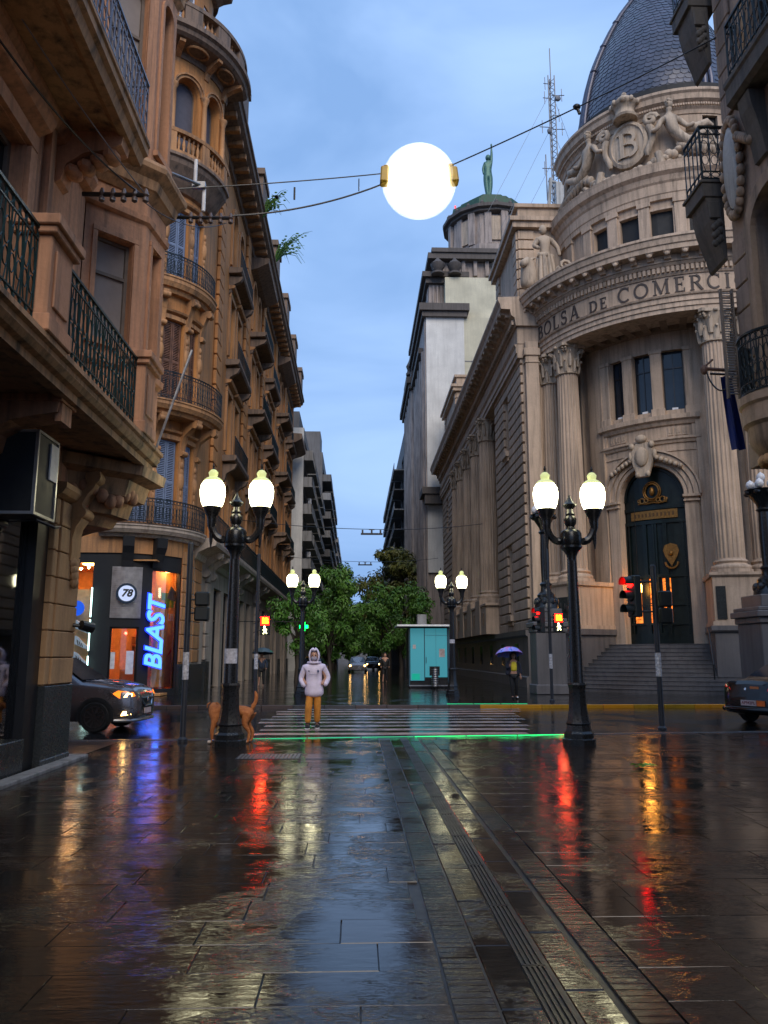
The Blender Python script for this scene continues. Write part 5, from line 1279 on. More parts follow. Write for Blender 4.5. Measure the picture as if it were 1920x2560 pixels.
mpr('drum_cornice', mpD, 0, mpD.L, [(0, 24.1), (0.16, 24.1), (0.18, 24.35), (0.22, 24.4), (0.24, 24.9), (0.32, 25.0), (0.40, 25.25), (0.58, 25.4), (0.62, 25.7), (0.66, 25.85), (-0.8, 25.95)])
mpU = cylmap(P, 5.75, 172, 310, 0.3)
m = MB(); wall(m, mpU, 0, mpU.L, 25.8, 29.4, [(mpU.U(268), mpU.U(276), 27.2, 28.9)], 0.25); part('upper_drum_wall', m, S_BO, BO)
window(BO, mpU, (mpU.U(268), mpU.U(276), 27.2, 28.9), 0.2, BLACK, GLASSB, 0.05, 1, ())
mpr('upper_cornice', mpU, 0, mpU.L, [(-0.8, 29.0), (0.05, 29.0), (0.1, 29.2), (0.2, 29.3), (0.22, 29.5), (0.40, 29.62), (0.45, 29.9), (0.55, 30.0), (0.55, 30.15), (0.2, 30.3), (-0.2, 30.4), (-0.5, 31.1), (-0.8, 31.2)])
m = MB(); k = 173
while k < 309: mbox(m, mpU, mpU.U(k), mpU.U(k) + 0.07, 0.2, 0.3, 29.34, 29.46); k += 1.2
o = part('bead_course', m, S_BO2, BO); o['kind'] = 'stuff'
m = MB(); m.lathe([(6.0, 20.7), (6.0, 25.7)], (P[0], P[1], 0), 40); m.lathe([(5.55, 25.7), (5.55, 31.0)], (P[0], P[1], 0), 40); m.lathe([(5.2, 0), (5.2, 20.7)], (P[0], P[1], 0), 40); part('inner_core', m, BLACKM, BO)
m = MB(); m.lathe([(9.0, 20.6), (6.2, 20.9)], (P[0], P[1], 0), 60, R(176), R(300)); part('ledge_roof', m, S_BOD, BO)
# --- dome of slate scales with ribs
DP = [(4.95, 30.6), (4.90, 31.2), (4.74, 32.4), (4.45, 33.87), (3.98, 35.5), (3.38, 36.95), (2.72, 38.3), (2.05, 39.5), (1.30, 40.6), (0.85, 41.2), (0.75, 44.5), (0.1, 46.5)]
SLATE = plain('blue_slate', (0.050, 0.055, 0.085), 0.32, 0.0, spec=0.7, var=0.35, scale=1.5)
ZINC = plain('zinc_rib', (0.075, 0.08, 0.115), 0.35, 0.5)
m = MB(); m.lathe(DP, (P[0], P[1], 0), 64); dm = part('dome', m, SLATE, BO, smooth=50)
def dprof(z):
    for (r0, z0), (r1, z1) in zip(DP[:-1], DP[1:]):
        if z0 <= z <= z1: return r0 + (r1 - r0) * (z - z0) / (z1 - z0)
    return 0.5
m = MB(); z = 30.9; row = 0
while z < 40.6:
    r = dprof(z); r2 = dprof(min(z + 0.34, 46)); n = max(8, int(2 * math.pi * r / 0.40)); 
    for i in range(n):
        a = 2 * math.pi * (i + 0.5 * (row % 2)) / n
        if not (R(140) < a % (2 * math.pi) < R(330)): continue
        ha = math.pi / n * 0.96; lift = 0.035 + rnd.uniform(0, .012)
        def pt(da, zz, rr): return (P[0] + rr * math.cos(a + da), P[1] + rr * math.sin(a + da), zz)
        dr = (r - r2) / 0.34
        m.add([pt(-ha, z + 0.36, r2 + 0.012), pt(-ha, z + 0.10, r - dr * .1 + lift), pt(-ha * 0.5, z + 0.01, r + lift), pt(ha * 0.5, z + 0.01, r + lift), pt(ha, z + 0.10, r - dr * .1 + lift), pt(ha, z + 0.36, r2 + 0.012), pt(-ha * 0.5, z + 0.01, r + 0.0), pt(ha * 0.5, z + 0.01, r + 0.0), pt(-ha, z + 0.10, r), pt(ha, z + 0.10, r)], [(0, 1, 2, 3, 4, 5), (2, 6, 7, 3), (1, 8, 6, 2), (3, 7, 9, 4)])
    z += 0.30; row += 1
o = part('roof_tile', m, SLATE, dm); o['kind'] = 'stuff'
m = MB()
for a in (186.5, 191.0, 280.5, 276.0, 11):
    t_ = R(a); pts = []
    zz = 30.5
    while zz < 41: pts.append((P[0] + (dprof(zz) + 0.08) * math.cos(t_), P[1] + (dprof(zz) + 0.08) * math.sin(t_), zz)); zz += 0.6
    m.tube(pts, 0.17, 8)
    if a in (191.0, 280.5):
        for q in pts[8::3]: m.ell((q[0], q[1], q[2]), 0.25, 0.25, 0.16, 8, 6)
part('dome_rib', m, ZINC, dm, smooth=50)
ring('dome_gutter', 5.05, 140, 320, [(-0.2, 30.5), (0.16, 30.5), (0.2, 30.62), (0.2, 30.8), (-0.2, 30.85)], ZINC, parent=dm)
# --- carved cartouche with letter B, crown, two reclining figures, garlands
CA = 231.5; uB = mpU.U(CA); tB = R(CA)
def cb3(a, b, w): return mpU(uB + a, w, 27.75 + b)
m = MB(); n = 26
m.ring_loft([[cb3(ra * math.cos(2 * math.pi * j / n), rb * math.sin(2 * math.pi * j / n), dd) for j in range(n)] for ra, rb, dd in ((0.98, 1.3, 0.0), (0.98, 1.3, 0.42), (0.80, 1.12, 0.5), (0.76, 1.06, 0.42))]); car = part('cartouche', m, S_BOL, BO, smooth=40)
m = MB(); letter(m, lambda u_, d_, z_: cb3(u_, z_, d_), 'B', -0.5, -0.72, 1.4, 0.42, 0.52); part('letter', m, S_BOL, car, label='raised stone letter B in the cartouche')
m = MB(); M3 = Matrix.Rotation(tB, 3, 'Z')
for sg in (-1, 1):      # scrolls beside the shield
    m.tube([cb3(sg * (1.15 + 0.33 * (1 - q / 14) * math.cos(q * 0.75)), 0.95 + 0.33 * (1 - q / 14) * math.sin(q * 0.75), 0.5) for q in range(13)], 0.16, 7)
    m.tube([cb3(sg * (1.05 + 0.15 * math.sin(q * 0.8)), 0.7 - 0.28 * q, 0.42) for q in range(7)], [0.2, 0.22, 0.2, 0.18, 0.17, 0.2, 0.1], 7)
m.lathe([(0.62, 0), (0.66, 0.12), (0.52, 0.2), (0.48, 0.55), (0.62, 0.7), (0.72, 0.78), (0.72, 0.9), (0.5, 1.0), (0.42, 1.2), (0.2, 1.38), (0.08, 1.42)], cb3(0, 1.35, 0.5), 14)
for k in range(9): m.ell(Vector(cb3(0, 2.2, 0.5)) + Vector((0.68 * math.cos(k * 0.7), 0.68 * math.sin(k * 0.7), 0)), 0.13, 0.13, 0.16, 7, 5)
m.ell(cb3(0, 2.85, 0.5), 0.15, 0.15, 0.15, 8, 6)
for k in range(22):     # garland below
    q = -1 + 2 * k / 21; m.ell(cb3(2.3 * q, -1.75 + 0.75 * q * q + 0.1 * math.sin(k * 2.1), 0.45), 0.24, 0.24, 0.22 + 0.06 * math.sin(k * 1.7), 8, 6)
for sg, nn in ((1, 1), (-1, 1)):
    for k in range(34): m.ell(cb3(sg * (2.15 + rnd.uniform(-.55, .75)), -1.35 - rnd.uniform(0, 1.0), 0.3 + rnd.uniform(0, .3)), 0.15, 0.15, 0.16, 6, 5)
    m.tube([cb3(sg * 1.4, -1.0, 0.5), cb3(sg * 1.5, -1.6, 0.55), cb3(sg * 1.35, -2.2, 0.5), cb3(sg * 1.5, -2.6, 0.4)], [0.2, 0.24, 0.18, 0.08], 7)
part('cartouche_carving', m, S_BOL, car, smooth=60)
def fig(sg):   # reclining figure leaning on the shield: coordinates (along, up) in the drum frame
    J = [(2.35, -0.35), (2.20, 0.05), (2.05, 0.55), (1.98, 0.95), (1.98, 1.18), (2.0, 1.52), (1.62, 0.78), (1.42, 0.32), (1.15, 0.30), (2.42, 0.75), (2.78, 0.30), (3.05, 0.42), (2.95, -0.50), (3.55, -0.05), (3.95, -0.75), (4.15, -0.78), (3.2, -0.65), (3.9, -0.62), (4.5, -1.0), (4.7, -1.0)]
    E_ = [(0, 1), (1, 2), (2, 3), (3, 4), (4, 5), (3, 6), (6, 7), (7, 8), (3, 9), (9, 10), (10, 11), (0, 12), (12, 13), (13, 14), (14, 15), (0, 16), (16, 17), (17, 18), (18, 19)]
    rad = [0.34, 0.28, 0.34, 0.24, 0.11, 0.20, 0.17, 0.13, 0.09, 0.17, 0.13, 0.09, 0.27, 0.19, 0.13, 0.1, 0.27, 0.19, 0.12, 0.09]
    dd = [0.5, 0.52, 0.55, 0.55, 0.58, 0.6, 0.65, 0.72, 0.7, 0.5, 0.55, 0.7, 0.6, 0.7, 0.55, 0.6, 0.5, 0.5, 0.42, 0.45]
    v = [cb3(sg * a, b - 0.15, w) for (a, b), w in zip(J, dd)]
    o = part('reclining_figure', skin_mesh('reclining_figure', v, E_, rad, S_BOL), None, BO)
    mm = MB(); hc = Vector(cb3(sg * 2.0, 1.50, 0.62)); mm.ell(hc, 0.2, 0.19, 0.25, 12, 9); er = Vector((math.cos(tB), math.sin(tB), 0)); mm.ell(hc + er * 0.19, 0.05, 0.05, 0.06, 6, 5)
    for k in range(9): mm.ell(hc + Vector((0.12 * math.cos(k * .7), 0.12 * math.sin(k * .7), 0.17 - 0.03 * (k % 3))), 0.1, 0.1, 0.09, 7, 5)
    part('head', mm, S_BOL, o, smooth=60)
    mm = MB()
    for k in range(9): mm.tube([cb3(sg * (2.3 + 0.22 * k), -0.62 + 0.1 * math.sin(k), 0.35), cb3(sg * (2.55 + 0.26 * k), -0.95 - 0.05 * k, 0.62), cb3(sg * (2.75 + 0.28 * k), -1.15 - 0.06 * k, 0.4)], [0.12, 0.17, 0.10], 6)
    mm.tube([cb3(sg * 2.75, 0.25, 0.3), cb3(sg * 3.2, 0.15, 0.45), cb3(sg * 3.7, 0.45, 0.4), cb3(sg * 4.0, 0.35, 0.3)], [0.22, 0.25, 0.2, 0.1], 7)
    part('drapery', mm, S_BOL, o, smooth=60)
fig(1); fig(-1)
# --- side wing towards the street: rusticated corner pavilion, colonnade, second pavilion
mpR = planar((8.85, 80.0), (8.85, 40.6)); UR = lambda y: 80.0 - y
so = [(UR(45.6), UR(44.5), 13.2, 16.4), (UR(45.6), UR(44.4), 3.8, 7.6), (UR(76.0), UR(75.0), 13.2, 16.4), (UR(76.0), UR(75.0), 3.8, 7.6)]
m = MB(); wall(m, mpR, UR(48.8), mpR.L, 0, 18.1, [o for o in so if o[0] > UR(48.8)], 0.45, 0.0); wall(m, mpR, 0, UR(70), 0, 18.1, [o for o in so if o[1] < UR(70)], 0.45, 0.0)
mpR2 = planar((9.9, 70.0), (9.9, 48.8)); co = [(a, a + 1.7, 5.6, 15.2) for a in (3.0, 7.1, 11.3, 15.4)]
wall(m, mpR2, 0, mpR2.L, 0, 18.1, co, 0.3)
m.add([(8.85, 48.8, 0), (9.9, 48.8, 0), (9.9, 48.8, 18.1), (8.85, 48.8, 18.1)], [(0, 1, 2, 3)]); m.add([(8.85, 70, 0), (9.9, 70, 0), (9.9, 70, 18.1), (8.85, 70, 18.1)], [(0, 1, 2, 3)])
m.add([(8.85, 40.6, 0), (10.4, 40.6, 0), (10.4, 40.6, 18.1), (8.85, 40.6, 18.1)], [(0, 1, 2, 3)])
part('side_wall', m, S_BO, BO)
for o in so: window(BO, mpR, o, 0.4, BLACK, GLASSD, 0.06, 0, (0.6,))
for o in co: window(BO, mpR2, o, 0.25, BLACK, GLASSD, 0.07, 1, (0.3, 0.6))
m = MB()
for o in so[:2]:
    mbox(m, mpR, o[0] - 0.2, o[1] + 0.2, 0, 0.35, o[2] - 0.35, o[2] - 0.05); mbox(m, mpR, o[0] - 0.1, o[1] + 0.1, 0, 0.22, o[2] - 0.6, o[2] - 0.35)
part('window_sill', m, S_BO2, BO)
# rustic courses: one block a course on each stretch beside the windows
def courses(y0, y1, zlist, cut):
    for z in zlist:
        segs = [(y0, y1)]
        for (a, b, z0, z1) in cut:
            if z0 - 0.3 < z < z1 + 0.2: segs = [(s0, s1) for (p0, p1) in segs for (s0, s1) in ((p0, min(p1, b - 0.02)), (max(p0, a + 0.02), p1)) if s1 - s0 > 0.2] if True else segs
        for s0, s1 in segs: yield z, s0, s1
cutn = [(45.6, 44.4, 3.4, 7.6), (45.6, 44.5, 12.8, 16.4)]
zl = [3.1 + 0.545 * k for k in range(27)]
rbm = MB().bx(-0.06, 0.12, -0.5, 0.5, -0.235, 0.235).mesh('rustic_block', S_BO, bevel=0.03)
for z in zl:
    if z > 17.3: continue
    inwin = (3.5 < z < 7.7) or (13.0 < z < 16.5)
    segs = [(40.62, 44.35), (45.75, 48.78)] if inwin else [(40.62, 44.6), (44.64, 48.78)]
    for s0, s1 in segs: piece('rustic_block', rbm, BO, (8.82, (s0 + s1) / 2, z), (0, 0, math.pi), (1, (s1 - s0), 1))
    pass
    segs = [(70.02, 74.9), (76.1, 79.9)] if inwin else [(70.02, 79.9)]
    for s0, s1 in segs: piece('rustic_block', rbm, BO, (8.82, (s0 + s1) / 2, z), (0, 0, math.pi), (1, (s1 - s0), 1))
    piece('rustic_block', rbm, BO, (9.35, 69.98, z), (0, 0, -math.pi / 2), (1, 1.0, 1))
m = MB(); m.bx(8.92, 9.62, 40.15, 40.6, 0, 18.1); m.bx(8.84, 9.70, 40.06, 40.6, 17.3, 17.7); m.bx(8.88, 9.66, 40.1, 40.6, 16.9, 17.0); part('corner_pilaster', m, S_BO2, BO, bevel=0.02)
m = MB(); mprof(m, mpR, 0, mpR.L + 0.2, [(-1.2, 0), (0.35, 0), (0.35, 0.5), (0.22, 0.55), (0.22, 2.5), (0.34, 2.6), (0.34, 2.85), (-1.2, 2.86)]); part('side_plinth', m, S_GR, BO)
bw = MB()
for k in range(9): mbox(bw, mpR, 3.4 + 4.1 * k, 4.4 + 4.1 * k, 0.22, 0.235, 1.0, 2.2)
part('basement_window', bw, GLASSD, BO)
for y in (52.2, 56.2, 60.3, 64.3, 67.8): column(8.75, y, 0, 0.95)
m = MB(); m.bx(7.95, 9.9, 49.2, 69.6, 2.86, 4.6); m.bx(7.9, 9.9, 49.0, 69.8, 4.6, 4.76)
for y in (52.2, 56.2, 60.3, 64.3, 67.8): m.bx(7.88, 9.7, y - 0.95, y + 0.95, 2.86, 5.1)
part('colonnade_podium', m, S_BO, BO, bevel=0.02)
m = MB()
for y in (50.2, 54.2, 58.2, 62.3, 66.1): m.extr([(-0.35, 4.2), (0.35, 4.2), (0.0, 3.4)], lambda a, b, w, y=y: (7.94 - w, y + a, b), 0.0, 0.06)
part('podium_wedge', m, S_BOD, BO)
# side entablature and cornice
mpr('side_architrave', mpR, -0.2, mpR.L + 0.1, [(-1.3, 17.3), (0.30, 17.3), (0.30, 17.55), (0.36, 17.57), (0.36, 17.9), (0.46, 18.05), (-1.3, 18.1)])
mpr('side_frieze', mpR, -0.2, mpR.L + 0.1, [(-1.3, 18.1), (0.28, 18.1), (0.28, 19.06), (-1.3, 19.06)], S_BO)
mpr('side_cornice', mpR, -0.6, mpR.L + 0.3, [(-1.3, 19.06), (0.36, 19.06), (0.42, 19.5), (0.6, 19.64), (0.66, 19.98), (1.15, 20.0), (1.18, 20.24), (1.3, 20.5), (1.3, 20.66), (-1.3, 20.8)])
m = MB(); k = 0.1
while k < mpR.L: mbox(m, mpR, k, k + 0.16, 0.42, 0.55, 19.2, 19.46); k += 0.28
o = part('dentil_course', m, S_BO2, BO); o['kind'] = 'stuff'
k = 0.4
while k < mpR.L: piece('modillion', mdm, BO, mpR(k, 0.62, 19.99), (0, 0, math.pi), (1.05, 1, 1)); k += 0.92
# attic blocks on the side wing (near and far) with panels and cornice
for y0, y1, h in ((42.0, 48.6, 25.6), (70.5, 79.5, 25.6)):
    m = MB(); m.bx(9.1, 15.0, y0, y1, 20.7, h); m.bx(9.0, 15, y0 - 0.1, y1 + 0.1, 20.7, 21.2); m.bx(8.75, 15, y0 - 0.35, y1 + 0.35, h, h + 0.35); m.bx(8.6, 15, y0 - 0.5, y1 + 0.5, h + 0.35, h + 0.6); m.bx(9.15, 15, y0 + 0.05, y1 - 0.05, h + 0.6, h + 1.4); m.bx(8.95, 15, y0 - 0.1, y1 + 0.1, h + 1.4, h + 1.62)
    for q in range(7): m.bx(8.98, 9.1, y0 + 0.0, y0 + 1.0, 21.4 + 0.6 * q, 21.9 + 0.6 * q); m.bx(8.98, 9.1, y1 - 1.0, y1, 21.4 + 0.6 * q, 21.9 + 0.6 * q); m.bx(9.1, 10.0, y0 - 0.1, y0, 21.4 + 0.6 * q, 21.9 + 0.6 * q)
    part('attic_block', m, S_BO2, BO)
m = MB(); m.bx(9.6, 15, 48.6, 70.5, 20.7, 22.0); m.bx(9.4, 15, 48.6, 70.5, 22.0, 22.25); part('attic_parapet', m, S_BO2, BO)
m = MB(); m.bx(10.5, 40, 47.8, 80, 0.0, 20.7); part('inner_core', m, BLACKM, BO)
m = MB(); m.bx(11.0, 26, 49.0, 58.0, 20.7, 30.6); part('roof_block', m, S_CONC2, BO)
# wing along the cross street (mostly outside the picture)
mpX = planar((19.5, 34.4), (50, 34.4)); xo = [(1.5 + 4 * k, 3.2 + 4 * k, z, z + 4) for k in range(7) for z in (4.5, 11.0)]
m = MB(); wall(m, mpX, 0, mpX.L, 0, 18.1, xo, 0.4); mprof(m, mpX, 0, mpX.L, [(0, 18.1), (0.3, 18.1), (0.4, 19.6), (1.1, 20), (1.3, 20.6), (0, 20.8)]); part('cross_street_wall', m, S_BO, BO)
for o in xo: window(BO, mpX, o, 0.35, BLACK, GLASSD, 0.07, 1, (0.6,))
# --- statue group on the cornice at the left
S = thing('statue_group', 'pale stone group of draped figure between bull and ram on the cornice', 'statue', (10.3, 40.2, 20.7))
def sb(x, y, z): return (10.15 + x, 40.1 + y, 20.75 + z)
v = [sb(*p) for p in [(0, 0, 2.1), (0, 0, 2.5), (0.02, 0, 2.9), (0, 0, 3.25), (-0.03, 0, 3.45), (-0.38, 0, 3.15), (-0.62, -0.1, 2.75), (-0.30, -0.25, 2.55), (0.40, 0, 3.15), (0.72, 0, 2.75), (0.82, 0, 2.25), (-0.18, 0, 1.95), (-0.2, -0.08, 1.1), (-0.22, 0.0, 0.1), (0.2, 0, 1.95), (0.22, -0.1, 1.1), (0.25, 0, 0.1)]]
part('figure', skin_mesh('figure', v, [(0, 1), (1, 2), (2, 3), (3, 4), (3, 5), (5, 6), (6, 7), (3, 8), (8, 9), (9, 10), (0, 11), (11, 12), (12, 13), (0, 14), (14, 15), (15, 16)], [0.30, 0.27, 0.33, 0.24, 0.12, 0.17, 0.13, 0.1, 0.17, 0.13, 0.1, 0.26, 0.24, 0.2, 0.26, 0.24, 0.2], S_BOL), None, S)
m = MB(); m.ell(sb(-0.06, 0, 3.78), 0.21, 0.23, 0.28, 12, 9); m.ell(sb(-0.26, -0.08, 3.75), 0.06, 0.05, 0.06, 6, 5); part('head', m, S_BOL, S, smooth=60)
m = MB()
for k in range(10): a = k * 0.63; m.tube([sb(0.34 * math.cos(a), 0.3 * math.sin(a), 2.2), sb(0.42 * math.cos(a + .1), 0.36 * math.sin(a + .1), 1.3), sb(0.48 * math.cos(a + .2), 0.42 * math.sin(a + .2), 0.0)], [0.12, 0.17, 0.15], 6)
m.tube([sb(0.4, 0.1, 2.25), sb(0, -0.32, 2.12), sb(-0.4, -0.1, 2.25)], 0.16, 7); part('robe', m, S_BOL, S, smooth=60)
bull = [sb(*p) for p in [(-0.9, 0.2, 0.3), (-0.85, 0.1, 1.0), (-0.9, -0.05, 1.55), (-1.1, -0.2, 1.75), (-1.45, -0.3, 1.6), (-0.85, -0.1, 1.95), (-0.55, -0.2, 2.05), (-1.15, 0.05, 2.0)]]
part('bull', skin_mesh('bull', bull, [(0, 1), (1, 2), (2, 3), (3, 4), (2, 5), (5, 6), (5, 7)], [0.55, 0.5, 0.42, 0.34, 0.2, 0.1, 0.05, 0.05], S_BOL), None, S)
ram = [sb(*p) for p in [(1.6, 0.3, 0.5), (1.2, 0.1, 0.9), (0.95, 0.0, 1.35), (0.75, -0.2, 1.45), (0.45, -0.3, 1.2)]]
part('ram', skin_mesh('ram', ram, [(0, 1), (1, 2), (2, 3), (3, 4)], [0.62, 0.55, 0.36, 0.28, 0.16], S_BOL), None, S)
m = MB(); m.tube([sb(0.95 + 0.3 * (1 - q / 12) * math.cos(q * 0.8), -0.42, 1.5 + 0.3 * (1 - q / 12) * math.sin(q * 0.8)) for q in range(11)], [0.12 - 0.007 * q for q in range(11)], 7)
for k in range(26): m.ell(sb(1.35 + rnd.uniform(-.5, .8), -0.35 + rnd.uniform(-.2, .2), 0.3 + rnd.uniform(0, .8)), 0.2, 0.2, 0.2, 6, 5)
m.lathe([(0.38, 0), (0.4, 0.7), (0.3, 0.85)], sb(1.75, 0.4, 0.9), 12); m.bx(9.0, 12.3, 39.6, 41.0, 20.7, 20.85)
part('fleece_and_bale', m, S_BOL, S, smooth=50)
# ------------------------------------------------------------------ near right building (upper right edge of the picture)
Cb = thing('corner_building', 'dark weathered plaster building with iron balconies at the upper right edge', 'building', (10, 6, 0))
XC = 6.34; YC = 12.3
mpC1 = planar((XC, YC), (XC, -4))                 # u = YC - Y, outward = -X
VC = lambda y: YC - y
o1 = [(VC(11.55), VC(10.35), 5.6, 8.7, 0.5), (VC(11.3), VC(10.1), 10.8, 13.4), (VC(7.6), VC(6.0), 5.6, 8.7, 0.5), (VC(7.6), VC(6.0), 10.8, 13.4)]
m = MB(); wall(m, mpC1, 0, mpC1.L, 4.6, 17, o1, 0.3); m.bx(7.4, 7.5, -4, YC - 0.4, 0, 4.6); m.bx(XC + 0.01, 7.5, -4, YC - 0.01, 4.5, 4.6); mpC2 = planar((26, YC), (XC, YC))
wall(m, mpC2, 0, mpC2.L, 4.6, 17, (), 0.3); m.bx(7.5, 26, YC - 0.5, YC - 0.4, 0, 4.6); part('wall', m, S_C, Cb)
m = MB(); m.bx(7.6, 25.5, -4, YC - 0.6, 0, 4.5); m.bx(7.0, 25.5, -4, YC - 0.3, 4.65, 16.8); part('inner_core', m, BLACKM, Cb)
for o in o1:
    window(Cb, mpC1, o, 0.25, WOODD, GLASSD, 0.08, 1, (0.7,))
    s = MB(); ar = o[4] if len(o) > 4 else 0
    mbox(s, mpC1, o[0] - 0.2, o[0] - 0.01, 0, 0.10, o[2], o[3] - ar); mbox(s, mpC1, o[1] + 0.01, o[1] + 0.2, 0, 0.10, o[2], o[3] - ar)
    if ar: archband(s, mpC1, o[0] - 0.01, o[1] + 0.01, o[3] - ar, 0.22, 0, 0.10, rise=ar)
    part('window_surround', s, S_C2, Cb)
rb = MB().bx(-0.03, 0.04, -0.26, 0.26, -0.21, 0.21).mesh('corner_block', S_C, bevel=0.015)
for k in range(28):
    z = 4.7 + 0.44 * k
    if not 8.6 < z < 10.6: piece('corner_block', rb, Cb, (XC - 0.005, YC - 0.27, z), (0, 0, math.pi))
m = MB()     # slatted shutter folded back beyond the corner
for k in range(40): m.extr([(0, 0.035), (0.05, 0), (0.055, 0.01), (0.005, 0.045)], lambda a, b, w, k=k: (6.08 + w, YC + 0.06 - a, 5.75 + 0.045 * k + b), 0, 0.16)
m.bx(6.05, 6.08, YC + 0.01, YC + 0.08, 5.7, 7.6); m.bx(6.24, 6.27, YC + 0.01, YC + 0.08, 5.7, 7.6); part('shutter', m, WOODF, Cb)
# balconies of the corner face, seen end-on beyond the corner
def corner_balcony(z, rail):
    m = MB(); m.bx(5.98, 6.52, YC + 0.22, YC + 0.95, z - 0.32, z - 0.06); m.bx(5.95, 6.52, YC + 0.2, YC + 1.0, z - 0.06, z); part('balcony_slab', m, S_CD, Cb, bevel=0.01)
    m = MB(); m.extr([(0, z - 1.5), (0.05, z - 1.46), (0.10, z - 1.25), (0.18, z - 1.0), (0.25, z - 0.75), (0.29, z - 0.5), (0.30, z - 0.33), (0, z - 0.33)], lambda a, b, w: (XC - a, YC + 0.24 + w, b), 0, 0.6); part('balcony_console', m, S_CD, Cb)
    m = MB(); m.bx(6.06, 6.27, YC + 0.2, YC + 0.24, z - 0.74, z - 0.42); part('console_panel', m, S_CD, Cb, bevel=0.02)
    m = MB()
    for k in range(9): m.ell((XC - 0.10 - 0.05 * (k % 3), YC + 0.23, z - 0.80 - 0.05 * k), 0.06, 0.04, 0.07, 7, 5)
    part('console_carving', m, S_CD, Cb, smooth=60)
    m = MB(); mpe = planar((6.0, YC + 0.25), (6.5, YC + 0.25)); railing(m, mpe, 0.0, 0.50, z + 0.03, z + 1.06, 0, 0.145, True, 0.014, True); mpf = planar((6.02, YC + 0.92), (6.02, YC + 0.25)); railing(m, mpf, 0.0, 0.67, z + 0.03, z + 1.06, 0, 0.17, True, 0.013); part('railing', m, IRON, Cb)
corner_balcony(9.74, True); corner_balcony(13.55, True)
# oval medallion and garland on the street face by the corner
m = MB(); n = 22; m.ring_loft([[(XC - 0.045 - dd, 12.0 + ra * math.cos(2 * math.pi * j / n) * 0.22, 9.62 + ra * math.sin(2 * math.pi * j / n) * 0.74) for j in range(n)] for ra, dd in ((1, 0), (1, 0.06), (0.85, 0.09))]); part('medallion', m, S_CONC2, Cb, smooth=40)
m = MB()
for j in range(26):
    a = 2 * math.pi * j / 26; m.ell((XC - 0.08, 12.0 + 0.29 * math.cos(a), 9.62 + 0.86 * math.sin(a)), 0.07, 0.07, 0.10, 7, 5)
for j in range(8): m.ell((XC - 0.10, 11.7 - 0.06 * j, 10.0 - 0.05 * j), 0.08, 0.08, 0.09, 7, 5)
part('garland', m, S_C2, Cb, smooth=60)
# street balcony running towards the photographer
mpG1 = planar((6.0, 11.5), (6.0, -4))
m = MB(); mprof(m, mpG1, 0, 12, [(-0.3, 10.30), (-0.08, 10.34), (0.0, 10.40), (0.0, 10.66), (0.03, 10.70), (0.03, 10.78), (-0.3, 10.8)]); part('balcony_slab', m, S_CD, Cb)
m = MB(); railing(m, mpG1, 0.05, 11, 10.82, 11.85, -0.06, 0.15, True, 0.013, True); mpe = planar((6.05, 11.44), (6.28, 11.44)); railing(m, mpe, 0, 0.23, 10.82, 11.85, 0, 0.15, True, 0.013); part('railing', m, IRON, Cb)
m = MB()
for y in (10.95, 7.5): m.extr([(0, 9.2), (0.06, 9.22), (0.10, 9.5), (0.16, 9.8), (0.23, 10.05), (0.26, 10.3), (0, 10.3)], lambda a, b, w, y=y: (XC - a, y + w, b), 0, 0.36)
part('balcony_console', m, S_CD, Cb)
# lower rounded balcony
cR = (6.46, 11.45)
m = MB(); m.lathe([(0.05, 4.30), (0.2, 4.36), (0.36, 4.5), (0.44, 4.62), (0.50, 4.70), (0.52, 4.95), (0.58, 5.0), (0.58, 5.26), (0.62, 5.30), (0.62, 5.42), (0.05, 5.46)], (cR[0], cR[1], 0), 28); part('balcony_bowl', m, S_C2, Cb, smooth=40)
m = MB(); mpr_ = cylmap(cR, 0.56, 90, 270, 0.08); railing(m, mpr_, 0.0, mpr_.L, 5.46, 6.4, 0, 0.10, True, 0.012, True); part('railing', m, IRON, Cb)
m = MB()
for k in range(9): a = R(100 + 18 * k); m.ell((cR[0] + 0.34 * math.cos(a), cR[1] + 0.34 * math.sin(a), 4.45), 0.08, 0.08, 0.09, 7, 5)
m.lathe([(0.02, 3.7), (0.12, 3.85), (0.16, 4.15), (0.26, 4.4)], (cR[0], cR[1], 0), 14); part('bowl_carving', m, S_AP, Cb, smooth=60)
t = thing('wire_bracket', 'rusty iron wire bracket with hanging loop of cable at right edge', 'bracket', (6.6, 12.5, 6.2))
m = MB(); m.cyl((6.75, 12.5, 6.2), (5.78, 12.5, 6.26), 0.03, n=6); m.ell((5.76, 12.5, 6.24), 0.06, 0.05, 0.09, 8, 6); m.cyl((5.78, 12.5, 6.3), (5.92, 12.5, 6.42), 0.018); part('arm', m, plain('rusty_iron', (0.10, 0.05, 0.035), 0.6), t)
m = MB(); m.tube([(5.80 + 0.46 * q / 10, 12.5, 6.2 - 0.32 * math.sin(math.pi * q / 10) ** 0.7) for q in range(11)], 0.014, 5); part('cable', m, BLACK, t)
t = thing('flag', 'dark blue cloth banner hanging from the right building', 'flag', (6.3, 12.9, 5))
m = MB()
for i in range(8):
    for j in range(10):
        def fp(a, b): return (6.22 + 0.20 * a + 0.12 * b, 12.9 + 0.05 * math.sin(9 * a + 2 * b), 6.28 - 1.3 * b)
        m.add([fp(i / 8, j / 10), fp((i + 1) / 8, j / 10), fp((i + 1) / 8, (j + 1) / 10), fp(i / 8, (j + 1) / 10)], [(0, 1, 2, 3)])
part('cloth', m, plain('navy_cloth', (0.006, 0.02, 0.15), 0.8), t, smooth=60); m = MB(); m.cyl((6.7, 12.9, 6.3), (6.05, 12.9, 6.32), 0.02); part('pole', m, BLACK, t)

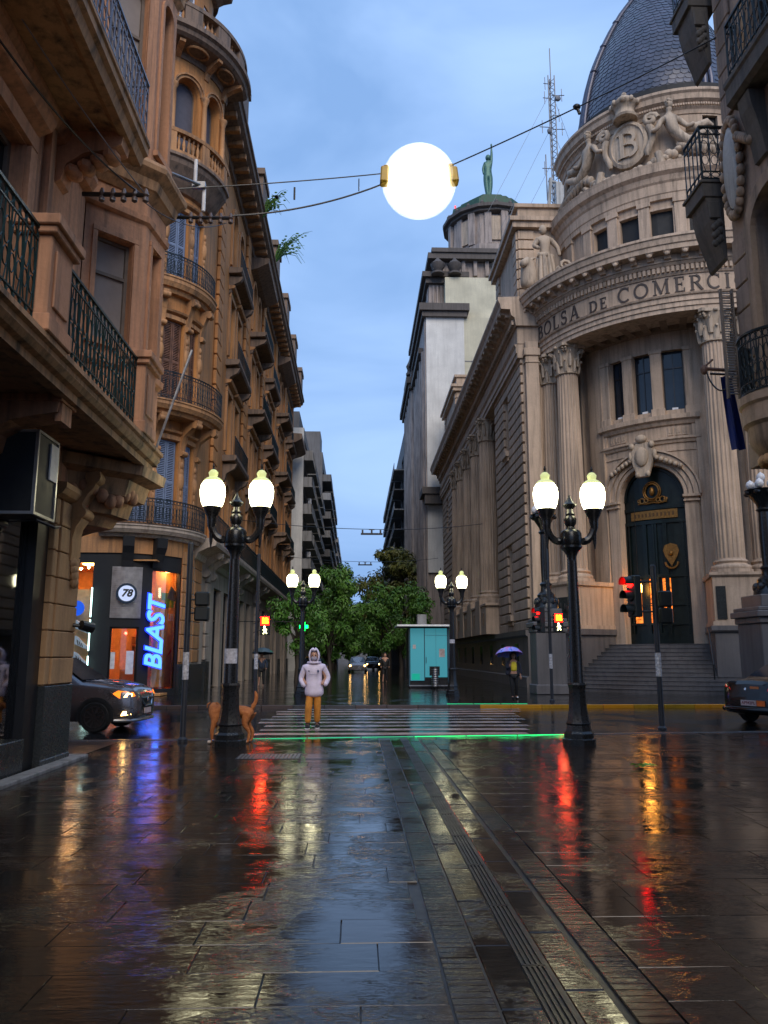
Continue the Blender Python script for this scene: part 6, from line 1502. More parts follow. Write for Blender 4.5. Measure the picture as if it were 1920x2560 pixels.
# ------------------------------------------------------------------ stepped stone tower with statue, behind the exchange
Mi = thing('tower_building', 'tall grey stone tower building stepping up to a green roofed octagon', 'building', (16, 90, 0))
m = MB(); m.bx(7.25, 40, 82.2, 112, 0, 38.0); part('lower_body', m, S_MI, Mi)
m = MB(); m.bx(7.4, 11.55, 81.9, 82.2, 10, 37.9); part('party_wall', m, S_WH, Mi)
m = MB(); m.bx(9.7, 30, 83.2, 110, 38.0, 43.3); part('upper_body', m, S_CR, Mi); 
m = MB(); m.bx(11.55, 26, 82.0, 82.2, 8, 38.0); part('party_wall', m, S_CR, Mi)
m = MB(); m.bx(11.6, 26, 81.95, 82.02, 32.9, 33.0); m.bx(11.6, 26, 81.95, 82.02, 27.0, 27.1); part('expansion_joint', m, S_CONC, Mi)
m = MB(); m.bx(6.95, 11.9, 81.5, 110, 37.9, 38.5); m.bx(6.65, 12.1, 81.2, 110, 38.5, 39.3); m.bx(6.7, 9.8, 84, 96, 34.6, 35.2); part('ledge', m, S_MID, Mi)
m = MB(); m.bx(8.0, 10.0, 84.5, 108, 39.3, 43.0); 
for k in range(5): m.bx(7.9, 8.2, 85 + 4.5 * k, 86.8 + 4.5 * k, 39.3, 42.8); m.bx(8.4 + 0.45 * k, 8.6 + 0.45 * k, 84.3, 84.6, 39.3, 42.8)
part('stepped_shoulder', m, S_MI, Mi)
m = MB(); m.bx(7.6, 10.3, 84.0, 108, 43.0, 43.6); m.bx(7.2, 12.5, 83.6, 108, 43.6, 44.2); m.bx(7.9, 22, 84.0, 108, 46.0, 46.7); m.bx(8.3, 22, 83.8, 108, 46.7, 47.2); part('dark_ledge', m, S_MID, Mi)
m = MB(); m.bx(8.8, 21.5, 85.0, 106, 44.2, 46.0); 
for k in range(9): m.bx(9.1 + 1.35 * k, 9.5 + 1.35 * k, 84.5, 85.0, 44.2, 46.0)
part('arcade', m, S_MI, Mi)
m = MB()
for x, z in ((8.9, 44.2), (10.8, 44.2), (15.6, 44.2)): m.lathe([(0.75, 0), (0.75, 0.2), (0.4, 0.3), (0.75, 0.8), (0.85, 1.2), (0.5, 1.5), (0.25, 1.8), (0.1, 2.0)], (x, 83.2, z - 0.6), 10)
m.lathe([(0.6, 0), (0.6, 0.3), (0.35, 0.5), (0.6, 1.2), (0.3, 1.8), (0.1, 2.4)], (6.9, 99.5, 37.6), 10)
part('urn', m, S_MID, Mi, smooth=40)
oc = (16.0, 90.0)
m = MB(); m.lathe([(5.5, 47.0), (5.4, 48.5), (5.0, 48.7), (4.85, 52.8)], (oc[0], oc[1], 0), 8, R(22.5), R(382.5)); part('octagon', m, S_MI, Mi)
fin = MB().bx(-0.3, 0.35, -0.42, 0.42, 0, 4.1).mesh('octagon_fin', S_MI, bevel=0.05)
for k in range(16): a = R(22.5 + 22.5 * k + 11.25 - 22.5); rr = 4.55 if k % 2 else 4.8; piece('octagon_fin', fin, Mi, (oc[0] + rr * math.cos(a), oc[1] + rr * math.sin(a), 48.6), (0, 0, a))
m = MB()
for k in range(8): a = R(45 * k + 22.5 - 22.5); m.obox((oc[0] + 4.72 * math.cos(a), oc[1] + 4.72 * math.sin(a), 50.6), 0.2, 1.5, 3.0, a)
part('pale_panel', m, S_BOL, Mi)
m = MB(); m.lathe([(4.7, 52.5), (5.3, 52.65), (5.3, 52.9), (5.7, 53.0), (5.7, 53.4), (3, 53.5)], (oc[0], oc[1], 0), 16)
for k in range(20): a = 2 * math.pi * k / 20; m.lathe([(0.25, 0), (0.3, 0.25), (0.1, 0.55)], (oc[0] + 5.35 * math.cos(a), oc[1] + 5.35 * math.sin(a), 53.3), 6)
part('octagon_cornice', m, S_MID, Mi)
m = MB(); m.lathe([(5.0, 53.4), (5.0, 54.5), (3.9, 54.5), (3.9, 55.4), (2.8, 55.4), (2.8, 56.2), (1.6, 56.2), (1.6, 56.9), (0.1, 57.0)], (oc[0], oc[1], 0), 8, R(22.5), R(382.5)); part('stepped_roof', m, TEAL, Mi)
m = MB()
for a in (200, 330): m.cyl((oc[0] + 4.6 * math.cos(R(a)), oc[1] + 4.6 * math.sin(R(a)), 54.0), (oc[0] + 4.6 * math.cos(R(a)), oc[1] + 4.6 * math.sin(R(a)), 55.0), 0.09); m.ell((oc[0] + 4.6 * math.cos(R(a)), oc[1] + 4.6 * math.sin(R(a)), 55.1), 0.13, 0.13, 0.13, 6, 5)
part('warning_lamp', m, glow('red_warning_lamp', (1.0, 0.10, 0.12), 0.8), Mi)
# street face: fluted shafts
m = MB(); m.bx(7.2, 12, 97.5, 112, 0, 35.2)
for k in range(5): m.cyl((7.2, 98.2 + 3.0 * k, 0), (7.2, 98.2 + 3.0 * k, 35.0), 0.55, n=10)
for k in range(3): m.cyl((8.0 + 1.1 * k, 97.5, 0), (8.0 + 1.1 * k, 97.5, 35.0), 0.48, n=10)
for k in range(5): m.cyl((7.45, 83.6 + 2.9 * k, 0), (7.45, 83.6 + 2.9 * k, 34.5), 0.5, n=10)
part('fluted_shaft', m, S_MI, Mi, smooth=40)
m = MB(); m.bx(6.5, 12, 96.9, 112.5, 35.0, 35.6); m.bx(6.2, 12, 96.6, 113, 35.6, 36.4); m.bx(6.8, 12, 97, 112, 36.4, 37.4); part('shaft_capital', m, S_MID, Mi)
m = MB(); m.bx(7.0, 8.9, 80.6, 81.6, 17.0, 18.0); m.bx(6.7, 8.9, 80.4, 84, 18.0, 18.7); part('entrance_hood', m, S_MID, Mi)
S2 = thing('statue', 'slender green bronze statue with one arm raised on the tower roof', 'statue', (oc[0], oc[1], 57.1))
def s2(x, z, y=0): return (oc[0] + x * 1.1, oc[1] + y, 57.1 + z * 1.08)
v = [s2(0, 3.0), s2(0.05, 3.7), s2(0.08, 4.3), s2(0.1, 4.75), s2(0.1, 5.0), s2(-0.3, 4.5), s2(-0.5, 3.8), s2(-0.42, 3.1), s2(0.42, 4.75), s2(0.5, 5.7), s2(0.5, 6.6), s2(-0.2, 2.8), s2(-0.15, 1.6), s2(0.0, 0.2), s2(0.25, 2.8), s2(0.25, 1.6), s2(0.12, 0.2)]
part('figure', skin_mesh('figure', v, [(0, 1), (1, 2), (2, 3), (3, 4), (2, 5), (5, 6), (6, 7), (2, 8), (8, 9), (9, 10), (0, 11), (11, 12), (12, 13), (0, 14), (14, 15), (15, 16)], [0.5, 0.42, 0.48, 0.3, 0.18, 0.24, 0.18, 0.14, 0.24, 0.17, 0.1, 0.42, 0.34, 0.26, 0.42, 0.34, 0.26], BRONZE), None, S2)
m = MB(); m.ell(s2(0.08, 5.25), 0.33, 0.35, 0.42, 12, 9); part('head', m, BRONZE, S2, smooth=60); m = MB(); m.ell(s2(0.5, 6.85), 0.12, 0.12, 0.25, 8, 6); part('torch', m, BRONZE, S2, smooth=60); m = MB(); m.lathe([(0.8, -0.1), (0.7, 0.15), (0.5, 0.3)], s2(0.05, 0), 8); part('pedestal', m, BRONZE, S2)

# ------------------------------------------------------------------ roof tower with lattice mast
t = thing('roof_tower', 'small rooftop block with tank behind the exchange dome', 'building', (18, 66, 0)); m = MB(); m.bx(17.4, 21.5, 65, 69, 0, 41.4); part('wall', m, S_CONC, t)
m = MB(); m.bx(17.6, 18.6, 64.6, 65.0, 41.0, 43.3); m.cyl((17.0, 65.4, 40.5), (17.3, 65.2, 44), 0.16); m.cyl((17.2, 65.6, 44), (18.6, 65.2, 43.4), 0.12); part('tank', m, S_CONC2, t)
t = thing('radio_mast', 'thin lattice radio mast with small aerials and guy wires', 'mast', (17.9, 65.5, 41.5))
m = MB(); b0 = Vector((17.9, 66.0, 41.5)); hh = 13.5; off = [Vector((0.34 * math.cos(R(a)), 0.34 * math.sin(R(a)), 0)) for a in (90, 210, 330)]
for o in off: m.cyl(b0 + o, b0 + o + Vector((0, 0, hh)), 0.055, n=5)
k = 0
while k * 0.6 < hh - 0.6:
    for i in range(3): m.cyl(b0 + off[i] + Vector((0, 0, k * 0.6)), b0 + off[(i + 1) % 3] + Vector((0, 0, k * 0.6 + 0.6)), 0.03, n=4, cap=False)
    k += 1
m.cyl(b0 + Vector((0, 0, hh - 1)), b0 + Vector((0, 0, hh + 3.0)), 0.05, n=5); part('lattice', m, plain('mast_grey', (0.16, 0.17, 0.19), 0.5, 0.4), t)
m = MB()
for z, d, l in ((4.5, 1, 1.3), (4.0, -1, 1.2), (8.0, 1, 1.0), (8.2, -1, 1.3), (11.5, 1, 1.1), (11.2, -1, 0.9), (1.5, -1, 0.6), (12.7, -1, 0.8), (9.4, 1, 0.7)):
    m.cyl(b0 + Vector((0, 0, z)), b0 + Vector((d * l, -0.4, z - 0.25)), 0.04, n=5); m.cyl(b0 + Vector((d * l * 0.8, -0.3, z - 0.8)), b0 + Vector((d * l * 0.8, -0.3, z + 0.5)), 0.035, n=5)
m.ell(b0 + Vector((0.5, -0.3, 11.0)), 0.3, 0.2, 0.3, 8, 6); m.ell(b0 + Vector((-0.4, -0.3, 7.6)), 0.22, 0.2, 0.3, 8, 6)
m.cyl(b0 + Vector((-0.75, 0, 0.8)), b0 + Vector((-0.75, 0, 5.4)), 0.06, n=5); m.cyl(b0 + Vector((-0.75, 0, 1.3)), b0, 0.03, n=5); part('aerial_array', m, MATS['mast_grey'], t)['kind'] = 'stuff'
m = MB()
for dx, z in ((-7, 12), (-5, 8.5), (-3.4, 5), (5, 12), (4, 8)): m.cyl(b0 + Vector((0, 0, z)), b0 + Vector((dx, 2, -1.5)), 0.018, n=3, cap=False)
part('guy_wire', m, MATS['mast_grey'], t)

# ------------------------------------------------------------------ apartment blocks down the street
def block(name, label, x_in, x_out, y0, y1, h, side, wallm, nb, depthb, partywall=None, glass=GLASSB, balc=True, loc=None, roof=None):
    """side=-1: left of street (facade looks +X at x_in); +1: right"""
    t = thing(name, label, 'building', ((x_in + x_out) / 2, (y0 + y1) / 2, 0), 0, 'buildings down the street')
    mp = planar((x_in, y0), (x_in, y1)) if side < 0 else planar((x_in, y1), (x_in, y0))
    fl = 3.0; nf = int((h - 5) / fl); ops = []
    nb_ = nb; bwid = (y1 - y0) / nb_
    for f in range(nf):
        for b in range(nb_):
            ops.append((b * bwid + bwid * 0.18, b * bwid + bwid * 0.82, 5.2 + f * fl, 5.2 + f * fl + 2.2))
    m = MB(); wall(m, mp, 0, mp.L, 0, h, ops, 0.35)
    m.bx(min(x_in, x_out) + (0.5 if side > 0 else 0), max(x_in, x_out) - (0.5 if side < 0 else 0), y0 + 0.3, y1, 0, h - 0.1); part('wall', m, wallm, t)
    if partywall is not None:
        m = MB(); m.bx(min(x_in, x_out), max(x_in, x_out), y0 - 0.02, y0 + 0.28, 0, h); part('party_wall', m, partywall, t)
    for o in ops: window(t, mp, o, 0.3, WOODD, glass, 0.09, 1, ())
    if balc:
        for f in range(nf):
            for b in range(nb_):
                z = 5.0 + f * fl; a, e = b * bwid + 0.25, (b + 1) * bwid - 0.25
                m = MB(); mbox(m, mp, a, e, 0, depthb, z - 0.16, z); mbox(m, mp, a, e, depthb - 0.06, depthb, z, z + 0.95) if (f + b) % 3 else railing(m, mp, a, e, z, z + 1.0, depthb - 0.05, 0.5, False, 0.02)
                mbox(m, mp, a, a + 0.05, 0, depthb, z, z + 0.95)
                part('balcony', m, S_CONC if (f + b) % 2 else wallm, t)
    if roof:
        m = MB()
        for (a, b, c, d, e) in roof: m.bx(a, b, c, d, h - 0.1, e)
        part('roof_room', m, S_CONCD, t)
    return t, mp
tt_, mpw = block('apartment_block', 'apartment block with tall white side wall and stacked balconies, left', -5.9, -30, 86, 122, 26.5, -1, S_CONC, 5, 1.0, S_WH, roof=[(-12, -6.6, 88, 96, 29)])
ac = MB().bx(-0.2, 0.2, -0.42, 0.42, 0, 0.6).mesh('air_conditioner', WHITEP, bevel=0.03)
for k, (u, z) in enumerate(((4, 12.5), (4, 18.6), (11, 15.4), (11, 21.4))): piece('air_conditioner', ac, tt_, mpw(u, 0.5, z))
block('apartment_block', 'dark apartment block with heavy balconies beyond the white side wall, left', -5.5, -30, 124, 168, 33.5, -1, S_CONCD, 5, 1.4, S_CONCD, roof=[(-10, -6, 126, 132, 37.5)])
block('apartment_block', 'distant grey block closing the left side of the street', -5.0, -30, 172, 230, 30, -1, S_CONC, 5, 1.0, S_CONC)
block('apartment_block', 'greenish apartment block with slanting balconies beyond the stone tower', 7.0, 30, 116, 165, 34.5, 1, S_CONCD, 6, 1.5, S_CONC, roof=[(8, 14, 117, 124, 38.5)])
block('apartment_block', 'distant low block on the right behind the far tree', 7.2, 30, 170, 240, 24, 1, S_CONC, 5, 1.0, S_CONC)
one('end_building', MB().bx(-30, 30, 330, 345, 0, 17), S_CONCD, 'pale building closing the far end of the street', 'building')
# ------------------------------------------------------------------ double-globe lamp posts
GLOBE = glow('lit_globe', (1.0, 0.93, 0.58), 6.5); GCAP = glow('lit_globe_cap', (0.80, 0.86, 0.38), 0.38)
def lamp_proto():
    t = thing('street_lamp', '', 'street lamp', (0, 0, 0))
    m = MB(); m.lathe([(0.30, 0), (0.30, 0.10), (0.27, 0.12), (0.27, 0.20), (0.23, 0.24), (0.21, 0.34), (0.23, 0.37), (0.20, 0.42), (0.165, 0.62), (0.15, 0.95), (0.16, 1.0), (0.17, 1.04), (0.15, 1.08)], n=8); part('base', m, CAST, t, False, 30)
    m = MB(); rg = []
    for z, r in ((1.06, 0.125), (1.5, 0.12), (2.4, 0.105), (3.30, 0.088)):
        rg.append([(r * (1 if i % 2 else 0.93) * math.cos(2 * math.pi * i / 24), r * (1 if i % 2 else 0.93) * math.sin(2 * math.pi * i / 24), z) for i in range(24)])
    m.ring_loft(rg); m.lathe([(0.088, 3.28), (0.09, 3.36), (0.13, 3.45), (0.20, 3.52), (0.20, 3.56)], n=16); part('pole', m, CAST, t, False, 30)
    m = MB(); m.lathe([(0.17, 3.56), (0.20, 3.6), (0.20, 3.78), (0.17, 3.84), (0.09, 3.88), (0.075, 3.92), (0.11, 3.98), (0.12, 4.06), (0.08, 4.12), (0.09, 4.16), (0.06, 4.2), (0.055, 4.25), (0.12, 4.31), (0.13, 4.34), (0.08, 4.38), (0.04, 4.46), (0.015, 4.52)], n=14); part('finial', m, CAST, t, False, 40)
    for sg in (-1, 1):
        m = MB(); pts = []; rad = []
        for q in range(13):
            a = math.pi * (0.5 + q / 12 * 1.0)
            pts.append((sg * (0.19 + 0.125 - 0.0 + 0.125 * -math.cos(math.pi * q / 12) * 1.0), 0, 3.70 - 0.10 * math.sin(math.pi * q / 12) + 0.30 * (q / 12) ** 2)); rad.append(0.075 - 0.015 * q / 12)
        m.tube(pts, rad, 8); m.lathe([(0.01, 3.50), (0.03, 3.62), (0.04, 3.8), (0.075, 3.9), (0.085, 4.0), (0.09, 4.06), (0.12, 4.12), (0.165, 4.22), (0.175, 4.25)], (sg * 0.445, 0, 0), 14); arm = part('arm', m, CAST, t, False, 40)
        g = MB(); g.lathe([(0.165, 4.25), (0.205, 4.34), (0.228, 4.46), (0.232, 4.56), (0.215, 4.66), (0.17, 4.73)], (sg * 0.445, 0, 0), 24); part('globe', g, GLOBE, t, False, 60)
        g = MB(); g.lathe([(0.17, 4.73), (0.172, 4.75), (0.13, 4.79), (0.075, 4.82), (0.085, 4.87), (0.09, 4.9), (0.05, 4.95), (0.02, 4.96)], (sg * 0.445, 0, 0), 18); part('globe_cap', g, GCAP, t, False, 50)
        m = MB(); m.lathe([(0.035, 4.96), (0.015, 4.99), (0.025, 5.02), (0.008, 5.08)], (sg * 0.445, 0, 0), 8); part('globe_tip', m, CAST, t, False)
    return t
lp = lamp_proto()
for i, (x, y, rz, lb) in enumerate(((-2.22, 14.6, 0.02, 'double globe lamp post with the dog at its foot, near left'), (3.98, 14.6, 0, 'double globe lamp post at the right end of the near green light strip'), (-2.12, 32.0, 0, 'double globe lamp post across the crossing on the left, behind the hooded person'), (3.84, 32.3, 0.1, 'double globe lamp post across the crossing beside the turquoise kiosk'))):
    o = lp if i == 0 else copy_tree(lp); o.location = (x, y, 0); o.rotation_euler = (0, 0, rz); tag(o, lb, group='double globe street lamps')
    if i > 1: o.scale = (0.98, 0.98, 1.0)
m = MB(); m.lathe([(0.128, 1.42), (0.126, 1.68)], (-2.22, 14.6, 0), 12, R(190), R(330)); one('paper_notice', m, plain('torn_paper', (0.45, 0.45, 0.5), 0.7, var=0.4, scale=14), 'torn pale paper notice pasted round the near left lamp post', 'notice')
m = MB(); m.lathe([(0.115, 2.05), (0.114, 2.2)], (3.84, 32.3, 0), 12, R(190), R(330)); one('paper_notice', m, MATS['torn_paper'], 'small pale sticker on the lamp post by the kiosk', 'notice')

# ------------------------------------------------------------------ traffic signals
POLE = plain('signal_pole', (0.018, 0.020, 0.026), 0.45); HOUS = plain('signal_housing', (0.008, 0.012, 0.013), 0.5)
DIGI = glow('red_digits', (1.0, 0.42, 0.01), 4.0); REDB = glow('red_display', (1.0, 0.002, 0.0006), 40.0); WALK = glow('white_walking_sign', (1.0, 1.0, 0.5), 3.0); REDL = glow('red_lens', (1.0, 0.003, 0.002), 16.0)
def pole(t, x, y, h, r=0.055, bands=True):
    m = MB(); m.cyl((x, y, -0.02), (x, y, h), r, n=12); m.lathe([(r * 1.7, 0), (r * 1.7, 0.05), (r, 0.09)], (x, y, 0), 12); m.ell((x, y, h), r, r, 0.03, 10, 6); part('pole', m, POLE, t, smooth=40)
    if bands:
        m = MB(); m.lathe([(r + 0.004, 1.12), (r + 0.004, 1.62)], (x, y, 0), 12); part('sticker', m, plain('worn_white_sticker', (0.45, 0.45, 0.48), 0.6, var=0.5, scale=22) if 'worn_white_sticker' not in MATS else MATS['worn_white_sticker'], t)
def head3(t, x, y, z, rz, lit=True, n=3):
    """signal head of n lenses facing direction rz (0 = +X)"""
    M = Matrix.Translation((x, y, z)) @ Matrix.Rotation(rz, 4, 'Z')
    m = MB(); b = MB(); b.bx(-0.09, 0.09, -0.15, 0.15, 0, 0.30 * n)
    h = part('signal_head', b, HOUS, t, bevel=0.02); h.data.transform(M)
    for k in range(n):
        zc = 0.15 + 0.30 * k
        v = MB(); nn = 14
        for (x0, x1, r0, r1) in ((0.09, 0.30, 0.125, 0.125),):
            v.ring_loft([[(x0, r0 * math.cos(R(-20 + 220 * j / nn)), zc + r0 * math.sin(R(-20 + 220 * j / nn))) for j in range(nn + 1)], [(x1, r1 * math.cos(R(-20 + 220 * j / nn)), zc + r1 * math.sin(R(-20 + 220 * j / nn))) for j in range(nn + 1)]], False, False)
        o = part('visor', v, HOUS, h); o.data.transform(M)
        l = MB(); l.ell((0.10, 0, zc), 0.035, 0.115, 0.115, 14, 10); o = part('lens', l, REDL if (lit and k == n - 1) else BLACK, h, smooth=60); o.data.transform(M)
    return h
def ped(t, x, y, z):
    m = MB(); m.bx(x - 0.16, x + 0.16, y - 0.09, y + 0.09, z, z + 0.62); h = part('pedestrian_signal', m, HOUS, t, bevel=0.015)
    m = MB(); m.bx(x - 0.135, x + 0.135, y - 0.098, y - 0.092, z + 0.33, z + 0.60); part('countdown_display', m, REDB, h)
    me = text_mesh('countdown_digits', '12', 0.22, DIGI, 0, 0.006, 0.02); piece('countdown_digits', me, h, (x, y - 0.112, z + 0.465), (R(90), 0, 0))
    m = MB(); Y = y - 0.1
    m.ell((x - 0.01, Y, z + 0.265), 0.033, 0.015, 0.035, 8, 6)
    for a, b, r in (((0, 0.225), (0.01, 0.13), 0.032), ((0.0, 0.21), (-0.06, 0.15), 0.016), ((0.01, 0.21), (0.07, 0.16), 0.016), ((0.01, 0.14), (-0.05, 0.03), 0.02), ((0.015, 0.14), (0.07, 0.04), 0.02)): m.cyl((x + a[0], Y, z + a[1]), (x + b[0], Y, z + b[1]), r, n=6)
    part('walking_figure', m, WALK, h)
    m = MB(); m.cyl((x - 0.16, y, z + 0.15), (x - 0.26, y, z + 0.15), 0.02); m.cyl((x - 0.16, y, z + 0.5), (x - 0.26, y, z + 0.5), 0.02); part('clamp', m, POLE, h)
t = thing('traffic_signal', 'dark signal pole seen from behind beside the near left lamp post', 'traffic signal', (-3.17, 15.3, 0), 0, 'traffic signals')
pole(t, -3.17, 15.3, 3.66)
for k, z in enumerate((2.20, 2.48)):
    m = MB(); m.bx(-3.05, -2.78, 15.24, 15.42, z, z + 0.27); part('signal_head', m, HOUS, t, bevel=0.03)
m = MB(); m.cyl((-3.17, 15.3, 2.35), (-3.0, 15.3, 2.35), 0.02); m.cyl((-3.17, 15.3, 2.6), (-3.0, 15.3, 2.6), 0.02); part('clamp', m, POLE, t)
t = thing('traffic_signal', 'tall signal pole with red 12 countdown and walking figure before the left shops', 'traffic signal', (-3.32, 27.2, 0), 0, 'traffic signals')
pole(t, -3.32, 27.2, 4.95, 0.06); ped(t, -3.04, 27.1, 2.24)
t = thing('traffic_signal', 'signal pole with red 12 countdown and walking figure by the columned building', 'traffic signal', (6.80, 28.2, 0), 0, 'traffic signals')
pole(t, 6.80, 28.2, 4.2, 0.055); ped(t, 7.08, 28.1, 2.40); head3(t, 6.50, 28.2, 2.35, R(196), True)
m = MB(); m.cyl((6.8, 28.2, 2.5), (6.5, 28.2, 2.5), 0.022); m.cyl((6.8, 28.2, 3.1), (6.5, 28.2, 3.1), 0.022); part('clamp', m, POLE, t)
t = thing('traffic_signal', 'signal pole with glowing red light facing left on the near right pavement', 'traffic signal', (6.5, 17.3, 0), 0, 'traffic signals')
pole(t, 6.5, 17.3, 3.5, 0.058); head3(t, 6.06, 17.3, 2.38, R(197), True)
m = MB(); m.bx(6.58, 6.86, 17.2, 17.36, 2.24, 2.58); m.bx(6.58, 6.86, 17.2, 17.36, 2.60, 2.95); part('pedestrian_signal', m, HOUS, t, bevel=0.03)
m = MB(); m.cyl((6.5, 17.3, 2.5), (6.1, 17.3, 2.5), 0.022); m.cyl((6.5, 17.3, 3.15), (6.1, 17.3, 3.15), 0.022); part('clamp', m, POLE, t)

# ------------------------------------------------------------------ candelabra by the exchange
def candelabra(x, y, s, hp, label, ped_r):
    t = thing('candelabra', label, 'street lamp', (x, y, 0), 0, 'unlit candelabra before the exchange')
    m = MB(); a = ped_r
    m.bx(x - a, x + a, y - a, y + a, 0, hp * 0.72); m.bx(x - a * 1.12, x + a * 1.12, y - a * 1.12, y + a * 1.12, 0, 0.4)
    for k, (z0, z1, f) in enumerate(((0.72, 0.78, 1.08), (0.78, 0.84, 1.2), (0.84, 0.88, 1.1), (0.88, 1.0, 0.85))): m.bx(x - a * f, x + a * f, y - a * f, y + a * f, hp * z0, hp * z1)
    part('pedestal', m, S_GR, t, bevel=0.03)
    m = MB(); m.lathe([(0.55 * s, 0), (0.52 * s, 0.2), (0.38 * s, 0.35), (0.40 * s, 0.6), (0.24 * s, 0.75), (0.22 * s, 0.95), (0.28 * s, 1.05), (0.18 * s, 1.15), (0.20 * s, 2.2), (0.17 * s, 3.2), (0.26 * s, 3.28), (0.18 * s, 3.36), (0.22 * s, 3.5), (0.42 * s, 3.8), (0.52 * s, 4.0), (0.58 * s, 4.06), (0.3 * s, 4.12)], (x, y, hp), 14)
    for k in range(8): aa = k * math.pi / 4; m.ell((x + 0.5 * s * math.cos(aa), y + 0.5 * s * math.sin(aa), hp + 3.95), 0.12 * s, 0.12 * s, 0.10, 7, 5); m.ell((x + 0.42 * s * math.cos(aa + .4), y + 0.42 * s * math.sin(aa + .4), hp + 0.3), 0.14 * s, 0.14 * s, 0.2, 7, 5)
    part('stem', m, CAST, t, smooth=40)
    for k in range(5):
        aa = k * 2 * math.pi / 5 + 0.3; r = 0.36 * s if k else 0.0
        mm = MB(); c = (x + r * math.cos(aa), y + r * math.sin(aa), hp + (4.25 if k else 4.55)); mm.lathe([(0.05, -0.16), (0.13, -0.1), (0.17, 0.02), (0.13, 0.14), (0.05, 0.2), (0.01, 0.24)], c, 12); part('globe', mm, plain('opal_glass', (0.62, 0.62, 0.64), 0.25) if 'opal_glass' not in MATS else MATS['opal_glass'], t, smooth=60)
candelabra(8.05, 33.8, 0.95, 3.5, 'unlit iron candelabra on a granite pedestal at the left of the exchange steps', 0.62)
candelabra(15.65, 29.8, 1.1, 3.8, 'unlit iron candelabra on a big granite pedestal at the right edge', 0.92)

# ------------------------------------------------------------------ kiosk, bin
TURQ = glow('turquoise_panel', (0.05, 0.30, 0.37), 0.34)
k_ = thing('kiosk', 'turquoise glass kiosk with flat white roof on the far pavement', 'kiosk', (3.6, 40.2, 0))
m = MB(); m.bx(2.62, 4.56, 40.06, 42.2, 0.42, 2.94); part('body', m, BLACKM, k_)
for x0, x1, z0, lb in ((2.68, 3.36, 0.36, ''), (3.40, 4.50, 0.52, '')):
    m = MB(); m.bx(x0, x1, 40.0, 40.05, z0, 2.9); part('glass_panel', m, TURQ, k_, bevel=0.006)
m = MB(); m.bx(2.60, 2.66, 39.98, 40.06, 0.1, 2.95); m.bx(4.52, 4.62, 39.98, 40.06, 0.1, 2.95); m.bx(3.362, 3.398, 39.98, 40.05, 0.36, 2.95); part('frame', m, plain('kiosk_frame', (0.02, 0.06, 0.09), 0.35), k_)
m = MB(); m.bx(2.0, 4.66, 39.5, 42.4, 2.98, 3.07); part('roof', m, WHITEP, k_, bevel=0.01); m = MB(); m.bx(3.1, 3.55, 40.6, 41.2, 3.07, 3.62); part('roof_unit', m, S_CONC, k_)
m = MB(); m.bx(2.64, 4.58, 39.98, 42.2, 0.04, 0.10); m.bx(2.7, 4.5, 40.1, 42.1, 0.0, 0.42); part('plinth', m, BLACK, k_); m = MB(); m.bx(2.62, 4.6, 39.96, 39.99, 0.10, 0.15); part('trim', m, GREYM, k_)
m = MB(); m.bx(3.44, 3.47, 39.94, 39.99, 1.2, 1.5); m.bx(3.40, 4.5, 39.992, 39.998, 2.55, 2.565); m.bx(3.94, 3.95, 39.992, 39.998, 0.52, 2.9); part('seam', m, MATS['kiosk_frame'], k_); m = MB(); m.bx(4.1, 4.38, 39.985, 39.995, 1.5, 1.9); m.bx(2.8, 2.95, 39.985, 39.995, 1.9, 2.1); part('sticker', m, PAINTW, k_)
m = MB(); m.bx(2.74, 3.14, 39.985, 39.995, 0.40, 0.70); part('notice', m, glow('green_notice', (0.0, 0.32, 0.22), 0.5), k_)
t = thing('litter_bin', 'round slatted metal litter bin in front of the turquoise kiosk', 'bin', (3.78, 38.9, 0))
m = MB(); m.lathe([(0.13, 0.05), (0.15, 0.1), (0.15, 0.95), (0.13, 1.0)], (3.78, 38.9, 0), 14); part('drum', m, BLACK, t, smooth=40)
m = MB()
for k in range(10): m.lathe([(0.165, 0.13 + 0.085 * k), (0.175, 0.15 + 0.085 * k), (0.165, 0.17 + 0.085 * k)], (3.78, 38.9, 0), 16)
part('hoop', m, GREYM, t, smooth=40); m = MB(); m.bx(3.53, 4.02, 39.0, 39.06, 0.62, 1.06); m.cyl((3.78, 39.0, 0), (3.78, 39.0, 0.7), 0.03); part('back_plate', m, BLACK, t)

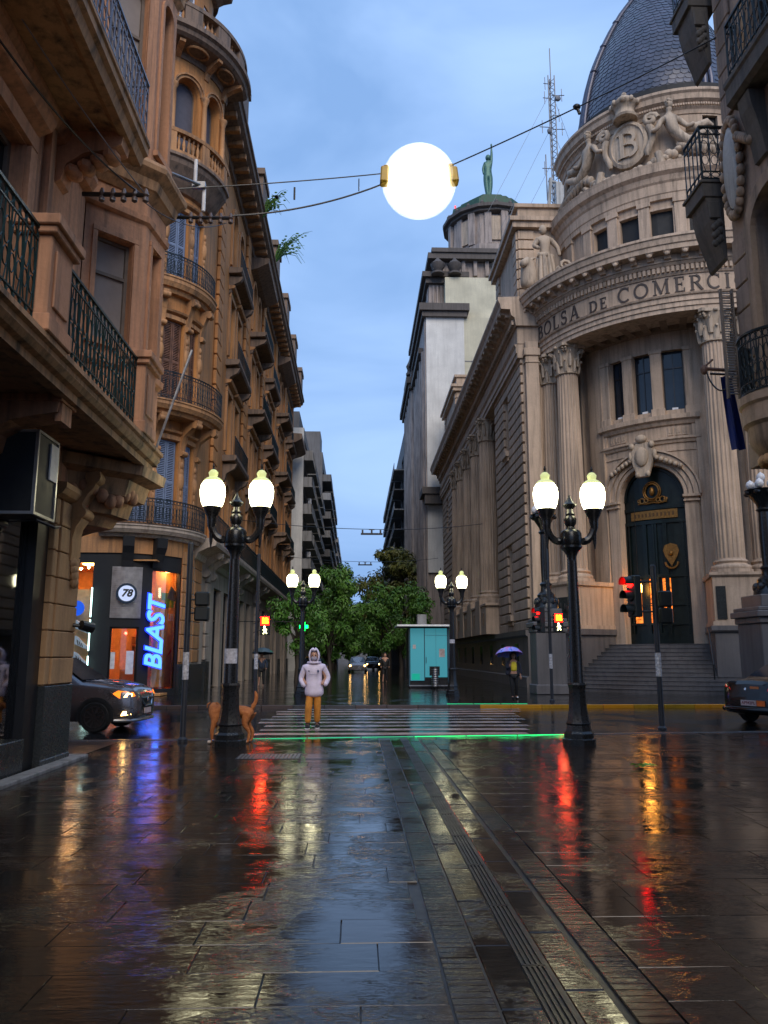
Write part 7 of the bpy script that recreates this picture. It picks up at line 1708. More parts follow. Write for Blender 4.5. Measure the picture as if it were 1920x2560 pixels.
# ------------------------------------------------------------------ trees down the street
def leafmat(name, a, b):
    t = NT(name); rn = t.noise(0.9, detail=3); base = t.mix(t.rng(rn, 0.35, 0.65, 0, 1), c4(a), c4(b)); t.set(Base_Color=base, Roughness=0.5)
    t.b.inputs['Subsurface Weight'].default_value = 0.0; MATS[name] = t.m; return t.m
LEAF = leafmat('green_leaves', (0.045, 0.135, 0.018), (0.095, 0.215, 0.03)); LEAFY = leafmat('olive_leaves', (0.075, 0.095, 0.018), (0.12, 0.12, 0.022)); BARK = stone('bark', (0.045, 0.035, 0.028), dirtamt=0.4)
def tree(x, y, h, cr, ch, seed, label, mat=LEAF, n=7000, leaf=0.16, trunk=0.16):
    r_ = random.Random(seed); t = thing('street_tree', label, 'tree', (x, y, 0), 0, 'trees down the street')
    ch *= 1.08; zc = h - ch / 2; m = MB(); z0 = max(1.6, h - ch)
    m.tube([(x, y, -0.02), (x + 0.04, y, z0 * 0.5), (x - 0.05, y, z0), (x, y, zc)], [trunk * 1.25, trunk, trunk * 0.85, trunk * 0.5], 9)
    cl = []
    for k in range(40):
        a = r_.uniform(0, 6.283); rr = cr * (r_.uniform(0.1, 1.12) ** 0.6); zz = r_.uniform(-1, 1); f = math.sqrt(max(0.05, 1 - zz * zz * 0.85))
        c = Vector((x + rr * f * math.cos(a), y + rr * f * math.sin(a), zc + zz * ch * 0.46)); cl.append((c, cr * r_.uniform(0.13, 0.40)))
        if k < 11: m.tube([(x, y, z0 * 0.9 + 0.1 * k), ((x + c.x) / 2, (y + c.y) / 2, (z0 + c.z) / 2 + 0.3), tuple(c)], [trunk * 0.5, trunk * 0.3, trunk * 0.1], 6)
    part('trunk', m, BARK, t, smooth=60)
    m = MB()
    for k in range(n):
        c, rr = cl[r_.randrange(len(cl))]
        d = Vector((r_.gauss(0, 1), r_.gauss(0, 1), r_.gauss(0, 0.8))); d = d.normalized() * rr * (r_.random() ** 0.45)
        p = c + d; s = leaf * r_.uniform(0.6, 1.35)
        nrm = (d.normalized() + Vector((r_.uniform(-.7, .7), r_.uniform(-.7, .7), 0.5))).normalized(); a_ = nrm.cross(Vector((r_.uniform(-1, 1), r_.uniform(-1, 1), 0.2))).normalized(); b_ = nrm.cross(a_)
        m.add([p - a_ * s, p + b_ * s * 0.42 + nrm * s * .1, p + a_ * s - nrm * s * 0.25, p - b_ * s * 0.42 + nrm * s * .1], [(0, 1, 2, 3)])
    me = m.mesh('crown', mat, recalc=False); o = bpy.data.objects.new('crown', me); COL.objects.link(o); _par(o, t)
tree(-1.95, 60, 8.2, 2.55, 6.4, 1, 'rounded bright green street tree left of the street centre', n=9000)
tree(3.5, 63, 7.1, 2.5, 5.2, 2, 'dense dark green street tree right of the street centre behind the kiosk', n=8000)
tree(-3.6, 50, 6.0, 1.6, 3.8, 3, 'slim dark tree in front of the left shops', n=3500, leaf=0.14)
tree(3.9, 96, 14.0, 4.3, 9.5, 4, 'tall olive tinted tree far down the right side', LEAFY, 8000, 0.26, 0.25)
tree(-3.0, 84, 8.5, 2.8, 6.0, 5, 'green tree further back on the left behind the bright one', n=5000, leaf=0.2)
tree(2.7, 82, 7.5, 2.4, 5.0, 6, 'green tree further back on the right under the olive one', n=5000, leaf=0.2)
tree(-3.4, 120, 11.0, 3.4, 7.5, 7, 'far green tree at the left before the grey block', n=4500, leaf=0.28)
tree(3.6, 135, 12.5, 3.8, 8.5, 8, 'far tree at the right in the gap of sky', n=4500, leaf=0.3)
tree(-0.6, 150, 9.5, 3.6, 7.6, 10, 'dim tree over the oncoming cars in the street middle', n=4500, leaf=0.3)
tree(2.2, 104, 7.0, 2.6, 5.0, 11, 'low dim tree behind the oncoming car on the right', n=4000, leaf=0.24)
tree(-2.6, 104, 8.0, 2.8, 6.2, 12, 'low dim tree behind the parked taxi on the left', n=4000, leaf=0.24)
tree(-1.0, 190, 12.0, 4.5, 8.0, 9, 'small distant tree at the very end of the street', n=3500, leaf=0.4)
# ------------------------------------------------------------------ wires and hanging lights
def sag(p0, p1, s, n=16): 
    a, b = Vector(p0), Vector(p1); return [tuple(a.lerp(b, i / n) + Vector((0, 0, -s * 4 * (i / n) * (1 - i / n)))) for i in range(n + 1)]
OL = (1.24, 15.0, 11.18)
t = thing('hanging_lamp', 'dazzling round street light hung on cables high over the street', 'lamp', OL)
m = MB(); m.ell(OL, 0.63, 0.56, 0.63, 36, 24); part('glare_globe', m, glow('white_lamp_glow', (1.0, 0.98, 0.90), 2.2), t, smooth=80)  # globe stands for the lamp's round glare, not the fixture's own body
for k_, (rr, al, es) in enumerate(((0.665, 0.5, 1.3), (0.71, 0.26, 1.1), (0.765, 0.12, 0.9))):   # translucent glowing shells added to build the lamp's halo
    n_ = NT('halo_shell'); n_.set(Base_Color=(0.9, 0.9, 0.85, 1), Alpha=al, Roughness=0.6); n_.b.inputs['Emission Color'].default_value = (1.0, 0.97, 0.8, 1); n_.b.inputs['Emission Strength'].default_value = es
    m = MB(); m.ell(OL, rr, rr * 0.88, rr, 36, 24); part('halo_shell', m, n_.m, t, smooth=80)
YEL = plain('yellow_housing', (0.42, 0.26, 0.015), 0.45)
m = MB(); m.obox((0.52, 14.8, 11.15), 0.17, 0.25, 0.36, 0, 0, 0.06); m.obox((0.55, 14.8, 11.34), 0.12, 0.2, 0.06); part('housing_end', m, YEL, t, bevel=0.03)
m = MB(); m.obox((1.92, 14.8, 11.18), 0.19, 0.25, 0.34, 0, 0, -0.12); m.obox((1.86, 14.8, 11.39), 0.14, 0.2, 0.08, 0, 0, -0.1); m.obox((1.72, 14.75, 11.49), 0.08, 0.1, 0.10); part('housing_end', m, YEL, t, bevel=0.03)
def wire(pts, r, label, mat=BLACK): m = MB(); m.tube(pts, r, 5); return one('cable', m, mat, label, 'cable', 'overhead cables')
wire(sag((0.60, 14.95, 11.33), (-3.9, 13.6, 10.0), 0.04), 0.012, 'thin straight cable from the dazzling light to the left bay')
wire(sag((0.60, 14.95, 11.13), (-2.45, 14.0, 9.75), 0.16) , 0.018, 'sagging thicker cable from the dazzling light to the insulator bar')
wire(sag((1.80, 14.95, 11.48), (6.34, 12.2, 12.32), 0.06), 0.014, 'thin cable rising from the dazzling light to the upper right building')
wire(sag((-4.3, 8.0, 9.4), (-3.2, 11.0, 8.35), 0.1), 0.010, 'pale cable running down the left wall to the upper insulator bar', GREYM)
wire(sag((-3.2, 11.0, 8.2), (-2.5, 14.0, 9.6), 0.22), 0.008, 'thin slack cable between the two insulator bars')
wire(sag((-4.3, 6.2, 8.6), (-3.3, 11.1, 8.4), 0.35), 0.014, 'dark cable hanging under the upper left balcony')
wire([(-3.42, 13.2, 4.9), (-2.95, 13.6, 6.9)], 0.022, 'slanting grey rod in front of the corner bay', GREYM)
t = thing('cable_spacer', 'small spacer rods hanging between the cables left of the dazzling light', 'cable spacer', (-0.8, 15, 10.7)); m = MB(); m.cyl((-1.28, 14.6, 10.74), (-1.28, 14.6, 10.48), 0.02); m.cyl((0.0, 14.85, 11.12), (0.0, 14.85, 10.85), 0.012); part('rod', m, BLACK, t)
m = MB(); m.ell((4.15, 13.53, 11.87), 0.08, 0.06, 0.06, 8, 6); m.cyl((4.15, 13.53, 11.86), (4.2, 13.53, 11.72), 0.03); one('cable_clamp', m, BLACK, 'small black clamp on the cable in front of the dome', 'clamp', smooth=50)
for k, (y, z, x, lb) in enumerate(((45, 8.45, 0.85, 'nearer hanging street light on a cable over the far street'), (70, 9.5, 0.75, 'farther hanging street light on a cable over the far street'))):
    t = thing('hanging_lamp', lb, 'lamp', (x, y, z), 0, 'hanging lights over the far street'); m = MB(); m.bx(x - 0.62, x + 0.62, y - 0.06, y + 0.06, z - 0.12, z - 0.02)
    for dx in (-0.52, 0.0, 0.5): m.bx(x + dx - 0.05, x + dx + 0.05, y - 0.05, y + 0.05, z - 0.02, z + 0.16)
    m.bx(x - 0.16, x + 0.16, y - 0.04, y + 0.04, z + 0.16, z + 0.2); part('luminaire', m, BLACK, t); m = MB(); m.tube(sag((-7.0, y, z + 0.75), (x, y, z + 0.2), 0.12) + sag((x, y, z + 0.2), (7.2, y, z + 0.55), 0.12), 0.018, 4); part('suspension_wire', m, BLACK, t)
# tufts growing on the orange building's cornice
def tuft(x, y, z, n, h, seed, label):
    r_ = random.Random(seed); t = thing('plant', label, 'plant', (x, y, z), 0, 'plants on the cornice'); m = MB()
    for k in range(n):
        a = r_.uniform(-0.9, 0.9); l = h * r_.uniform(0.5, 1.0); dx = l * (0.3 + 0.7 * r_.random()); dy = l * math.sin(a) * 0.7
        m.tube([(x, y, z), (x + dx * 0.45, y + dy * 0.5, z + l * 0.6), (x + dx * 0.9, y + dy, z + l * (0.65 if k % 2 else 0.9)), (x + dx * 1.15, y + dy * 1.1, z + l * (0.35 if k % 2 else 0.95))], [0.03, 0.025, 0.02, 0.008], 4)
        for q in range(3): m.ell((x + dx * (0.5 + 0.22 * q), y + dy * (0.5 + .2 * q), z + l * (0.62 + 0.1 * q)), 0.10, 0.05, 0.05, 5, 4)
    part('foliage', m, LEAF, t)
tuft(-6.0, 46.0, 28.4, 26, 1.7, 1, 'upper weedy plant sprouting from the orange cornice'); tuft(-6.0, 52.5, 28.6, 30, 2.5, 2, 'lower drooping plant sprouting from the orange cornice')
t = thing('bird', 'small bird flying beside the orange cornice', 'bird', (-4.9, 44, 28.6)); m = MB(); m.ell((-4.9, 44, 28.6), 0.10, 0.2, 0.08, 8, 6); m.add([(-4.95, 43.95, 28.62), (-5.25, 44.1, 28.85), (-5.0, 44.15, 28.62)], [(0, 1, 2)]); m.add([(-4.85, 43.95, 28.62), (-4.6, 44.1, 28.3), (-4.8, 44.15, 28.6)], [(0, 1, 2)]); part('body', m, BLACKM, t)
# green pharmacy cross
t = thing('pharmacy_cross', 'glowing green cross sign among the dark trees on the left', 'sign', (-2.9, 46, 3.2)); m = MB(); m.bx(-3.06, -2.9, 46, 46.06, 2.95, 3.45); m.bx(-3.22, -2.74, 46, 46.06, 3.10, 3.28); part('cross', m, glow('green_cross_glow', (0.0, 1.0, 0.12), 5.0), t); m = MB(); m.bx(-6.9, -2.7, 46.05, 46.1, 3.45, 3.5); m.bx(-6.9, -6.8, 45.9, 46.2, 2.8, 3.6); part('bracket', m, BLACK, t)
# fallen leafy twig on the wet paving
t = thing('leafy_twig', 'bright green leafy twig lying on the wet paving at right', 'leaves', (4.05, 11.6, 0)); m = MB(); r_ = random.Random(3)
for k in range(16):
    a = r_.uniform(0, 6.28); rr = r_.uniform(0, 0.19); c = Vector((4.05 + rr * math.cos(a), 11.6 + rr * 0.7 * math.sin(a), 0.02 + r_.random() * 0.03)); d = Vector((math.cos(a), math.sin(a), 0)) * 0.06; e = Vector((-d.y, d.x, 0.01)) * 0.5
    m.add([c - d, c + e + Vector((0, 0, .015)), c + d, c - e + Vector((0, 0, .015))], [(0, 1, 2, 3)])
part('leaf', m, plain('fresh_leaf', (0.10, 0.33, 0.03), 0.4), t); m = MB(); m.cyl((3.9, 11.58, 0.012), (4.22, 11.63, 0.012), 0.006, n=5); part('stem', m, BARK, t)
# ------------------------------------------------------------------ people and dog
SKIN = plain('skin', (0.42, 0.23, 0.16), 0.55); HAIRD = plain('dark_hair', (0.018, 0.008, 0.007), 0.5)
def hand(p, d, side, mat=SKIN, s=1.0):
    """relaxed hand: palm and five bent fingers from wrist p pointing along d"""
    p = Vector(p); d = Vector(d).normalized(); x = d.cross(Vector((0, 1, 0))); x = (x if x.length > 0.1 else Vector((1, 0, 0))).normalized() * side; y = x.cross(d).normalized()
    V = [p, p + d * 0.045 * s, p + d * 0.09 * s]; E_ = [(0, 1), (1, 2)]; rad = [(0.026, 0.018), (0.036, 0.016), (0.036, 0.014)]
    for i, l in enumerate((0.068, 0.078, 0.072, 0.055)):
        b = p + d * 0.095 * s + x * (0.03 - 0.019 * i) * s; k = len(V); V += [b, b + d * l * 0.5 * s - y * 0.008, b + d * l * 0.9 * s - y * 0.03]; E_ += [(2, k), (k, k + 1), (k + 1, k + 2)]; rad += [0.0095, 0.009, 0.0075]
    b = p + d * 0.035 * s + x * 0.035 * s; k = len(V); V += [b, b + d * 0.03 * s + x * 0.02 * s, b + d * 0.06 * s + x * 0.022 * s - y * 0.012]; E_ += [(1, k), (k, k + 1), (k + 1, k + 2)]; rad += [0.012, 0.011, 0.009]
    return skin_mesh('hand', V, E_, [r if isinstance(r, tuple) else (r * s, r * s) for r in rad], mat, 1)
def head(mb, c, s=1.0, look=-1):
    mb.ell(c, 0.082 * s, 0.098 * s, 0.118 * s, 16, 12); mb.ell((c[0], c[1] - 0.04 * s, c[2] - 0.06 * s), 0.062 * s, 0.062 * s, 0.07 * s, 12, 8)
    mb.ell((c[0], c[1] - 0.102 * s, c[2] - 0.012 * s), 0.015 * s, 0.022 * s, 0.026 * s, 8, 6)
    for sx in (-1, 1): mb.ell((c[0] + sx * 0.083 * s, c[1] + 0.01, c[2] - 0.005), 0.014 * s, 0.024 * s, 0.034 * s, 8, 6)
def face(mb, c, s=1.0):
    for sx in (-1, 1): mb.ell((c[0] + sx * 0.034 * s, c[1] - 0.092 * s, c[2] + 0.008 * s), 0.016 * s, 0.010 * s, 0.008 * s, 8, 6); mb.ell((c[0] + sx * 0.034 * s, c[1] - 0.093 * s, c[2] + 0.03 * s), 0.022 * s, 0.009 * s, 0.005 * s, 8, 5)
    mb.ell((c[0], c[1] - 0.096 * s, c[2] - 0.058 * s), 0.026 * s, 0.010 * s, 0.007 * s, 8, 5)
def place(t, names): pass
X, Y, Z = -0.97, 18.95, -0.10
man = thing('person', 'person in white hooded jacket, face mask and ochre trousers walking over the crossing', 'person', (X, Y, Z))
def L(x, y, z): return (x, y, z)
SK = [(0, 0, .93), (0, .01, 1.10), (0, .01, 1.28), (0, .015, 1.43), (0, 0, 1.53), (-.19, .01, 1.40), (-.27, .02, 1.14), (-.17, -.12, 1.0), (.19, .01, 1.40), (.28, .02, 1.14), (.18, -.12, 1.0), (-.095, 0, .90), (-.115, -.03, .50), (-.125, -.03, .09), (-.135, -.17, .045), (.095, 0, .90), (.085, .02, .50), (.085, .13, .10), (.095, 0.0, .045)]
ED = [(0, 1), (1, 2), (2, 3), (3, 4), (3, 5), (5, 6), (6, 7), (3, 8), (8, 9), (9, 10), (0, 11), (11, 12), (12, 13), (13, 14), (0, 15), (15, 16), (16, 17), (17, 18)]
b = part('body', skin_mesh('body', SK, ED, [.13, .12, .13, .10, .055, .065, .045, .035, .065, .045, .035, .085, .058, .042, .04, .085, .058, .042, .04], SKIN), None, man, False)
m = MB(); head(m, (0, -0.015, 1.645)); part('head', m, SKIN, man, False, 60)
m = MB(); face(m, (0, -0.015, 1.645)); part('face', m, BLACKM, man, False)
JK = plain('white_jacket', (0.66, 0.60, 0.76), 0.6, bump=1.0, scale=9); TR = plain('ochre_trousers', (0.55, 0.22, 0.03), 0.75, var=0.25, scale=5)
JV = [(.01, 0, .70), (.01, 0, .88), (0, .01, 1.10), (0, .01, 1.28), (0, .01, 1.42), (0, 0, 1.50), (-.215, .01, 1.385), (-.305, .03, 1.12), (-.20, -.13, .95), (.21, .01, 1.405), (.335, .05, 1.15), (.25, -.10, .97)]
part('jacket', skin_mesh('jacket', JV, [(0, 1), (1, 2), (2, 3), (3, 4), (4, 5), (4, 6), (6, 7), (7, 8), (4, 9), (9, 10), (10, 11)], [(.255, .19), (.24, .175), (.205, .15), (.20, .15), (.175, .125), (.10, .10), (.082, .082), (.072, .072), (.06, .06), (.082, .082), (.072, .072), (.06, .06)], JK), None, man, False)
TV = [(0, 0, .86), (-.085, 0, .76), (-.112, -.05, .48), (-.125, -.03, .13), (.085, 0, .76), (.088, .02, .48), (.085, .13, .14)]
part('trousers', skin_mesh('trousers', TV, [(0, 1), (1, 2), (2, 3), (0, 4), (4, 5), (5, 6)], [.11, .095, .088, .075, .095, .086, .075], TR), None, man, False)
# hood: shell open in front
m = MB(); n1, n2 = 14, 18; grid = []
for i in range(n1 + 1):
    th = math.pi * i / n1; row = []
    for j in range(n2 + 1):
        ph = R(-38) + R(256) * j / n2     # opening centred on -Y
        row.append((0.128 * math.sin(th) * math.sin(ph + R(90) - R(90) + 0) if False else 0.135 * math.sin(th) * math.cos(ph), 0.02 + 0.150 * math.sin(th) * math.sin(ph), 1.655 + 0.175 * math.cos(th)))
    grid.append(row)
for i in range(n1):
    for j in range(n2):
        m.add([grid[i][j], grid[i][j + 1], grid[i + 1][j + 1], grid[i + 1][j]], [(0, 1, 2, 3)])
m.tube([grid[i][0] for i in range(1, n1)], 0.022, 6); m.tube([grid[i][-1] for i in range(1, n1)], 0.022, 6); m.tube([(0.14 * math.cos(a), 0.01 + 0.12 * math.sin(a), 1.50) for a in [k * 0.45 for k in range(15)]], 0.028, 7)
m.ell((0, -0.105, 1.79), 0.075, 0.035, 0.03, 10, 6)
part('hood', m, JK, man, False, 60)
m = MB(); m.ell((0, -0.088, 1.595), 0.068, 0.045, 0.058, 12, 8); part('face_mask', m, plain('grey_mask', (0.32, 0.30, 0.40), 0.7), man, False, 60)
m = MB(); m.bx(-0.10, 0.10, -0.166, -0.158, 1.235, 1.242); m.ell((0.10, -0.155, 1.31), 0.022, 0.012, 0.03, 8, 6); m.ell((-0.11, -0.15, 1.31), 0.02, 0.012, 0.014, 8, 6); part('jacket_badge', m, plain('navy_badge', (0.03, 0.05, 0.14), 0.6), man, False)
for sx, dy in ((-0.128, -0.06), (0.088, 0.10)):
    m = MB(); m.ell((sx, dy - 0.03, 0.055), 0.052, 0.135, 0.055, 12, 8); m.cyl((sx, dy + 0.03, 0.05), (sx, dy + 0.03, 0.14), 0.055, 0.05); part('shoe', m, BLACKM, man, False, 60)
    m = MB(); m.ell((sx, dy - 0.035, 0.02), 0.058, 0.148, 0.02, 12, 6); part('sole', m, WHITEP, man, False, 60)
# woman with umbrella
wo = thing('person', 'long haired person in yellow top and dark coat holding the umbrella by the exchange', 'person', (5.75, 29.6, 0))
SKW = [(0, 0, .90), (0, .01, 1.06), (0, .01, 1.22), (0, .01, 1.36), (0, 0, 1.45), (-.16, .01, 1.33), (-.21, -.05, 1.10), (-.15, -.20, 1.20), (.16, .01, 1.33), (.22, .02, 1.07), (.25, -.03, .84), (-.085, 0, .87), (-.07, -.04, .48), (-.05, .02, .08), (-.05, -.12, .04), (.085, 0, .87), (.10, -.0, .48), (.10, .10, .09), (.11, -.02, .04)]
part('body', skin_mesh('body', SKW, ED, [.11, .10, .11, .085, .048, .055, .04, .03, .055, .04, .028, .08, .052, .036, .035, .08, .052, .036, .035], SKIN), None, wo, False)
m = MB(); head(m, (0.0, -0.01, 1.555), 0.94); part('head', m, SKIN, wo, False, 60); m = MB(); face(m, (0, -0.01, 1.555), 0.94); part('face', m, BLACKM, wo, False)
m = MB(); m.ell((0, 0.03, 1.60), 0.10, 0.105, 0.11, 14, 10)
for sx in (-1, 1):
    m.tube([(sx * 0.06, -0.03, 1.66), (sx * 0.10, 0.0, 1.52), (sx * 0.12, 0.01, 1.38), (sx * 0.10, 0.0, 1.24)], [0.045, 0.05, 0.05, 0.02], 7)
m.tube([(0, 0.08, 1.6), (0, 0.10, 1.45), (0, 0.11, 1.25)], [0.09, 0.10, 0.05], 8); part('hair', m, HAIRD, wo, False, 60)
COAT = plain('navy_coat', (0.014, 0.018, 0.038), 0.7); YT = plain('yellow_top', (0.75, 0.62, 0.04), 0.7); BT = plain('black_trousers', (0.006, 0.007, 0.009), 0.7)
part('top', skin_mesh('top', [(0, -.02, .98), (0, -.02, 1.12), (0, -.02, 1.26), (0, -.01, 1.37)], [(0, 1), (1, 2), (2, 3)], [(.14, .115), (.135, .115), (.14, .11), (.10, .08)], YT), None, wo, False)
CV = [(-.17, .03, .84), (-.15, .03, 1.06), (-.14, .02, 1.24), (-.13, .02, 1.35), (-.19, .0, 1.32), (-.24, -.05, 1.09), (-.17, -.18, 1.18)]
CE = [(0, 1), (1, 2), (2, 3), (3, 4), (4, 5), (5, 6)]; cr_ = [(.085, .14), (.075, .13), (.07, .12), (.07, .09), .072, .062, .05]
part('coat', skin_mesh('coat', CV, CE, cr_, COAT), None, wo, False)
CV2 = [(.17, .03, .80), (.15, .03, 1.06), (.14, .02, 1.24), (.13, .02, 1.35), (.19, .0, 1.32), (.25, .02, 1.07), (.27, -.02, .90)]
part('coat', skin_mesh('coat', CV2, CE, cr_, COAT), None, wo, False)
m = MB(); m.ell((0, 0.08, 1.1), 0.2, 0.08, 0.3, 14, 10); part('coat_back', m, COAT, wo, False, 60)
part('trousers', skin_mesh('trousers', [(0, 0, .92), (-.085, 0, .84), (-.07, -.035, .48), (-.05, .02, .10), (.085, 0, .84), (.10, .0, .48), (.10, .10, .11)], [(0, 1), (1, 2), (2, 3), (0, 4), (4, 5), (5, 6)], [.13, .10, .07, .05, .10, .07, .05], BT), None, wo, False)
part('hand', hand((.255, -.03, .86), (0.05, -.1, -1), -1), None, wo, False); part('hand', hand((-.15, -.21, 1.17), (0.05, -.1, 1), 1, s=0.9), None, wo, False)
for sx, dy in ((-0.05, -0.03), (0.105, 0.07)):
    m = MB(); m.ell((sx, dy, 0.05), 0.045, 0.12, 0.05, 12, 8); part('shoe', m, BLACKM, wo, False, 60)
m = MB(); m.ell((0.12, -0.045, 0.075), 0.03, 0.03, 0.03, 8, 6); part('shoe_toe', m, WHITEP, wo, False, 60)
def umbrella(name, label, loc, shaft0, tip, r, mat, tilt=(0, 0)):
    u = thing('umbrella', label, 'umbrella', loc); T_ = Vector(tip); S0 = Vector(shaft0); ax = (T_ - S0).normalized(); a_ = ax.cross(Vector((0, 1, 0))).normalized(); b_ = ax.cross(a_)
    m = MB(); ns = 8; rings = []
    for i in range(7):
        q = i / 6; rr = r * math.sin(q * 1.25) / math.sin(1.25); dz = -0.36 * r * 1.25 * (1 - math.cos(q * 1.25)) / (1 - math.cos(1.25)) * 1.2
        ring_ = []
        for j in range(ns * 4):
            an = 2 * math.pi * j / (ns * 4); k = 1 - 0.10 * q * abs(math.sin(an * ns / 2)); ring_.append(T_ + a_ * rr * k * math.cos(an) + b_ * rr * k * math.sin(an) + ax * (dz + 0.05 * q * q * abs(math.sin(an * ns / 2)) * r))
        rings.append(ring_)
    m.ring_loft(rings, True, False); part('canopy', m, mat, u, False, 40)
    m = MB(); m.cyl(S0, T_ + ax * 0.07, 0.009, n=6)
    for j in range(ns): an = 2 * math.pi * j / ns; m.tube([T_ - ax * 0.01, T_ + a_ * r * 0.6 * math.cos(an) + b_ * r * 0.6 * math.sin(an) - ax * 0.10 * r, T_ + a_ * r * math.cos(an) + b_ * r * math.sin(an) - ax * 0.47 * r], 0.005, 4)
    part('frame', m, BLACK, u, False); m = MB(); m.tube([tuple(S0), tuple(S0 - ax * 0.10), tuple(S0 - ax * 0.14 + a_ * 0.03), tuple(S0 - ax * 0.11 + a_ * 0.06)], 0.013, 6); part('handle', m, BLACK, u, False)
UM = NT('patterned_umbrella'); nz = UM.noise(4.5, detail=2); UM.set(Base_Color=UM.ramp(nz, [(0.3, (0.10, 0.18, 0.85, 1)), (0.48, (0.28, 0.36, 0.95, 1)), (0.58, (0.42, 0.24, 0.75, 1)), (0.70, (0.75, 0.18, 0.42, 1))]), Roughness=0.5); UM.b.inputs['Transmission Weight'].default_value = 0.0
umbrella('umbrella', 'blue and violet patterned umbrella held over the long haired person', (5.75, 29.6, 0), (-.15, -.23, 1.12), (-0.16, -0.05, 1.87), 0.52, UM.m)
def simple_person(x, y, h, cloth, trous, label, seed):
    t = thing('person', label, 'person', (x, y, 0)); s = h / 1.72
    sk = [tuple(c * s for c in p) for p in SK]
    sk[7] = (-.24 * s, -.05 * s, .86 * s); sk[10] = (.24 * s, -.05 * s, .86 * s); sk[12] = (-.1 * s, -.08 * s, .5 * s)
    part('body', skin_mesh('body', sk, ED, [r * s for r in [.13, .12, .13, .10, .055, .065, .045, .035, .065, .045, .035, .085, .058, .042, .04, .085, .058, .042, .04]], SKIN, 1), None, t, False)
    m = MB(); head(m, (0, -0.01, 1.63 * s), s); part('head', m, SKIN, t, False, 60); m = MB(); m.ell((0, 0.02, 1.68 * s), 0.1, 0.11, 0.1, 12, 8); part('hair', m, HAIRD, t, False, 60)
    part('coat', skin_mesh('coat', [tuple(c * s for c in p) for p in [(0, 0, .82), (0, 0, 1.1), (0, .01, 1.38), (-.2, .01, 1.38), (-.29, .02, 1.12), (-.25, -.05, .92), (.2, .01, 1.38), (.29, .02, 1.12), (.25, -.05, .92)]], [(0, 1), (1, 2), (2, 3), (3, 4), (4, 5), (2, 6), (6, 7), (7, 8)], [(.19, .13), (.18, .13), (.17, .12), .08, .07, .055, .08, .07, .055], cloth, 1), None, t, False)
    part('trousers', skin_mesh('trousers', [tuple(c * s for c in p) for p in [(0, 0, .88), (-.1, 0, .84), (-.1, -.07, .5), (-.13, .03, .06), (.1, 0, .84), (.1, -.01, .5), (.115, .05, .06)]], [(0, 1), (1, 2), (2, 3), (0, 4), (4, 5), (5, 6)], [.12, .1, .075, .055, .1, .075, .055], trous, 1), None, t, False)
    return t
DKB = plain('dark_blue_coat', (0.02, 0.035, 0.07), 0.7)
simple_person(-4.95, 43.0, 1.7, DKB, BT, 'dim person in dark blue under an umbrella by the left shops', 1)
umbrella('umbrella', 'dull blue umbrella over the dim person by the left shops', (-4.95, 43.0, 0), (.05, -.15, 1.1), (0.05, -0.02, 1.98), 0.58, plain('dull_blue_umbrella', (0.05, 0.09, 0.12), 0.6))
simple_person(1.75, 49.0, 1.7, BLACKM, BT, 'dark silhouette of a person walking far down the street centre', 2)
# dog sniffing round the lamp post
DG = NT('russet_fur'); n_ = DG.noise(18, detail=4); n2_ = DG.noise(2.0); DG.set(Base_Color=DG.mix(DG.rng(n_, .3, .7, 0, 1), (0.30, 0.085, 0.022, 1), (0.50, 0.18, 0.05, 1)), Roughness=0.85); DG.bump(n_, 1.0, 0.02)
dog = thing('dog', 'russet brown dog with raised tail behind the near left lamp post', 'dog', (-2.24, 15.1, 0)); dog.scale = (1.12, 1.12, 1.12)
DV = [(.20, .03, .50), (.0, .04, .49), (-.22, .0, .48), (-.32, .03, .50), (-.35, .13, .56), (-.34, .23, .57), (-.33, .34, .53), (.30, .04, .54), (.36, .05, .64), (.37, .06, .74), (.345, .06, .82), (.24, -.07, .44), (.20, -.09, .30), (.29, -.07, .17), (.27, -.08, .03), (.22, -.12, .02), (.26, .14, .44), (.22, .15, .30), (.32, .14, .17), (.30, .14, .03), (.25, .11, .02), (-.27, -.09, .36), (-.31, -.11, .20), (-.29, -.11, .03), (-.34, -.14, .02), (-.27, .09, .36), (-.24, .10, .20), (-.26, .10, .03), (-.31, .08, .02)]
DE = [(0, 1), (1, 2), (2, 3), (3, 4), (4, 5), (5, 6), (0, 7), (7, 8), (8, 9), (9, 10), (0, 11), (11, 12), (12, 13), (13, 14), (14, 15), (0, 16), (16, 17), (17, 18), (18, 19), (19, 20), (2, 21), (21, 22), (22, 23), (23, 24), (2, 25), (25, 26), (26, 27), (27, 28)]
DR = [(.105, .12), (.10, .115), (.125, .145), (.10, .11), .075, .075, .04, .045, .034, .036, .015, .085, .055, .028, .026, .026, .085, .055, .028, .026, .026, .06, .033, .028, .028, .06, .033, .028, .028]
part('body', skin_mesh('body', DV, DE, DR, DG.m), None, dog, False)
for sx in (-1, 1):
    m = MB(); m.tube([(-.35 + sx * 0.05, .18, .63), (-.35 + sx * 0.09, .17, .60), (-.35 + sx * 0.10, .16, .54)], [0.03, 0.04, 0.012], 6, True, 0.4); part('ear', m, DG.m, dog, False, 60)
m = MB(); m.ell((-.33, .385, .53), 0.02, 0.018, 0.016, 8, 6); part('nose', m, BLACK, dog, False)
for p in DV[14:16], : 
    pass
for i, q in enumerate((15, 20, 24, 28)):
    m = MB(); m.ell((DV[q][0] - 0.0, DV[q][1] + 0.0, 0.03), 0.035, 0.05, 0.03, 8, 6); part('paw', m, plain('pale_paw', (0.5, 0.42, 0.36), 0.8) if i == 0 else MATS['pale_paw'], dog, False, 60)
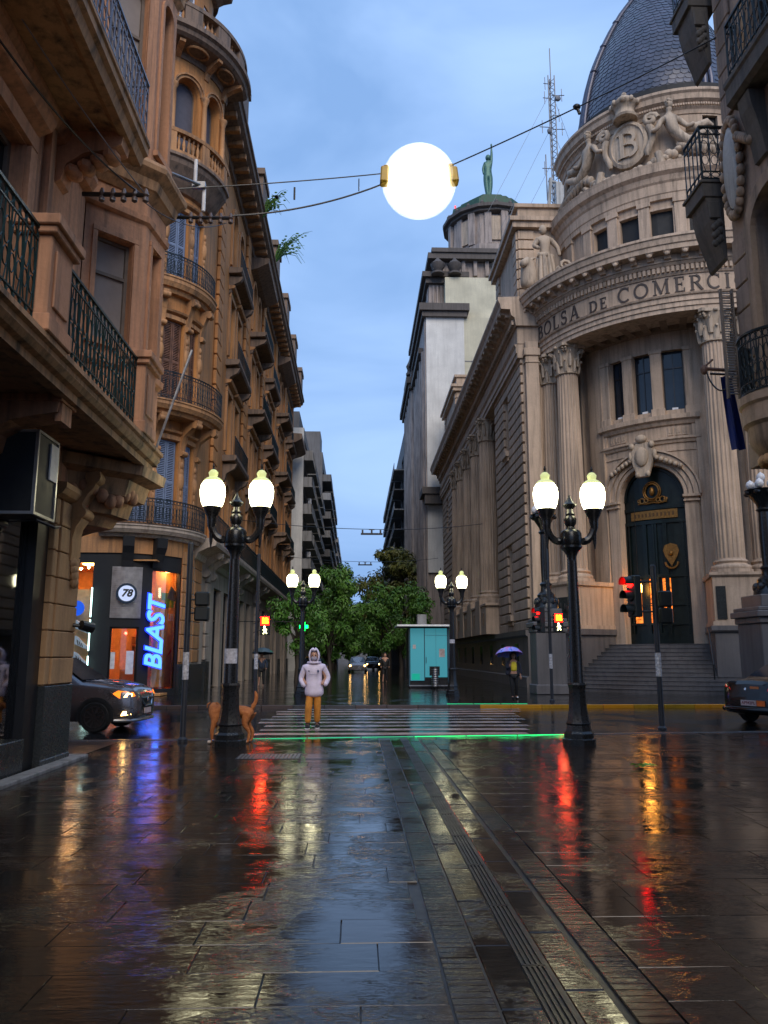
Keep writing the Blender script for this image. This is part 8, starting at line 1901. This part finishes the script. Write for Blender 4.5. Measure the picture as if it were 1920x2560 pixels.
# ------------------------------------------------------------------ vehicles (local: front +X, left +Y)
TYRE = plain('tyre', (0.010, 0.010, 0.011), 0.7); RIM = plain('alloy_rim', (0.10, 0.10, 0.11), 0.3, 0.8); CHROME = plain('chrome', (0.55, 0.55, 0.58), 0.12, 1.0)
HL = glow('warm_headlight', (1.0, 0.20, 0.015), 1.2); HLW = glow('bright_headlight', (1.0, 0.55, 0.16), 9.0); TAIL = glow('tail_lamp', (0.6, 0.01, 0.01), 0.6); PLATE = plain('plate_white', (0.62, 0.48, 0.46), 0.5)
def car_body(st, mat, name='body'):
    """st: list of (x, half-width, z_low, z_mid, z_belt, half-top, z_top)"""
    rings = []
    for (x, w, z0, zm, zb, wt, zt) in st:
        half = [(0.0, z0), (w * 0.55, z0), (w * 0.90, z0 + 0.02), (w * 0.985, z0 + 0.14), (w, zm), (w * 0.985, zb - 0.06), (w * 0.955, zb), (wt + (w * 0.93 - wt) * 0.30, zb + (zt - zb) * 0.72), (wt, zt - 0.02), (wt * 0.6, zt), (0.0, zt + 0.015)]
        rings.append([(x, y, z) for y, z in half] + [(x, -y, z) for y, z in reversed(half[1:-1])])
    m = MB(); m.ring_loft(rings); return m
def wheel(t, x, y, r, side):
    m = MB(); n = 28; prof = [(r * 0.66, -0.10), (r * 0.9, -0.105), (r, -0.075), (r, 0.075), (r * 0.9, 0.105), (r * 0.66, 0.10)]
    m.ring_loft([[(x + rr * math.cos(2 * math.pi * j / n), y + w, r + rr * math.sin(2 * math.pi * j / n)) for j in range(n)] for rr, w in prof], True, True); wh = part('wheel', m, TYRE, t, False, 40)
    m = MB(); yo = y + side * 0.085
    m.ring_loft([[(x + rr * math.cos(2 * math.pi * j / n), yy, r + rr * math.sin(2 * math.pi * j / n)) for j in range(n)] for rr, yy in ((r * 0.70, yo), (r * 0.70, yo + side * 0.022), (r * 0.63, yo + side * 0.022), (r * 0.62, yo - side * 0.03))], True, False)
    for k in range(10):
        a = 2 * math.pi * k / 10; c = Vector((x + r * 0.36 * math.cos(a), yo + side * 0.01, r + r * 0.36 * math.sin(a))); m.obox(c, r * 0.58, 0.02, 0.030 if k % 2 else 0.045, 0, 0, -a)
    m.cyl((x, yo - side * 0.02, r), (x, yo + side * 0.025, r), r * 0.12, n=12); part('rim', m, RIM, wh, False)
    m = MB(); m.cyl((x, yo - side * 0.035, r), (x, yo - side * 0.03, r), r * 0.6, n=20); part('brake_shadow', m, BLACKM, wh, False)
def arch(t, x, w, r, side, mat):
    m = MB(); n = 20; rings = []
    for j in range(n + 1):
        a = math.pi * (-0.08 + 1.16 * j / n); c, s_ = math.cos(a), math.sin(a)
        rings.append([(x + rr * c, side * yy, r + rr * s_) for rr, yy in ((r * 1.08, w - 0.04), (r * 1.08, w + 0.014), (r * 1.26, w + 0.012), (r * 1.28, w - 0.03))])
    m.ring_loft(rings, True, True); part('wheel_arch', m, mat, t, False, 40)
    m = MB(); m.ring_loft([[(x + r * 1.10 * math.cos(2 * math.pi * j / 24), side * yy, max(0.16, r + r * 1.10 * math.sin(2 * math.pi * j / 24))) for j in range(24)] for yy in (w - 0.05, w + 0.004)]); part('wheel_well', m, BLACKM, t, False)
def poly(m, pts, th, d): m.extr([(a, b) for a, b in pts], d, 0, th)
# --- SUV at the left
PG = plain('grey_car_paint', (0.15, 0.145, 0.16), 0.25, 0.6, coat=0.8, var=0.06)
suv = thing('car', 'grey compact SUV with amber headlights on nosing out at the left', 'car', (-6.95, 19.15, -0.10), R(-4), 'cars')
st = [(-2.12, 0.70, 0.42, 0.62, 0.95, 0.52, 1.25), (-2.05, 0.82, 0.30, 0.60, 1.02, 0.58, 1.50), (-1.55, 0.88, 0.22, 0.60, 1.06, 0.64, 1.62), (-0.6, 0.89, 0.20, 0.60, 1.06, 0.66, 1.66), (0.15, 0.89, 0.20, 0.60, 1.05, 0.64, 1.62), (0.55, 0.89, 0.20, 0.60, 1.04, 0.66, 1.34), (0.95, 0.89, 0.22, 0.62, 1.02, 0.74, 1.09), (1.45, 0.88, 0.23, 0.62, 0.98, 0.72, 1.06), (1.85, 0.85, 0.24, 0.62, 0.93, 0.64, 1.00), (2.05, 0.77, 0.25, 0.58, 0.86, 0.56, 0.93), (2.14, 0.62, 0.30, 0.55, 0.76, 0.44, 0.82), (2.17, 0.48, 0.36, 0.52, 0.68, 0.30, 0.72)]
part('body', car_body(st, PG), PG, suv, False, 35)
for x in (-1.3, 1.32):
    for s_ in (-1, 1): arch(suv, x, 0.885, 0.335, s_, BLACKM); wheel(suv, x, s_ * 0.80, 0.335, s_)
m = MB(); m.add([(0.20, 0.60, 1.60), (0.20, -0.60, 1.60), (0.93, -0.71, 1.115), (0.93, 0.71, 1.115)], [(0, 1, 2, 3)]); m.add([(0.20, 0.60, 1.615), (0.20, -0.60, 1.615), (0.93, -0.71, 1.13), (0.93, 0.71, 1.13)], [(0, 1, 2, 3)]); part('windscreen', m, GLASSB, suv, False)
for s_ in (-1, 1):
    m = MB(); m.extr([(0.72, 1.09), (0.22, 1.52), (-0.35, 1.56), (-0.40, 1.09)], lambda a, b, w, s_=s_: (a, s_ * (0.870 - 0.36 * (b - 1.06) + w), b), 0, 0.012); m.extr([(-0.48, 1.09), (-0.43, 1.56), (-1.1, 1.55), (-1.35, 1.09)], lambda a, b, w, s_=s_: (a, s_ * (0.870 - 0.36 * (b - 1.06) + w), b), 0, 0.012); part('side_window', m, GLASSB, suv, False)
    m = MB(); m.obox((0.62, s_ * 1.0, 1.12), 0.14, 0.20, 0.14); part('wing_mirror', m, PG, suv, False, bevel=0.03)
    m = MB(); pts = [(1.66, 0.83), (1.78, 0.90), (2.06, 0.86), (2.10, 0.78), (1.98, 0.72), (1.80, 0.74)]
    def hf(a, b, w, s_=s_): return (a + 0.02, s_ * (0.875 - max(0, a - 1.6) ** 2 * 0.85 + w), b)
    m.extr(pts, hf, -0.02, 0.02); h = part('headlight', m, HL, suv, False)
    m = MB(); m.extr([(1.90, 0.755), (1.96, 0.85), (2.06, 0.83), (2.05, 0.77)], hf, 0.02, 0.03); part('bulb', m, HLW, h, False)
    m = MB(); m.extr([(1.60, 0.87), (1.63, 0.88), (1.72, 0.80), (1.80, 0.745), (1.78, 0.735), (1.68, 0.79)], hf, 0.0, 0.03); part('headlight_trim', m, CHROME, h, False)
    m = MB(); m.extr([(1.86, 0.36), (1.90, 0.45), (2.03, 0.46), (2.05, 0.38)], hf, 0.0, 0.03); part('fog_lamp', m, HLW, suv, False)
    m = MB(); m.extr([(1.82, 0.50), (2.08, 0.53), (2.08, 0.51), (1.84, 0.475)], hf, 0.0, 0.035); part('fog_lamp_trim', m, CHROME, suv, False)
m = MB(); m.bx(2.10, 2.185, -0.36, 0.36, 0.46, 0.74); part('grille', m, BLACK, suv, False, bevel=0.02)
m = MB(); m.tube([(2.13, -0.46, 0.80), (2.20, -0.22, 0.56), (2.205, 0.22, 0.56), (2.13, 0.46, 0.80)], 0.022, 6); m.ell((2.20, 0, 0.68), 0.015, 0.07, 0.07, 12, 8); part('grille_trim', m, CHROME, suv, False)
m = MB(); m.bx(2.185, 2.205, -0.22, 0.22, 0.38, 0.50); part('number_plate', m, PLATE, suv, False)
m = MB(); m.tube([(1.72, -0.84, 0.26), (1.98, -0.74, 0.25), (2.16, -0.48, 0.255), (2.20, 0, 0.26), (2.16, 0.48, 0.255), (1.98, 0.74, 0.25), (1.72, 0.84, 0.26)], 0.038, 7, True, 1.0); part('bumper_lip', m, GREYM, suv, False, 40)
m = MB()
for s_ in (-1, 1): m.tube([(0.95, s_ * 0.55, 1.10), (1.5, s_ * 0.50, 1.07), (1.95, s_ * 0.40, 0.98)], 0.016, 5)
part('bonnet_crease', m, PG, suv, False, 50)
m = MB(); m.cyl((0.90, 0.3, 1.13), (0.70, -0.25, 1.26), 0.012); m.cyl((0.90, -0.3, 1.13), (0.72, -0.62, 1.24), 0.012); part('wiper', m, BLACK, suv, False)
# --- dark saloon at the right, seen from behind
PB = plain('black_car_paint', (0.004, 0.005, 0.006), 0.2, 0.0, spec=0.35, coat=0.25, var=0.1)
sed_st = [(-2.24, 0.60, 0.34, 0.50, 0.62, 0.52, 0.66), (-2.21, 0.74, 0.28, 0.50, 0.78, 0.56, 0.96), (-2.12, 0.83, 0.25, 0.54, 0.93, 0.62, 1.05), (-1.85, 0.86, 0.22, 0.56, 0.97, 0.66, 1.08), (-1.45, 0.88, 0.20, 0.56, 0.97, 0.66, 1.12), (-0.75, 0.88, 0.19, 0.56, 0.96, 0.60, 1.44), (0.0, 0.88, 0.19, 0.56, 0.95, 0.60, 1.48), (0.45, 0.88, 0.19, 0.56, 0.94, 0.60, 1.36), (1.05, 0.88, 0.20, 0.56, 0.92, 0.70, 0.98), (1.6, 0.87, 0.21, 0.56, 0.86, 0.66, 0.92), (2.0, 0.78, 0.22, 0.52, 0.78, 0.56, 0.82), (2.14, 0.55, 0.28, 0.48, 0.66, 0.36, 0.70)]
def saloon(label, loc, rz, paint, roof=None, detail=True, lights=False):
    c = thing('car', label, 'car', loc, rz, 'cars')
    part('body', car_body(sed_st, paint), paint, c, False, 35)
    for x in (-1.3, 1.32):
        for s_ in (-1, 1): arch(c, x, 0.875, 0.31, s_, paint); wheel(c, x, s_ * 0.79, 0.31, s_)
    m = MB(); m.add([(0.42, 0.58, 1.37), (0.42, -0.58, 1.37), (1.03, -0.68, 1.0), (1.03, 0.68, 1.0)], [(0, 1, 2, 3)]); m.add([(-0.80, 0.58, 1.435), (-0.80, -0.58, 1.435), (-1.44, -0.64, 1.14), (-1.44, 0.64, 1.14)], [(0, 1, 2, 3)]); part('windscreen', m, GLASSB, c, False)
    for s_ in (-1, 1):
        m = MB(); m.extr([(0.85, 0.985), (0.40, 1.32), (-0.7, 1.38), (-1.15, 1.0)], lambda a, b, w, s_=s_: (a, s_ * (0.862 - 0.5 * (b - 0.96) + w), b), 0, 0.014); part('side_window', m, GLASSB, c, False)
        m = MB(); m.extr([(0.50, 0.80), (0.74, 0.76), (0.80, 0.84), (0.76, 0.93), (0.56, 0.90)], lambda a, b, w, s_=s_: (-2.20 + w + max(0, a - 0.6) * 0.55, s_ * a, b), -0.03, 0.06); part('tail_lamp', m, TAIL, c, False, bevel=0.02)
        m = MB(); m.obox((2.03, s_ * 0.62, 0.66), 0.14, 0.28, 0.14, s_ * -0.5); part('headlight', m, HLW if lights else CHROME, c, False, bevel=0.02)
    if roof: m = MB(); m.bx(-0.72, 0.4, -0.58, 0.58, 1.44, 1.505); part('roof_panel', m, roof, c, False, bevel=0.04)
    m = MB(); m.tube([(-1.9, -0.87, 0.36), (-2.15, -0.80, 0.36), (-2.24, -0.5, 0.37), (-2.255, 0, 0.37), (-2.24, 0.5, 0.37), (-2.15, 0.80, 0.36), (-1.9, 0.87, 0.36)], 0.07, 8, True, 1.0); part('rear_bumper', m, paint, c, False, 50)
    p = MB(); p.bx(-2.262, -2.246, -0.22, 0.22, 0.46, 0.59); pl = part('number_plate', p, PLATE, c, False)
    return c, pl
bc, pl = saloon('black saloon with red tail lamps and orange sticker, cut by the right edge', (11.62, 20.6, -0.10), R(24), PB)
me = text_mesh('plate_lettering', 'AP942PL', 0.105, plain('plate_red_ink', (0.22, 0.03, 0.03), 0.6), 0, 0.002, 0.001); piece('plate_lettering', me, pl, (-2.264, 0, 0.525), (R(90), 0, R(-90)), world=False)
m = MB(); m.bx(-2.262, -2.246, -0.47, -0.235, 0.46, 0.59); part('orange_sticker', m, plain('orange_sticker_paint', (0.9, 0.16, 0.01), 0.5), bc, False)
m = MB(); m.bx(-2.225, -2.19, -0.30, -0.05, 0.86, 0.92); part('boot_sticker', m, plain('orange_badge', (0.7, 0.2, 0.05), 0.5), bc, False)
m = MB(); m.ell((-2.215, 0.1, 0.84), 0.02, 0.05, 0.05, 10, 8); m.ell((-2.17, 0.38, 0.97), 0.015, 0.05, 0.02, 8, 6); part('badge', m, CHROME, bc, False)
saloon('far car coming on with bright headlights in the middle of the street', (0.15, 78, 0), R(-90), plain('silver_paint', (0.25, 0.25, 0.27), 0.25, 0.5), None, False, True)
saloon('far parked taxi with ochre roof beneath the bright green tree', (-3.2, 62, 0), R(-95), PB, plain('ochre_taxi_roof', (0.5, 0.26, 0.02), 0.35), False, False)
saloon('far car half hidden with headlights on beside the oncoming one', (1.9, 92, 0), R(-90), PB, None, False, True)
